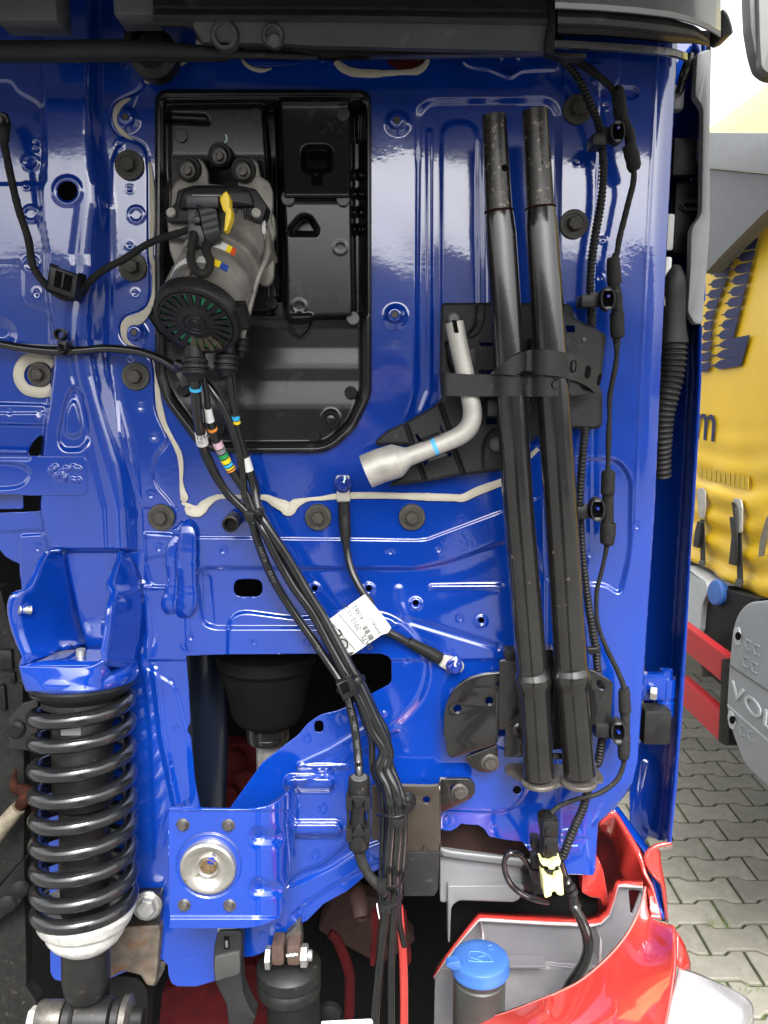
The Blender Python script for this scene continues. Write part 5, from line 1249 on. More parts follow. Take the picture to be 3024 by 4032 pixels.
vlathe('spring_dish', [(.040, 2655), (.056, 2662), (.0645, 2676), (.0668, 2700), (.066, 2722), (.063, 2734), (.050, 2742)], BLUE, 48, cab)
vlathe('spring_isolator', [(.050, 2732), (.0610, 2734), (.0615, 2746), (.058, 2762), (.050, 2778), (.046, 2788), (.046, 2810), (.030, 2815)], RUB)
vlathe('dust_sleeve', [(.033, 2780), (.0355, 2800), (.0355, 3170), (.0345, 3205), (.030, 3215)], DAMP)
vlathe('damper_body', [(.0285, 3190), (.0285, 3420), (.0295, 3425), (.0295, 3470), (.0285, 3480), (.0285, 3905), (.026, 3950), (.022, 3965)], DAMP)
vlathe('spring_seat', [(.034, 3640), (.056, 3655), (.0595, 3664), (.0600, 3690), (.0580, 3700), (.0550, 3722), (.0530, 3728), (.0475, 3733), (.0460, 3756), (.040, 3772), (.029, 3780)], SEAT)
MB().add(*obox_geo(SA+SD*s_at(2872, .036)+SF*.0362, SX*.011, SF*.0006, SD*.0065, .0004)).build('damper_label', GREYP, strut)
AO = .10
ez = P(330, 4010, AO).z
def xl(x): return P(x, 4010, AO+.03).x
eye = lathe('lower_eye', Vector((xl(262), -AO, ez)), (1, 0, 0), [(.020, 0), (.024, .002), (.0245, .018), (.0245, xl(408)-xl(262)-.002), (.020, xl(408)-xl(262))], DAMP, strut, 32)
lathe('eye_bush', Vector((xl(215), -AO, ez)), (1, 0, 0), [(.018, 0), (.021, .001), (.021, .009), (.018, .013)], RUB, strut, 28)
lathe('eye_bush', Vector((xl(410), -AO, ez)), (1, 0, 0), [(.018, 0), (.021, .001), (.021, .009), (.018, .013)], RUB, strut, 28)
lathe('eye_washer', Vector((xl(448), -AO, ez)), (1, 0, 0), [(.020, 0), (.026, .001), (.026, .008), (.016, .012)], STEEL, strut, 28)
lathe('pivot_sleeve', Vector((xl(105), -AO, ez)), (1, 0, 0), [(.019, 0), (.021, .003), (.021, .026), (.019, .031)], STEEL, strut, 28)
MB().add(*hex_prof(Vector((xl(106), -AO, ez)), (-1, 0, 0), .014, .011)).build('pivot_nut', ALU, strut)
lathe('pivot_bolt', Vector((xl(460), -AO, ez)), (1, 0, 0), [(.014, 0), (.014, .018), (.012, .022)], DARK, strut, 20)

# ================================================================== chassis side at the far left, rusty bracket
fr = thing('chassis_member', P(20, 4030, -.02), 'dark gritty chassis member with bolts along the lower left edge', 'chassis')
plate('side_web', rnd(L('a2 -300,640 0,650 40,800 60,900 110,1060 150,1150 190,1300 188,1590 195,1900 a3 200,400 195,780 90,900 -300,1300'), 8), -.015, .02, FRAME, fr, bev=4)
plate('slant_rail', rnd(L('a3 -300,1390 20,1000 120,880 200,800 205,1080 150,1180 -300,1500'), 8), .0, .02, DARK, fr, bev=4)
plate('lower_web', rnd(L('a3 -300,1500 200,1090 215,1500 215,1830 300,1960 300,2300 -300,2300'), 10), -.03, .02, FRAME, fr, bev=4)
plate('end_bracket', rnd(L('a2 75,1710 180,1600 310,1560 310,1990 80,1960'), 10), .012, .006, GLOSSB, fr, bev=3)
lathe('round_stud', P(68, 2870, .012), NRM, [(.011, 0), (.0115, .004), (.008, .007)], DARK, fr, 20)
for x, y in [(80, 3497), (32, 3555)]: lathe('dome_bolt', P(x, y, .0), (.3, -1, 0), [(.0125, 0), (.0125, .003), (.0095, .007), (.003, .009)], DARK, fr, 20)
for x, y, w_, h_ in [(20, 2600, 30, 40), (48, 2670, 12, 22), (8, 2750, 16, 50)]: MB().add(*pbox_geo(x-w_, y-h_, x+w_, y+h_, -.008, .01, .003)).build('cast_lump', DARK, fr)
MB().add(*cable_geo(L('a3 -60,640,.02,30 60,480,.02,32 150,375,.02,28'), 3, 18)).build('union_sleeve', mat('pale_brass_union', (.19, .165, .12), rough=.5, metal=.3, var=.3, vscale=90), fr)
MB().add(*cable_geo(L('a3 150,375,.018,20 200,310,.016,26 225,240,.01,24 130,215,.008,22 115,130,.006,10 130,60,.004,6'), 4, 14)).build('rusty_fitting', RUST, fr)
rbk = thing('rusty_bracket', P(530, 3890, -.02), 'rusty flaking steel bracket behind the lower end of the coil spring', 'bracket')
plate('bracket_face', rnd(L('a3 905,1380 1010,1350 1300,1335 1310,1380 1275,1780 1250,1830 1200,1820 1150,1740 1000,1700 905,1760'), 8), .016, .02, RUSTY, rbk, bev=4)
plate('bracket_ear', rnd(L('a3 1265,1640 1355,1630 1340,1700 1270,1830 1250,1830'), 6), .0, .02, STEEL, rbk, bev=3)
plate('top_plate', rnd(L('a3 1090,1075 1320,1070 1305,1330 1000,1350 1000,1200'), 6), .014, .012, GLOSSB, rbk, bev=3)
fb = lathe('flange_bolt', P(582, 3563, .014), (.15, -1, .2), [(.0185, 0), (.0185, .004), (.015, .007), (.012, .007)], ZINC, rbk, 28)
MB().add(*hex_prof(P(578, 3566, .020), (.1, -1, .15), .0125, .012)).build('bolt_head', ZINC, fb)
plate('dark_yoke', rnd(L('a3 900,1740 1120,1760 1200,1840 1210,1980 1190,2300 880,2300'), 20), -.02, .03, DARK, rbk, bev=5)

# ================================================================== blue mounting bracket with the dished washer
B = Relief(655, 2990, 1200, 3665, 4)
B.outline(rnd([(663, 3184, 4), (985, 3189, 40), (1075, 3172, 30), (1135, 3120, 20), (1160, 3070, 20), (1174, 3018, 8), (1172, 3100), (1160, 3300), (1140, 3420), (1112, 3540), (1128, 3562, 12), (1108, 3612, 30), (1030, 3648, 40), (960, 3655), (664, 3655, 4), (668, 3640), (663, 3400)], 10))
tt = np.clip((B.X-985)/(1172-985), 0, 1)
B.H += 270*np.sqrt(np.clip(1-tt**2.4, 0, 1))
low = ss(3606, 3620, B.Y); B.H += 16*low+5*ss(3196, 3188, B.Y)
for y in (3298, 3500): 
    B.H += -16*np.exp(-((B.Y-y)/26)**2)*ss(975, 1010, B.X)*(1-ss(1090, 1130, B.X))
    B.dimple(1015, y-15, 26, -8)
B.emboss(circ(823, 3407, 128, 32), -6, 10)
mbk = thing('mounting_bracket', P(820, 3655, .08), 'blue box bracket with four hex bolts and a big dished steel washer', 'bracket')
link('bracket_shell', B.mesh('bracket_shell', BLUE, th=.004), mbk)
bo = .0826
lathe('dished_washer', P(823, 3407, bo-.002), NRM, [(.0338, 0), (.0338, .006), (.0330, .0086), (.0305, .0100), (.0270, .0096), (.0215, .0062), (.0170, .0034), (.0150, .0030), (.0142, .0046), (.0128, .0048), (.0118, .0036), (.0112, .0028), (.004, .0027)], WASHM, mbk, 56)
cb_ = lathe('centre_bore', P(823, 3404, bo-.001), NRM, [(.0105, .0030), (.009, .0042), (.0078, .0042), (.0074, .0024), (.001, .0022)], mat('rusty_brown_bore', (.12, .08, .04), rough=.6, metal=.4, var=.5, vscale=200), mbk, 28)
lathe('bore_plug', P(832, 3388, bo+.0016), NRM, [(.0058, 0), (.005, .001), (.0022, .0016), (.0018, .0008)], NUTB, mbk, 18)
for x, y in [(721, 3246), (900, 3248), (726, 3562), (905, 3563)]:
    q = lathe('flange_bolt', P(x, y, bo-.001), NRM, [(.0081, 0), (.0081, .0012), (.0066, .003)], STEEL, mbk, 24)
    MB().add(*hex_prof(P(x, y, bo+.001), (0, -1, .0), .0057, .0062)).build('bolt_head', STEEL, q)

# ================================================================== inside the big opening
bt = thing('steering_boot', P(1055, 2990, -.10), 'black rubber boot on a steel shaft inside the triangular opening', 'rubber boot')
def ov_lathe(name, cx, off, ycs, m, parent, seg=36):
    c = P(cx, ycs[0][1], off); z0 = c.z
    return lathe(name, c, (0, 0, -1), [(r*SC(y, off), z0-P(cx, y, off).z) for r, y in ycs], m, parent, seg)
bx_ = ov_lathe('boot', 1048, -.10, [(150, 2540), (195, 2560), (196, 2605), (178, 2625), (176, 2645), (160, 2700), (140, 2800), (125, 2830), (90, 2850), (60, 2852)], mat('dark_boot_rubber', (.0032, .0032, .003), rough=.8, spec=.12, var=.3, vscale=30), bt)
ov_lathe('clamp_band', 1058, -.10, [(86, 2848), (90, 2852), (90, 2882), (86, 2886), (88, 2890), (84, 2912), (60, 2918)], GLOSSB, bt)
ov_lathe('shaft', 1058, -.10, [(50, 2900), (50, 3200), (40, 3210)], ZINC, bt)
ib = thing('intake_pipe', P(800, 3200, -.16), 'dark glossy pipe standing at the left inside the triangular opening', 'pipe')
MB().add(*cable_geo([(790, 2400, -.16, 100), (800, 2700, -.16, 95), (808, 2950, -.16, 90), (800, 3300, -.16, 85)], 6, 24)).build('pipe_body', mat('dark_blue_black_pipe', (.008, .012, .025), rough=.3, coat=.5), ib)
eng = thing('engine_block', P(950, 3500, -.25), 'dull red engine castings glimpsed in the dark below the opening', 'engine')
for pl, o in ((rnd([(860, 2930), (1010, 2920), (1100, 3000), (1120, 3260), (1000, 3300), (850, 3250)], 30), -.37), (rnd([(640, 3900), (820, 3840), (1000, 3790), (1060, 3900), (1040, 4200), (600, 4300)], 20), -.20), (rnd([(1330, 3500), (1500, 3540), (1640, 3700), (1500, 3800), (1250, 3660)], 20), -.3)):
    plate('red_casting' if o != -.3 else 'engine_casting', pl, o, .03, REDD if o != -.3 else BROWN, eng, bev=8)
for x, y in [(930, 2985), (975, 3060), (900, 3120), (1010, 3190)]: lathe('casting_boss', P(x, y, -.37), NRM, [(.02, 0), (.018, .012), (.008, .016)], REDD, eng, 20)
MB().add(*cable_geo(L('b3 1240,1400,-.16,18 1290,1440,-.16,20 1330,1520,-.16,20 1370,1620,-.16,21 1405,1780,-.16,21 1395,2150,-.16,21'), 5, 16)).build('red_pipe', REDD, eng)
MB().add(*cable_geo(L('b3 1420,980,-.06,30 1460,1080,-.03,33 1490,1190,.0,33 1503,1270,.01,33'), 4, 20)).add(*lathe_geo(P(1425, 3612, .0115), (0, -1, -.4), [(.0102, -.003), (.0102, .0), (.0085, .0005), (.0080, -.01), (0.001, -.01)], 24)).build('open_pipe_end', BROWN, eng)
plate('firewall_shelf', [(500, 3500), (1800, 3400), (1800, 4300), (500, 4300)], -.36, .02, VOID, eng, bev=0)
lathe('round_bolt', P(1297, 3985, -.06), NRM, [(.018, 0), (.016, .008), (.006, .012)], DARK, eng, 20)

# grey release lever
lv = thing('release_lever', P(920, 4030, .05), 'grey angled plastic lever hanging below the bracket with the dished washer', 'lever')
plate('lever_arm', rnd(L('b3 318,1420 340,1380 500,1375 525,1400 520,1600 518,1720 535,1880 590,2010 640,2080 612,2145 560,2200 440,2200 415,2130 400,1980 335,1850 302,1780 290,1640 300,1500'), 10), .045, .022, BLKT, lv, bev=7)
plate('lever_pad', rnd(L('b3 300,1590 505,1545 512,1700 500,1740 310,1790 298,1700'), 8), .049, .01, TRIM, lv, bev=5)
MB().add(*pbox_geo(855, 3655, 935, 3675, .04, .02, .002)).build('lever_root', GREYP, lv)
MB().add(*pbox_geo(880, 3690, 904, 3738, .0468, .004, .0008)).build('lever_slot', VOID, lv)
MB().add(*pbox_geo(886, 3705, 898, 3732, .0478, .004, .0008)).build('slot_pin', MIDG, lv)
# cab support cylinder with its clamp
cy = thing('support_cylinder', P(1150, 4030, -.02), 'black rubber topped support cylinder with a bolted brown clamp', 'cylinder')
ov_lathe('rubber_top', 1137, -.01, [(60, 3765), (118, 3790), (127, 3800), (127, 3838), (118, 3848), (122, 3856), (127, 3866), (124, 3890), (108, 3905), (60, 3908)], RUB, cy, 48)
ov_lathe('cylinder_body', 1155, -.01, [(104, 3890), (104, 4250), (90, 4260)], DARK, cy, 40)
plate('clamp_strap', rnd(L('b3 870,1490 880,1420 1000,1310 1015,1500 1010,1600 870,1600'), 6), .012, .02, STEEL, cy, bev=3)
for x0, x1 in [(1066, 1119), (1127, 1184)]: MB().add(*pbox_geo(x0, 3725, x1, 3806, .034, .03, .005)).build('clamp_lug', mat('brown_clamp_steel', (.08, .05, .04), rough=.55, metal=.3, var=.3, vscale=60) if x0 == 1066 else MATS['brown_clamp_steel'], cy)
zb = P(1130, 3770, .02)
MB().add(*hex_prof(P(1066, 3770, .02), (-1, 0, 0), .0145, .007)).build('clamp_bolt', ZINC, cy)
MB().add(*hex_prof(P(1186, 3762, .02), (1, 0, 0), .0145, .009)).add(*lathe_geo(P(1186, 3762, .02)+Vector((.009, 0, 0)), (1, 0, 0), [(.007, 0), (.007, .005), (.004, .006)], 16)).build('clamp_nut', ZINC, cy)
v, f = frame_tube([P(1127+i*9, 3762-i*1.2+3*(i % 2), .0352) for i in range(6)], .0018, 6, .4); MB().add(v, f).build('paint_mark', PAINTM, cy)
plate('white_strip', rnd(L('b3 1170,2128 1580,2108 1595,2130 1590,2300 1170,2300'), 6), .12, .002, WHITE, None, bev=3, label='white panel edge just showing at the bottom of the frame', category='panel')

# ================================================================== harness bracket and lamp carrier
hbk = thing('harness_bracket', P(1700, 3520, .02), 'black sheet steel bracket behind the cable bundle with a bolted ear', 'bracket')
plate('bracket_plate', rnd(L('c3 130,196,4 375,190,2 600,196,4 685,188,4 690,420 684,740 672,1040 645,1095,14 392,1095,4 392,735 130,622'), 6), .040, .004, mat('brown_black_steel', (.032, .026, .020), rough=.38, bump=.15, bscale=400, var=.3, vscale=8), hbk, holes=[circ(*T('c3', 578, 312), 15, 20)], bev=3)
plate('lower_flange', rnd(L('c3 392,738 540,738 562,680 590,738 682,738 670,1040 645,1093 394,1093'), 4), .0425, .002, BLKT, hbk, bev=1)
plate('bracket_ear', rnd(L('c3 684,138,4 930,138,30 975,175,20 980,245,14 940,300,10 780,380 690,418,4'), 6), .024, .004, GLOSSB, hbk, holes=[rnd(L('c3 775,200 800,190 830,200 830,250 800,258 775,230'), 6)], bev=3)
MB().add(*lathe_geo(P(*T('c3', 850, 240), .024), NRM, [(.0105, 0), (.0105, .002), (.008, .003)], 24)).add(*hex_prof(P(*T('c3', 848, 243), .026), NRM, .0078, .008)).build('hex_bolt', STEEL, hbk)
sheet('bend', [[(1730, 3092, .040), (1730, 3200, .040), (1729, 3350, .040)], [(1732, 3066, .022), (1733, 3200, .022), (1732, 3350, .022)]], GLOSSB, hbk, .003, 8, 2, False)
lc = thing('lamp_carrier', P(1900, 3700, -.02), 'silver grey plastic carrier below the blue panel behind the filler neck', 'carrier')
plate('carrier_face', rnd(L('c3 690,765 740,765 1000,800 1500,870 1500,1000 1360,1050,20 1330,1120,20 1290,1145,10 840,1130,30 780,1180,30 768,1400 770,1470 755,1475 750,1140 725,1148 690,1140'), 6), -.012, .02, CARR, lc, bev=5)
plate('carrier_step', rnd(L('c3 752,1008 1375,1008 1340,1120,20 1290,1142,14 840,1128,26 780,1180,26 770,1470 755,1470'), 6), -.002, .012, CARR, lc, bev=6)
sheet('carrier_lip', [L('c3 686,690,.0 760,722,.0 1000,752,.0 1500,808,.0'), L('c3 690,765,-.004 760,775,-.004 1000,810,-.004 1500,872,-.004')], CARR, lc, .004, 20, 3)
plate('brown_liner', L('c3 686,480 1500,480 1500,860 1000,800 690,720'), -.05, .01, BROWN, lc, bev=0)
plate('black_module', rnd(L('c3 760,1120 1659,1100')+L('d3 0,780 450,800 450,1200 0,1200')+L('c3 1659,1500 760,1500'), 10), -.05, .03, VOID, lc, bev=3)
MB().add(*cable_geo(L('c3 1430,880,-.0,34 1440,960,.0,38 1450,1020,.0,34'), 3, 16)).build('module_boss', BLKP, lc)
cable('ribbed_boss', L('c3 1435,880,.01,12 1445,1000,.01,15 1455,1010,.01,9 1460,1100,.01,8'), BLKP, lc, 3, 12)
for x, y, rx in [(2075, 3420, 20), (2100, 3470, 24), (2125, 3500, 20)]: MB().add(*pbox_geo(x-rx, y-24, x+rx, y+24, .0, .02, .003)).build('module_lug', BLKP, lc)
lpw = thing('loop_wire', P(2080, 3530, .02), 'thin black wire making an open loop above the red bumper', 'cable')
cable('wire', L('c3 1475,985,.03,9 1455,920,.035,9 1410,840,.04,10 1340,760,.045,11 1270,742,.05,11 1222,790,.05,11 1215,870,.05,11 1250,970,.05,12 1320,1050,.045,12 1420,1105,.04,12 1500,1130,.03,12 1575,1150,.02,8'), CABLE, lpw, 8, 12)
rdp = thing('red_pipe', P(1580, 4000, .0), 'red painted pipe and flap standing behind the lower cable bundle', 'pipe')
MB().add(*cable_geo(L('c3 360,1180,.02,15 372,1400,.02,17 388,1600,.02,17 395,1900,.02,17 395,2300,.02,17'), 5, 16)).build('pipe_run', RED, rdp)
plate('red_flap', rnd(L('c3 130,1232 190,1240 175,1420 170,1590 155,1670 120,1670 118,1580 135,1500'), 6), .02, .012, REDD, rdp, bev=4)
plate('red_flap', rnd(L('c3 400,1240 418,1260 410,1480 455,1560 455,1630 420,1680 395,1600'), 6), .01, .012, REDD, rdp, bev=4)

# ================================================================== plug with yellow locks
pk = thing('lock_plug', P(2180, 3540, .06), 'black electrical plug with two pale yellow lock pieces at the conduit end', 'plug')
kb = MB()
kb.add(*cable_geo(L('d3 92,370,.068,36 95,390,.068,36 96,440,.068,34 100,470,.068,32 104,560,.068,34 110,600,.068,38 112,680,.068,38'), 3, 20))
kb.add(*pbox_geo(2138, 3235, 2200, 3300, .082, .025, .003)).add(*pbox_geo(2142, 3300, 2196, 3375, .084, .03, .003)).add(*pbox_geo(2150, 3268, 2166, 3290, .088, .01, .001)).add(*pbox_geo(2152, 3330, 2180, 3368, .089, .01, .002))
for y in (3330, 3400, 3450): kb.add(*pbox_geo(2095, y-20, 2130, y+24, .05, .02, .003))
kb.add(*pbox_geo(2128, 3375, 2215, 3420, .078, .03, .003)).add(*pbox_geo(2145, 3425, 2208, 3448, .084, .03, .002))
pk1 = kb.build('plug_shell', BLKP, pk)
lathe('plug_mouth', P(2150, 3207, .068), (0, -.1, 1), [(.0104, 0), (.0094, .0012), (.0088, -.006), (.001, -.006)], VOID, pk1, 22)
plate('yellow_lock', rnd(L('d3 45,700 60,700 75,722 120,722 150,700 190,690 195,705 185,735 155,738 150,760 110,760 105,740 70,735 55,720'), 5), .090, .016, PYEL, pk, bev=3)
plate('yellow_lock', rnd(L('d3 65,808 95,800 105,820 145,830 150,800 205,787 216,940 190,945 165,935 160,915 130,920 130,945 90,962 78,955'), 5), .092, .022, PYEL, pk, bev=4)
cable('plug_cable', L('d3 195,700,.06,12 215,800,.055,18 235,840,.055,19 265,900,.06,22 275,920,.06,20 290,1010,.065,19 300,1040,.068,18 345,1130,.072,21 378,1220,.075,22 388,1320,.075,22 365,1410,.072,22 320,1490,.068,22 265,1570,.062,22 220,1650,.055,22'), CABLE, pk, 6, 16)
for a, b in ((868, 885), (918, 932), (1012, 1030)):
    pass
for x, y, a in [(258, 885, .5), (276, 925, .4), (298, 1022, .3)]:
    q = T('d3', x, y); MB().add(*cable_geo([(q[0]-5, q[1]-7, .064, 23), (q[0]+5, q[1]+7, .065, 23)], 1, 16)).build('tape_band', RUB, pk)

# ================================================================== washer fluid filler
wf = thing('washer_filler', P(1890, 4030, .09), 'washer fluid filler neck with a blue snap cap inside the red bumper', 'filler neck')
FO = .085
cz = P(1892, 3800, FO)
def wl_(y): return P(1892, y, FO+.035).z
zt = P(1892, 3762, FO).z
neck = lathe('neck', Vector((cz.x-.001, -FO, zt-.012)), (0, 0, -1), [(.030, 0), (.0325, .004), (.0325, .012), (.0305, .014), (.0305, .017), (.032, .019), (.0318, .12), (.0318, .22)], NECK, wf, 40)
cap_ = lathe('cap', Vector((cz.x, -FO, zt-.020)), (-.03, 0, 1), [(.032, 0), (.0355, .001), (.0358, .004), (.0350, .0055), (.0352, .013), (.0342, .0165), (.0310, .0190), (.020, .0200), (.008, .0203)], CAPB, wf, 52)
tabp = L('c3 735,1660 760,1640 850,1625 880,1690 800,1705')
plate('cap_tab', rnd(tabp, 5), FO+.020, .01, CAPB, cap_, bev=2)
ct = Vector((cz.x, -FO, zt+.0004))
lathe('cap_dimple', ct+Vector((.014, .014, -.001)), (0, 0, 1), [(.0058, 0), (.0050, .0018), (.0038, .0018), (.003, .0006)], CAPB, cap_, 18)
def onc(u_, v_): return ct+Vector((u_, v_, .0002))
sym = MB()
for ln in ([(-.012, .006), (-.016, -.010), (.014, -.012)], [(-.012, .006), (-.002, .006), (.009, .000), (.014, -.012)], [(-.004, -.004), (.006, -.001)], [(-.014, -.004), (.001, -.011)]):
    v, f = frame_tube([onc(*p) for p in spl(ln, 4)], .0006, 6, .5); sym.add(v, f)
sym.build('washer_symbol', mat('raised_blue_symbol', (.10, .24, .55), rough=.4), cap_, kind='stuff')

# ================================================================== red bumper and inner bezel
bm_ = thing('front_bumper', P(2350, 4030, .05), 'red front bumper corner with an oversprayed grey inner bezel at lower right', 'bumper')
BZ = L('c3 1010,1290 1659,1322')+L('d3 0,1128 250,1145 400,1155 480,1140 540,1080 590,910 605,870 775,880 790,960 700,1200 600,1350 400,1530 300,1600')+L('c3 1659,1960 1300,2080 880,2200 640,2300 650,1760')
bz = Relief(1690, 3410, 2560, 4120, 5); bz.outline(BZ)
bd = seg_dist(bz.X, bz.Y, BZ[:16]+[], False)
bz.H += 10*ss(16, 4, bd)
bz.hole(rnd(L('d3 672,905 765,908 690,1110'), 4))
for pl in ([T('c3', 660, 1660), (1900, 3800), T('c3', 1560, 1655), T('d3', 500, 1470)],): bz.bead(pl, 16, 8)
bz.emboss(rnd(L('c3 640,1670 1659,1670')+L('d3 420,1455 380,1620')+L('c3 1659,2300 600,2300'), 10), 20, 24)
link('bezel_wall', bz.mesh('bezel_wall', OVERS, off0=-.005, th=.004), bm_)
for pts_ in ([T('c3', 1040, 1375), T('c3', 1042, 1460)], [T('c3', 1590, 1400), T('c3', 1578, 1880)], [T('d3', 120, 1215), T('d3', 108, 1650)], [T('d3', 478, 1240), T('d3', 472, 1420)]):
    (x0, y0), (x1, y1) = pts_
    if abs(x0-T('c3', 1590, 0)[0]) < 1: continue
    plate('rib', [(x0-3, y0), (x0+4, y0+14), (x1+6, y1), (x1-6, y1)], .022, .028, MATS['pale_overspray_edge'], bm_, bev=1.5)
plate('bottom_rail', [(1775, 3802), (2150, 3802), (2150, 3812), (1775, 3812)], .02, .02, OVERS, bm_, bev=2)
rimA = L('c3 640,1760,.0 750,1590,.002 870,1440,.002 1000,1290,.004 1020,1284,.004 1300,1300,.004 1659,1322,.004')+[T('d3', 250, 1145)+(.004,), T('d3', 400, 1155)+(.004,), T('d3', 480, 1135)+(.004,), T('d3', 535, 1080)+(.004,), T('d3', 570, 980)+(.004,), T('d3', 590, 900)+(.004,), T('d3', 605, 868)+(.004,), T('d3', 775, 878)+(.004,)]
rimB = L('c3 650,1700,-.02 740,1570,-.02 850,1420,-.02 985,1245,-.02 1010,1228,-.02 1300,1240,-.02 1659,1256,-.02')+[T('d3', 250, 1095)+(-.02,), T('d3', 380, 1100)+(-.02,), T('d3', 450, 1080)+(-.02,), T('d3', 505, 1030)+(-.02,), T('d3', 545, 930)+(-.02,), T('d3', 570, 860)+(-.02,), T('d3', 585, 828)+(-.02,), T('d3', 775, 838)+(-.02,)]
def loft_lin(name, A, B_, m, parent, th=.002):
    V = [P(*p) for p in A]+[P(*p) for p in B_]; n = len(A)
    Fc = [(i, i+1, n+i+1, n+i) for i in range(n-1)]
    o = link(name, mesh_from(name, V, Fc, m, 60), parent); md = o.modifiers.new('thickness', 'SOLIDIFY'); md.thickness = th; md.offset = 0; return o
loft_lin('red_rim', rimA, rimB, RED, bm_, .003)
loft_lin('rim_edge', [(a[0], a[1]+1, a[2]+.002) for a in rimA], [(a[0]+(2 if i < 4 else 0), a[1]+8, a[2]+.002) for i, a in enumerate(rimA)], MATS['pale_overspray_edge'], bm_, .001)
cA = L('c3 640,2300,.10 880,2150,.105 1250,2040,.11 1659,1880,.11 d3 0,1705,.11 180,1625,.11 340,1540,.108 520,1385,.10 640,1245,.09 720,1110,.08 770,980,.07 790,880,.06')
cB = L('c3 900,2500,.17 1250,2360,.175 1659,2190,.175 d3 60,1960,.175 260,1880,.17 450,1760,.16 650,1570,.145 775,1390,.128 825,1270,.108 828,1180,.095 820,1085,.08')
cC = L('c3 1300,3000,.30 1659,2900,.29 d3 300,2650,.28 600,2450,.265 800,2200,.25 900,2020,.235 945,1850,.215 975,1680,.195 1003,1460,.17 1005,1300,.148 1000,1165,.12')
cD = L('c3 1500,2900,.27 1659,2900,.27 d3 400,2500,.27 640,2350,.26 800,2150,.25 930,1880,.23 965,1720,.21 1000,1560,.19 1008,1400,.175 1006,1250,.16 1000,1165,.145 998,1160,.14')
sheet('bumper_skin', [cA, cB, cC], RED, bm_, .004, 60, 8)
loft_lin('skin_edge', [(a[0]-1, a[1]-2, a[2]+.003) for a in spl(cA[1:], 6)], [(a[0]+4, a[1]+6, a[2]+.004) for a in spl(cA[1:], 6)], mat('light_red_edge', (.55, .10, .08), rough=.4), bm_, .001)
# red side strip and wheel arch lip beyond
sheet('side_strip', [L('d3 978,568,-.04 870,590,-.04 805,630,-.04 785,680,-.04 800,740,-.04 850,800,-.04 905,850,-.04 930,1000,-.04'), L('d3 985,600,-.06 885,615,-.06 890,640,-.05 895,690,-.05 905,760,-.05 920,840,-.05 935,960,-.05 945,1135,-.05')], RED, bm_, .004, 30, 4)
sheet('arch_lip', [L('d3 465,440,-.05 560,350,-.05 640,450,-.05 745,620,-.05 790,780,-.03 850,900,-.02 890,1040,-.01 905,1115,.0'), L('d3 465,480,-.10 560,560,-.10 600,690,-.10 620,820,-.08 780,860,-.04 815,950,-.02 820,1050,-.01 830,1100,.0')], RED, bm_, .004, 40, 6)
sheet('arch_liner', [L('d3 450,430,-.14 560,340,-.14 700,480,-.13 800,650,-.12 900,860,-.10 940,1100,-.08'), L('d3 440,1100,-.16 560,1100,-.15 700,1100,-.14 800,1100,-.12 880,1110,-.10 940,1130,-.08')], REDD, bm_, .004, 20, 4)
sheet('dark_gap', [L('d3 560,340,-.09 640,470,-.09 780,640,-.08 820,800,-.06 880,1000,-.05 915,1110,-.04'), L('d3 590,310,-.10 680,430,-.10 805,600,-.09 870,700,-.07 915,850,-.06 920,1110,-.05')], BLUED, bm_, .004, 20, 3)
plate('red_tab', rnd(L('d3 345,800 440,660 465,690 495,770 530,960 500,1045 470,965 400,955 340,920'), 8), -.03, .02, RED, bm_, bev=6)
sheet('wing_flap', [L('d3 1010,1200,.06 1060,1290,.06 1085,1360,.06 1102,1430,.06 1100,1478,.06'), L('d3 1010,1440,.08 1015,1440,.08 1020,1445,.08 1030,1440,.08 1040,1460,.08')], RED, bm_, .004, 16, 4)
hl = thing('headlamp', P(2780, 4030, .16), 'pale glossy headlamp glass with a grey rim at the lower right corner', 'headlamp')
LENS = mat('sky_pale_lamp_glass', (.5, .5, .52), rough=.12, coat=1, coat_rough=.02)  # pale base colour stands in for sky mirrored in the glass
sheet('lens', [L('d3 1020,1462,.10 1120,1490,.10 1250,1545,.095 1380,1605,.085 1480,1665,.075 1535,1722,.06'), L('d3 985,1640,.17 1100,1660,.17 1250,1690,.165 1380,1720,.15 1480,1760,.12 1540,1790,.07'), L('d3 930,1900,.21 1100,1900,.21 1250,1900,.20 1380,1900,.18 1480,1900,.14 1535,1900,.08')], LENS, hl, .004, 30, 6)
cable('lens_rim', L('d3 1022,1460,.10,4 1120,1488,.10,4 1250,1543,.095,5 1380,1603,.085,6 1480,1662,.075,8 1530,1715,.062,10 1538,1800,.06,10 1532,1950,.06,10'), MIDG, hl, 6, 12)

# ================================================================== yard: ground, pavers, hall opposite
def rect(name, x0, y0, x1, y1, z, m, **props):
    me = mesh_from(name, [(x0, y0, z), (x1, y0, z), (x1, y1, z), (x0, y1, z)], [(0, 1, 2, 3)], m, 0)
    return link(name, me, **props)
GRD = mat('darkened_yard_ground', (.085, .084, .080), rough=.85, var=.15, vscale=1.5, dust=.5, dcol=(.11, .11, .10), dscale=6, dthr=.55)  # ground darkened to cut bounce light and reflections on the cab
JNT = mat('mossy_joint_sand', (.036, .046, .016), rough=.95, var=.5, vscale=14, bump=.8, bscale=300, dust=.8, dcol=(.09, .14, .03), dscale=5, dthr=.5, dsharp=.1)
rect('ground', -150, -150, 150, 150, -.020, GRD, kind='structure')
pav = thing('pavement', (1.3, 2.0, -.012), 'grey interlocking concrete paving between the two trucks', 'paving', kind='structure')
bed = mesh_from('joint_bed', [(.25, .36, -.009), (2.42, .36, -.009), (2.42, 3.98, -.009), (.25, 3.98, -.009)], [(0, 1, 2, 3)], JNT, 0)
link('joint_bed', bed, pav)
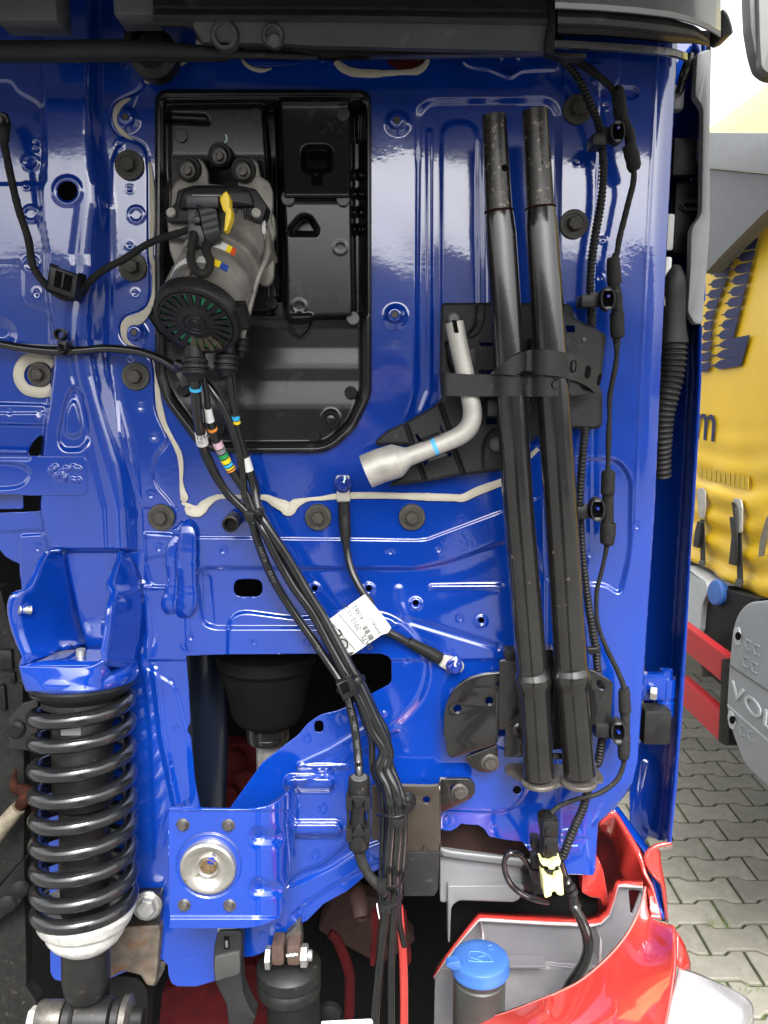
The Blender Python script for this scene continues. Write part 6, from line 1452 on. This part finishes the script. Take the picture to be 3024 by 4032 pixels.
PAVM = mat('concrete_paver', (.205, .195, .160), rough=.9, var=.14, vscale=20, bump=.6, bscale=500, dust=.5, dcol=(.13, .122, .095), dscale=25, dthr=.56, dsharp=.15)
nn = PAVM.node_tree.nodes; ll = PAVM.node_tree.links; pb = nn['Principled BSDF']
oi = nn.new('ShaderNodeObjectInfo'); mr = nn.new('ShaderNodeMapRange'); mr.inputs[3].default_value = .84; mr.inputs[4].default_value = 1.12
src = pb.inputs['Base Color'].links[0].from_socket
mx = nn.new('ShaderNodeMix'); mx.data_type = 'RGBA'; mx.blend_type = 'MULTIPLY'; mx.inputs[0].default_value = 1
ll.new(oi.outputs['Random'], mr.inputs[0]); ll.new(src, mx.inputs[6]); ll.new(mr.outputs[0], mx.inputs[7]); ll.new(mx.outputs[2], pb.inputs['Base Color'])
PL, PW, AMP, GAP = .205, .124, .0095, .0052
def wv2(u_):
    u_ %= 1
    return I(u_, [0, .40, .50, .90, 1.0], [1, 1, -1, -1, 1])
def pv_outline(g):
    top = []; bot = []
    for u_ in [.2, .40, .50, .90, 1.0, 1.2]: top.append(((u_-.2)*PL, AMP*wv2(u_)))
    for u_ in [.7, .90, 1.0, 1.40, 1.5, 1.7]: bot.append(((u_-.7)*PL, -PW+AMP*wv2(u_)))
    p = top+bot[::-1]
    return inset(p, g)
o1, o2_, o3 = pv_outline(GAP), pv_outline(GAP), pv_outline(GAP+.004)
vb = [(x-PL/2, y+PW/2, -.05) for x, y in o1]+[(x-PL/2, y+PW/2, -.003) for x, y in o2_]+[(x-PL/2, y+PW/2, 0) for x, y in o3]
n = len(o1)
fb = [(i, (i+1) % n, n+(i+1) % n, n+i) for i in range(n)]+[(n+i, n+(i+1) % n, 2*n+(i+1) % n, 2*n+i) for i in range(n)]
fb += [tuple(2*n+i for i in t_) for t_ in tessellate_polygon([[Vector((x, y, 0)) for x, y in o3]])]
pme = mesh_from('paver', vb, fb, PAVM, 25)
prr = random.Random(4)
cnt = 0
for k_ in range(29):
    y = 3.9-k_*PW
    for j in range(10):
        x = .36+j*PL+(-k_*.5 % 1)*PL
        t = Vector((x, y, 0))-CAM
        cz_ = t.y*CP-t.z*SP; u_ = t.x/cz_*FPX+1512; v_ = 2016-(t.y*SP+t.z*CP)/cz_*FPX
        link('paver', pme, pav, (x, y, prr.uniform(-.0015, .0015)), (prr.uniform(-.004, .004), prr.uniform(-.004, .004), prr.uniform(-.004, .004))); cnt += 1
# grass tufts in the joints
GR = mat('joint_grass', (.16, .21, .08), rough=.7, var=.4, vscale=50)
def tuft(px, py, n, h, label):
    x = (px-1512)/FPX; u_ = (2016-py)/FPX; t = -1.70/(-SP+u_*CP); c = Vector((x*t, -1.0+(CP+u_*SP)*t, -.006))
    g = MB()
    for i in range(n):
        a = prr.uniform(0, 6.28); l = h*prr.uniform(.4, 1.1); b = c+Vector((prr.uniform(-.04, .04), prr.uniform(-.012, .012), 0))
        tip = b+Vector((math.cos(a)*l*.7, math.sin(a)*l*.7, l*.8)); mid = b.lerp(tip, .5)+Vector((0, 0, l*.15)); s = Vector((-math.sin(a), math.cos(a), 0))*.0007
        g.add([b-s, b+s, mid+s*.8, tip, mid-s*.8], [(0, 1, 2, 4), (4, 2, 3)])
    g.build('grass_tuft', GR, None, 0, label=label, category='grass', kind='stuff')
tuft(2830, 3650, 45, .045, 'small pale tuft of grass growing in a paving joint')
tuft(2960, 3900, 30, .035, 'few thin grass blades in a paving joint near the headlamp')
tuft(2990, 3320, 14, .02, 'tiny sprig of moss and grass in a far paving joint')

# hall across the yard (behind the camera, mirrored in the paint)
hall = thing('warehouse', (0, -17, 0), 'low grey warehouse across the yard mirrored in the glossy blue paint', 'building')
HW = mat('hall_cladding', (.34, .36, .40), rough=.6, var=.06, vscale=2)
HD = mat('hall_door', (.16, .19, .25), rough=.5); HR = mat('hall_roof', (.12, .12, .13), rough=.7); HG = mat('hall_window_glass', (.06, .07, .08), rough=.1)
MB().add(*obox_geo((0, -17.2, 1.95), (22, 0, 0), (0, .15, 0), (0, 0, 1.95), .02)).build('wall', HW, hall)
MB().add(*obox_geo((0, -19.5, 4.05), (22.4, 0, 0), (0, 2.7, 0), (0, 0, .12), .02)).build('roof', HR, hall)
for i in range(9):
    MB().add(*obox_geo((-19+i*4.6, -17.02, 1.45 if i % 2 else 2.5), (1.5 if i % 2 else 1.1, 0, 0), (0, .06, 0), (0, 0, 1.43 if i % 2 else .5), .02)).build('roller_door' if i % 2 else 'window', HD if i % 2 else HG, hall)

# ================================================================== neighbouring truck and trailer
nb = thing('neighbour_truck', (1.15, 4.0, 0), 'parked truck alongside with yellow printed curtain trailer and grey fairing', 'truck')
def pj(X): return (lambda x, y, o: PXS(x, y, X-o))
def xplate(name, poly, X, th, m, parent=nb, holes=(), bev=3, **props):
    V, Fc = plate_geo(poly, 0., th, holes, bev, proj=lambda x, y, o: PXS(x, y, X-o), back=lambda v: v+Vector((th, 0, 0)))
    return MB().add(V, Fc).build(name, m, parent, 35, **props)
CUR = mat('yellow_curtain', (.74, .465, .006), rough=.45, coat=.12, coat_rough=.2, var=.06, vscale=3, bump=.05, bscale=60)
XC = 1.15
# curtain: long sheet with soft folds, bottom hem
zb_, zt_ = 1.03, 2.20
gx = np.linspace(.15, 11.0, 260); gz = np.linspace(zb_, zt_, 70)
V = []; Fc = []
for j, z in enumerate(gz):
    for i, y in enumerate(gx):
        f_ = (1-(z-zb_)/.55) if z < zb_+.55 else 0
        f_ = max(0, f_)
        d = .012*f_*math.sin(z*70+y*9+2*math.sin(y*5))+.010*f_*math.sin(y*22+z*14)+.004*math.sin(y*3.1+z*6)
        d += .010*math.exp(-((z-zb_-.26)/.03)**2)
        V.append((XC-d, y, z))
for j in range(len(gz)-1):
    for i in range(len(gx)-1):
        a = j*len(gx)+i; Fc.append((a, a+1, a+len(gx)+1, a+len(gx)))
cu = link('curtain', mesh_from('curtain', V, Fc, CUR, 80), nb)
md = cu.modifiers.new('thickness', 'SOLIDIFY'); md.thickness = .004
TOPM = mat('glare_paled_yellow', (.80, .70, .24), rough=.35, coat=.5)  # paler than the curtain to paint in sky glare on its top
V = []; Fc = []
prf = [(XC, 2.19), (XC, 2.35), (XC, 2.50), (XC+.006, 2.565), (XC+.02, 2.585), (XC+.06, 2.592), (XC+.4, 2.597), (XC+2.2, 2.60)]
for y in (0.15, 11.0): V += [(x, y, z) for x, z in prf]
n = len(prf); Fc = [(i, i+1, n+i+1, n+i) for i in range(n-1)]
tp = link('trailer_roof', mesh_from('trailer_roof', V, Fc, TOPM, 60), nb); md = tp.modifiers.new('thickness', 'SOLIDIFY'); md.thickness = .01
MB().add(*obox_geo((XC+1.2, 6, 1.4), (1.1, 0, 0), (0, 5.3, 0), (0, 0, .36), .02)).build('trailer_bed', VOID, nb)
# printed bottles and the end of a word on the curtain
NAVY = mat('navy_print', (.016, .021, .080), rough=.6, spec=.25)
pr = MB()
def bottle(x0, y0, x1, s0, h, tilt):
    """bottle lying on its side, neck at x0; x1 = base; edges leaning with the print"""
    L_ = x1-x0
    pts_ = [(x0, y0-h*.06), (x0+L_*.16, y0-h*.09), (x0+L_*.26, y0-h*.30), (x0+L_*.36, y0-h*.42), (x1+s0*.5, y0-h*.46), (x1-s0*.5, y0+h*.46), (x0+L_*.34, y0+h*.42), (x0+L_*.26, y0+h*.32), (x0+L_*.16, y0+h*.09), (x0, y0+h*.06)]
    pts_ = [(x, y-tilt*(x-x0)) for x, y in pts_]
    V, Fc = plate_geo(pts_, 0., .001, (), 0, proj=lambda x, y, o: PXS(x, y, XC-.014), back=lambda v: v+Vector((.002, 0, 0)))
    pr.add(V, Fc)
for i, (xn, yn) in enumerate([(1440, -50), (1430, 30), (1400, 115), (1385, 195), (1370, 275), (1350, 352), (1330, 432), (1310, 508), (1290, 580), (1275, 652), (1258, 724), (1240, 797)]):
    q = T('d1', xn, yn); xb_ = T('d1', I(yn, [-50, 580, 600, 800], [1575, 1420, 1530, 1475]), 0)[0]
    bottle(q[0], q[1], xb_, 12, 42, .18)
for i, yn in enumerate(range(30, 840, 74)):
    xr = I(yn, [20, 430, 440, 820], [1415, 1262, 1262, 1240]); q = T('d1', I(yn, [20, 260, 820], [1270, 1215, 1150]), yn+40); xb_ = T('d1', xr, 0)[0]
    if xb_-q[0] > 15: bottle(q[0], q[1], xb_, 14, 40, .16)
pr.build('printed_bottles', NAVY, cu, 0, kind='stuff')
me = text_mesh('m', .20, .001); me.materials.clear(); me.materials.append(NAVY)
c = PXS(2779, 1665, XC-.013); me.transform(basis(c, (0, -1, 0), (0, -.10, 1)) @ Matrix.Diagonal((1.25, 1, 1, 1))); link('lettering', me, cu)
# faint row of marks near the hem
hm_ = MB()
for i in range(11):
    x0 = 2748+i*18.5; y0 = 1838+i*3.6
    V, Fc = plate_geo([(x0, y0), (x0+13, y0+2), (x0+13, y0+44+i*.8), (x0, y0+42+i*.8)], 0., .001, (), 0, proj=lambda x, y, o: PXS(x, y, XC-.014), back=lambda v: v+Vector((.002, 0, 0))); hm_.add(V, Fc)
hm_.build('hem_marks', mat('darker_yellow_print', (.50, .34, .02), rough=.5), cu, 0, kind='stuff')
# tensioner buckles and webbing
WEB = mat('black_webbing', (.02, .02, .02), rough=.8, bump=.3, bscale=500)
for pm, pw_, ph, pk_ in [
    ('d1 1155,1665 1190,1650 1215,1680 1212,1795 d2 1205,75 1175,75 d1 1165,1795', 'd2 1180,80 1205,85 1213,390 1180,380', 'd2 1140,170 1160,90 1190,100 1165,285 1128,270', 'd2 1172,370 1213,375 1205,412 1165,400'),
    ('d1 1415,1725 1465,1735 1475,1795 d2 1472,175 1430,165 1425,0 d1 1410,1795', 'd2 1435,175 1468,175 1478,510 1440,500', 'd2 1385,60 1415,70 d1 1400,1750 d2 1425,0 1430,180 1430,410 1380,395 1400,200', 'd2 1430,500 1480,510 1468,565 1425,545')]:
    xplate('buckle_plate', rnd(L(pm), 5), XC-.03, .004, ALU, nb, bev=2)
    xplate('webbing', L(pw_), XC-.026, .003, WEB, nb, bev=0)
    xplate('tension_handle', rnd(L(ph), 5), XC-.04, .008, BLKP, nb, bev=3)
    xplate('strap_hook', rnd(L(pk_), 3), XC-.03, .004, STEEL, nb, bev=1)
xplate('webbing', L('d2 1650,60 1680,60 1625,340 1590,345 1600,230'), XC-.03, .003, MATS['pale_brass_union'], nb, bev=0)
# grey side fairing
FAIR = mat('grey_fairing', (.125, .128, .134), rough=.55, var=.05)
xplate('fairing_upper', rnd(L('d0 1180,935 1659,938 2100,940 2100,1215 1659,1228 1180,1182'), 4), 1.045, .03, GREYP, nb, bev=5)
xplate('fairing_lower', rnd(L('d0 1180,1185 1659,1232 2100,1225 2100,1300 1659,1480,30 1345,1795 d1 1220,135 1160,140'), 6), 1.065, .05, FAIR, nb, bev=6)
# tank, boxes, guard rails below
TK = mat('grey_tank_cover', (.24, .25, .262), rough=.5, var=.04)
TKP = rnd(L('d2 1525,665,40 1450,745,60 1415,850,40 1390,1090,10 1372,1400,20 1400,1560,60 1490,1795 d3 1540,60,20 1700,210,40')+[(3400, 3250), (3400, 2330)], 20)
xplate('tank_cover', TKP, 1.0, .45, TK, nb, bev=10)
for s in ('d2 1420,850 1450,840 1465,900 1450,975 1425,970 1410,900', 'd2 1380,1430 1405,1440 1425,1520 1410,1570 1385,1550 1372,1480'):
    sl_ = xplate('tie_slot', rnd(L(s), 8), .997, .004, PALEP, nb, bev=2)
    cxx = sum(p[0] for p in L(s))/len(L(s)); cyy = sum(p[1] for p in L(s))/len(L(s))
    xplate('slot_hole', circ(cxx+4, cyy, 10, 12, 16), .994, .003, VOID, sl_, bev=0)
for x, y in [(1515, 965), (1575, 1000), (1500, 1085), (1560, 1125), (1475, 1570), (1535, 1610)]:
    x, y = T('d2', x, y)
    g = MB()
    for poly in ([(x-12, y-22), (x-8, y-21), (x-8, y+20), (x-12, y+18)], [(x-12, y-22), (x+10, y-14), (x+10, y-9), (x-12, y-17)], [(x-12, y+14), (x+10, y+22), (x+10, y+27), (x-12, y+19)]):
        V, Fc = plate_geo(poly, 0., .002, (), .8, proj=lambda a, b, o: PXS(a, b, .9965-o), back=lambda v: v+Vector((.004, 0, 0))); g.add(V, Fc)
    g.build('pressed_mark', TK, nb)
xplate('pressed_seam', L('d2 1385,1105 1659,1290 1659,1300 1383,1118'), .998, .004, MIDG, nb, bev=0)
xplate('pressed_seam', L('d2 1370,1390 1659,1640 1659,1655 1370,1402'), .998, .004, PALEP, nb, bev=0)
a_, b_ = PXS(T('d2', 1400, 0)[0], T('d2', 0, 1290)[1], .9965), PXS(T('d2', 1640, 0)[0], T('d2', 0, 1475)[1], .9965)
me = text_mesh('VOLVO', .066, .0022); me.materials.clear(); me.materials.append(PALEP)
xs_ = [v.co.x for v in me.vertices]; me.transform(Matrix.Translation((-min(xs_), 0, 0)))
c = PXS(*T('d2', 1398, 1272), .997)
wid = max(xs_)-min(xs_); me.transform(basis(c, (0, -1, 0), (0, 0, 1)) @ Matrix.Diagonal((.46/wid, 1, 1, 1))); link('lettering', me, nb)
xplate('battery_box', rnd(L('d2 1100,420 1235,520 1250,545 1420,590 1620,640 1560,700 1450,745 1415,850 1390,1090 1170,920 1180,700'), 14), 1.12, .4, DARK, nb, bev=6)
xplate('air_tank', rnd(L('d2 1060,400 1225,515,10 1240,590,20 1195,680,20 1180,860 1160,905 1060,840'), 10), 1.10, .3, PALEP, nb, bev=10)
xplate('air_tank', rnd(L('d2 1060,1010 1150,1060 1185,1110 1200,1200 1160,1180 1060,1100'), 10), 1.14, .3, STEEL, nb, bev=6)
lathe('filler_cap', PXS(*T('d2', 1328, 600), 1.12), (-1, -.2, .1), [(.040, 0), (.044, .006), (.044, .020), (.038, .026), (.01, .028)], CAPB, nb, 24)
xplate('guard_rail', L('d2 1040,806 1385,1067 1332,1070 1325,1222 1040,985'), 1.02, .03, REDR, nb, bev=3)
xplate('guard_rail', L('d2 1040,1190 1318,1440 1308,1642 1040,1380'), 1.02, .03, REDR, nb, bev=3)
xplate('guard_post', rnd(L('d2 1335,1072 1388,1062 1382,1670 1360,1682 1308,1650'), 6), 1.01, .05, DARK, nb, bev=4)
MB().add(*obox_geo((1.75, 4.5, .72), (.3, 0, 0), (0, 4.5, 0), (0, 0, .34), .02)).build('chassis', DARK, nb)
for y in (4.6, 6.2, 9.4):
    lathe('wheel', (1.12, y, .5), (1, 0, 0), [(.28, 0), (.46, .0), (.5, .04), (.5, .28), (.46, .32), (.3, .32)], RUB, nb, 36)

# mirror housing at the top right corner
mh = thing('mirror_housing', P(3010, 280, -.75), 'dark grey rounded mirror housing cut by the top right corner', 'mirror')
plate('shell', rnd(L('d0 1518,-60 1530,200 1560,380,40 1595,490 1660,545,30 1800,560 1800,-60'), 14), -.7, .03, TRIM, mh, bev=14)
plate('mirror_rim', rnd(L('d0 1590,-60 1600,300 1612,480,20 1659,520 1800,530 1800,-60'), 14), -.685, .02, MIDG, mh, bev=6)

# ================================================================== person taking the picture (mirrored in the paint)
def person():
    t = thing('person', (0.02, -1.36, 0), 'person in dark jacket and trousers standing in front of the cab holding up a phone', 'person')
    ox, oy = .02, -1.36
    J = [('pelvis', (0, 0, .95), .14), ('belly', (0, -.01, 1.10), .135), ('chest', (0, -.02, 1.30), .15), ('neck0', (0, -.01, 1.47), .075), ('neck', (0, 0, 1.54), .055),
         ('shL', (-.19, -.01, 1.42), .075), ('elL', (-.27, .10, 1.22), .048), ('wrL', (-.11, .235, 1.50), .032),
         ('shR', (.19, -.01, 1.42), .075), ('elR', (.27, .10, 1.22), .048), ('wrR', (.11, .235, 1.50), .032),
         ('hipL', (-.10, 0, .88), .10), ('knL', (-.11, .03, .50), .062), ('anL', (-.12, -.02, .09), .045),
         ('hipR', (.10, 0, .88), .10), ('knR', (.11, .03, .50), .062), ('anR', (.12, -.02, .09), .045)]
    idx = {j[0]: i for i, j in enumerate(J)}
    E = ['pelvis belly', 'belly chest', 'chest neck0', 'neck0 neck', 'chest shL', 'shL elL', 'elL wrL', 'chest shR', 'shR elR', 'elR wrR', 'pelvis hipL', 'hipL knL', 'knL anL', 'pelvis hipR', 'hipR knR', 'knR anR']
    def skin(name, V, Ed, R_, m, parent, root=0, sub=2):
        me = bpy.data.meshes.new(name); me.from_pydata(V, Ed, []); me.update()
        o = bpy.data.objects.new(name, me); COL.objects.link(o); o.parent = parent; me.materials.append(m)
        md = o.modifiers.new('skin', 'SKIN'); md.use_smooth_shade = True
        for i, r in enumerate(R_): me.skin_vertices[0].data[i].radius = (r, r)
        me.skin_vertices[0].data[root].use_root = True
        s_ = o.modifiers.new('sub', 'SUBSURF'); s_.levels = sub; s_.render_levels = sub
        return o
    JK = mat('dark_navy_jacket', (.010, .012, .022), rough=.8); SK = mat('skin', (.45, .27, .19), rough=.5); HRM = mat('dark_hair', (.02, .014, .01), rough=.6)
    skin('jacket_and_trousers', [j[1] for j in J], [tuple(idx[k] for k in e.split()) for e in E], [j[2] for j in J], JK, t)
    for s in (-1, 1):
        skin('hand', [(s*.11, .235, 1.50), (s*.095, .262, 1.545), (s*.085, .272, 1.585)], [(0, 1), (1, 2)], [.028, .036, .026], SK, t)
        for k in range(4):
            b = Vector((s*.088, .268-.004*k, 1.60-.022*k))
            skin('finger', [tuple(b), tuple(b+Vector((-s*.012, .018, .008))), tuple(b+Vector((-s*.036, .016, .012)))], [(0, 1), (1, 2)], [.009, .008, .007], SK, t, 0, 1)
        skin('thumb', [(s*.085, .262, 1.57), (s*.066, .246, 1.60), (s*.048, .250, 1.625)], [(0, 1), (1, 2)], [.011, .010, .008], SK, t, 0, 1)
        skin('shoe', [(s*.12, -.05, .055), (s*.125, .06, .05), (s*.13, .16, .04)], [(0, 1), (1, 2)], [.048, .045, .038], RUB, t)
    hd = skin('head', [(0, .0, 1.56), (0, .01, 1.66), (0, 0, 1.73)], [(0, 1), (1, 2)], [.062, .085, .078], SK, t)
    skin('hair', [(0, -.03, 1.66), (0, -.015, 1.745), (0, .03, 1.775)], [(0, 1), (1, 2)], [.075, .08, .055], HRM, t)
    for s in (-1, 1):
        o = lathe('eye', (s*.032+ox, oy+.088, 1.672), (0, 1, 0), [(.011, 0), (.009, .004), (.004, .007)], WHITE, t, 14)
        lathe('ear', (s*.083+ox, oy+.0, 1.665), (s, .1, 0), [(.022, 0), (.026, .008), (.012, .012)], SK, t, 14)
    skin('nose', [(0, .085, 1.665), (0, .105, 1.638)], [(0, 1)], [.011, .014], SK, t, 0, 1)
    MB().add(*obox_geo((ox, oy+.092, 1.605), (.024, 0, 0), (0, .005, 0), (0, 0, .005), .002)).build('mouth', mat('lips', (.32, .12, .10), rough=.5), t)
    return t
person()
ph = thing('phone', (0.0, -1.075, 1.62), 'black phone held up in both hands in front of the cab', 'phone')
MB().add(*obox_geo((0.02, -1.078, 1.622), (.074, 0, 0), (0, .004, 0), (0, 0, .036), .003)).build('phone_body', GLOSSB, ph)
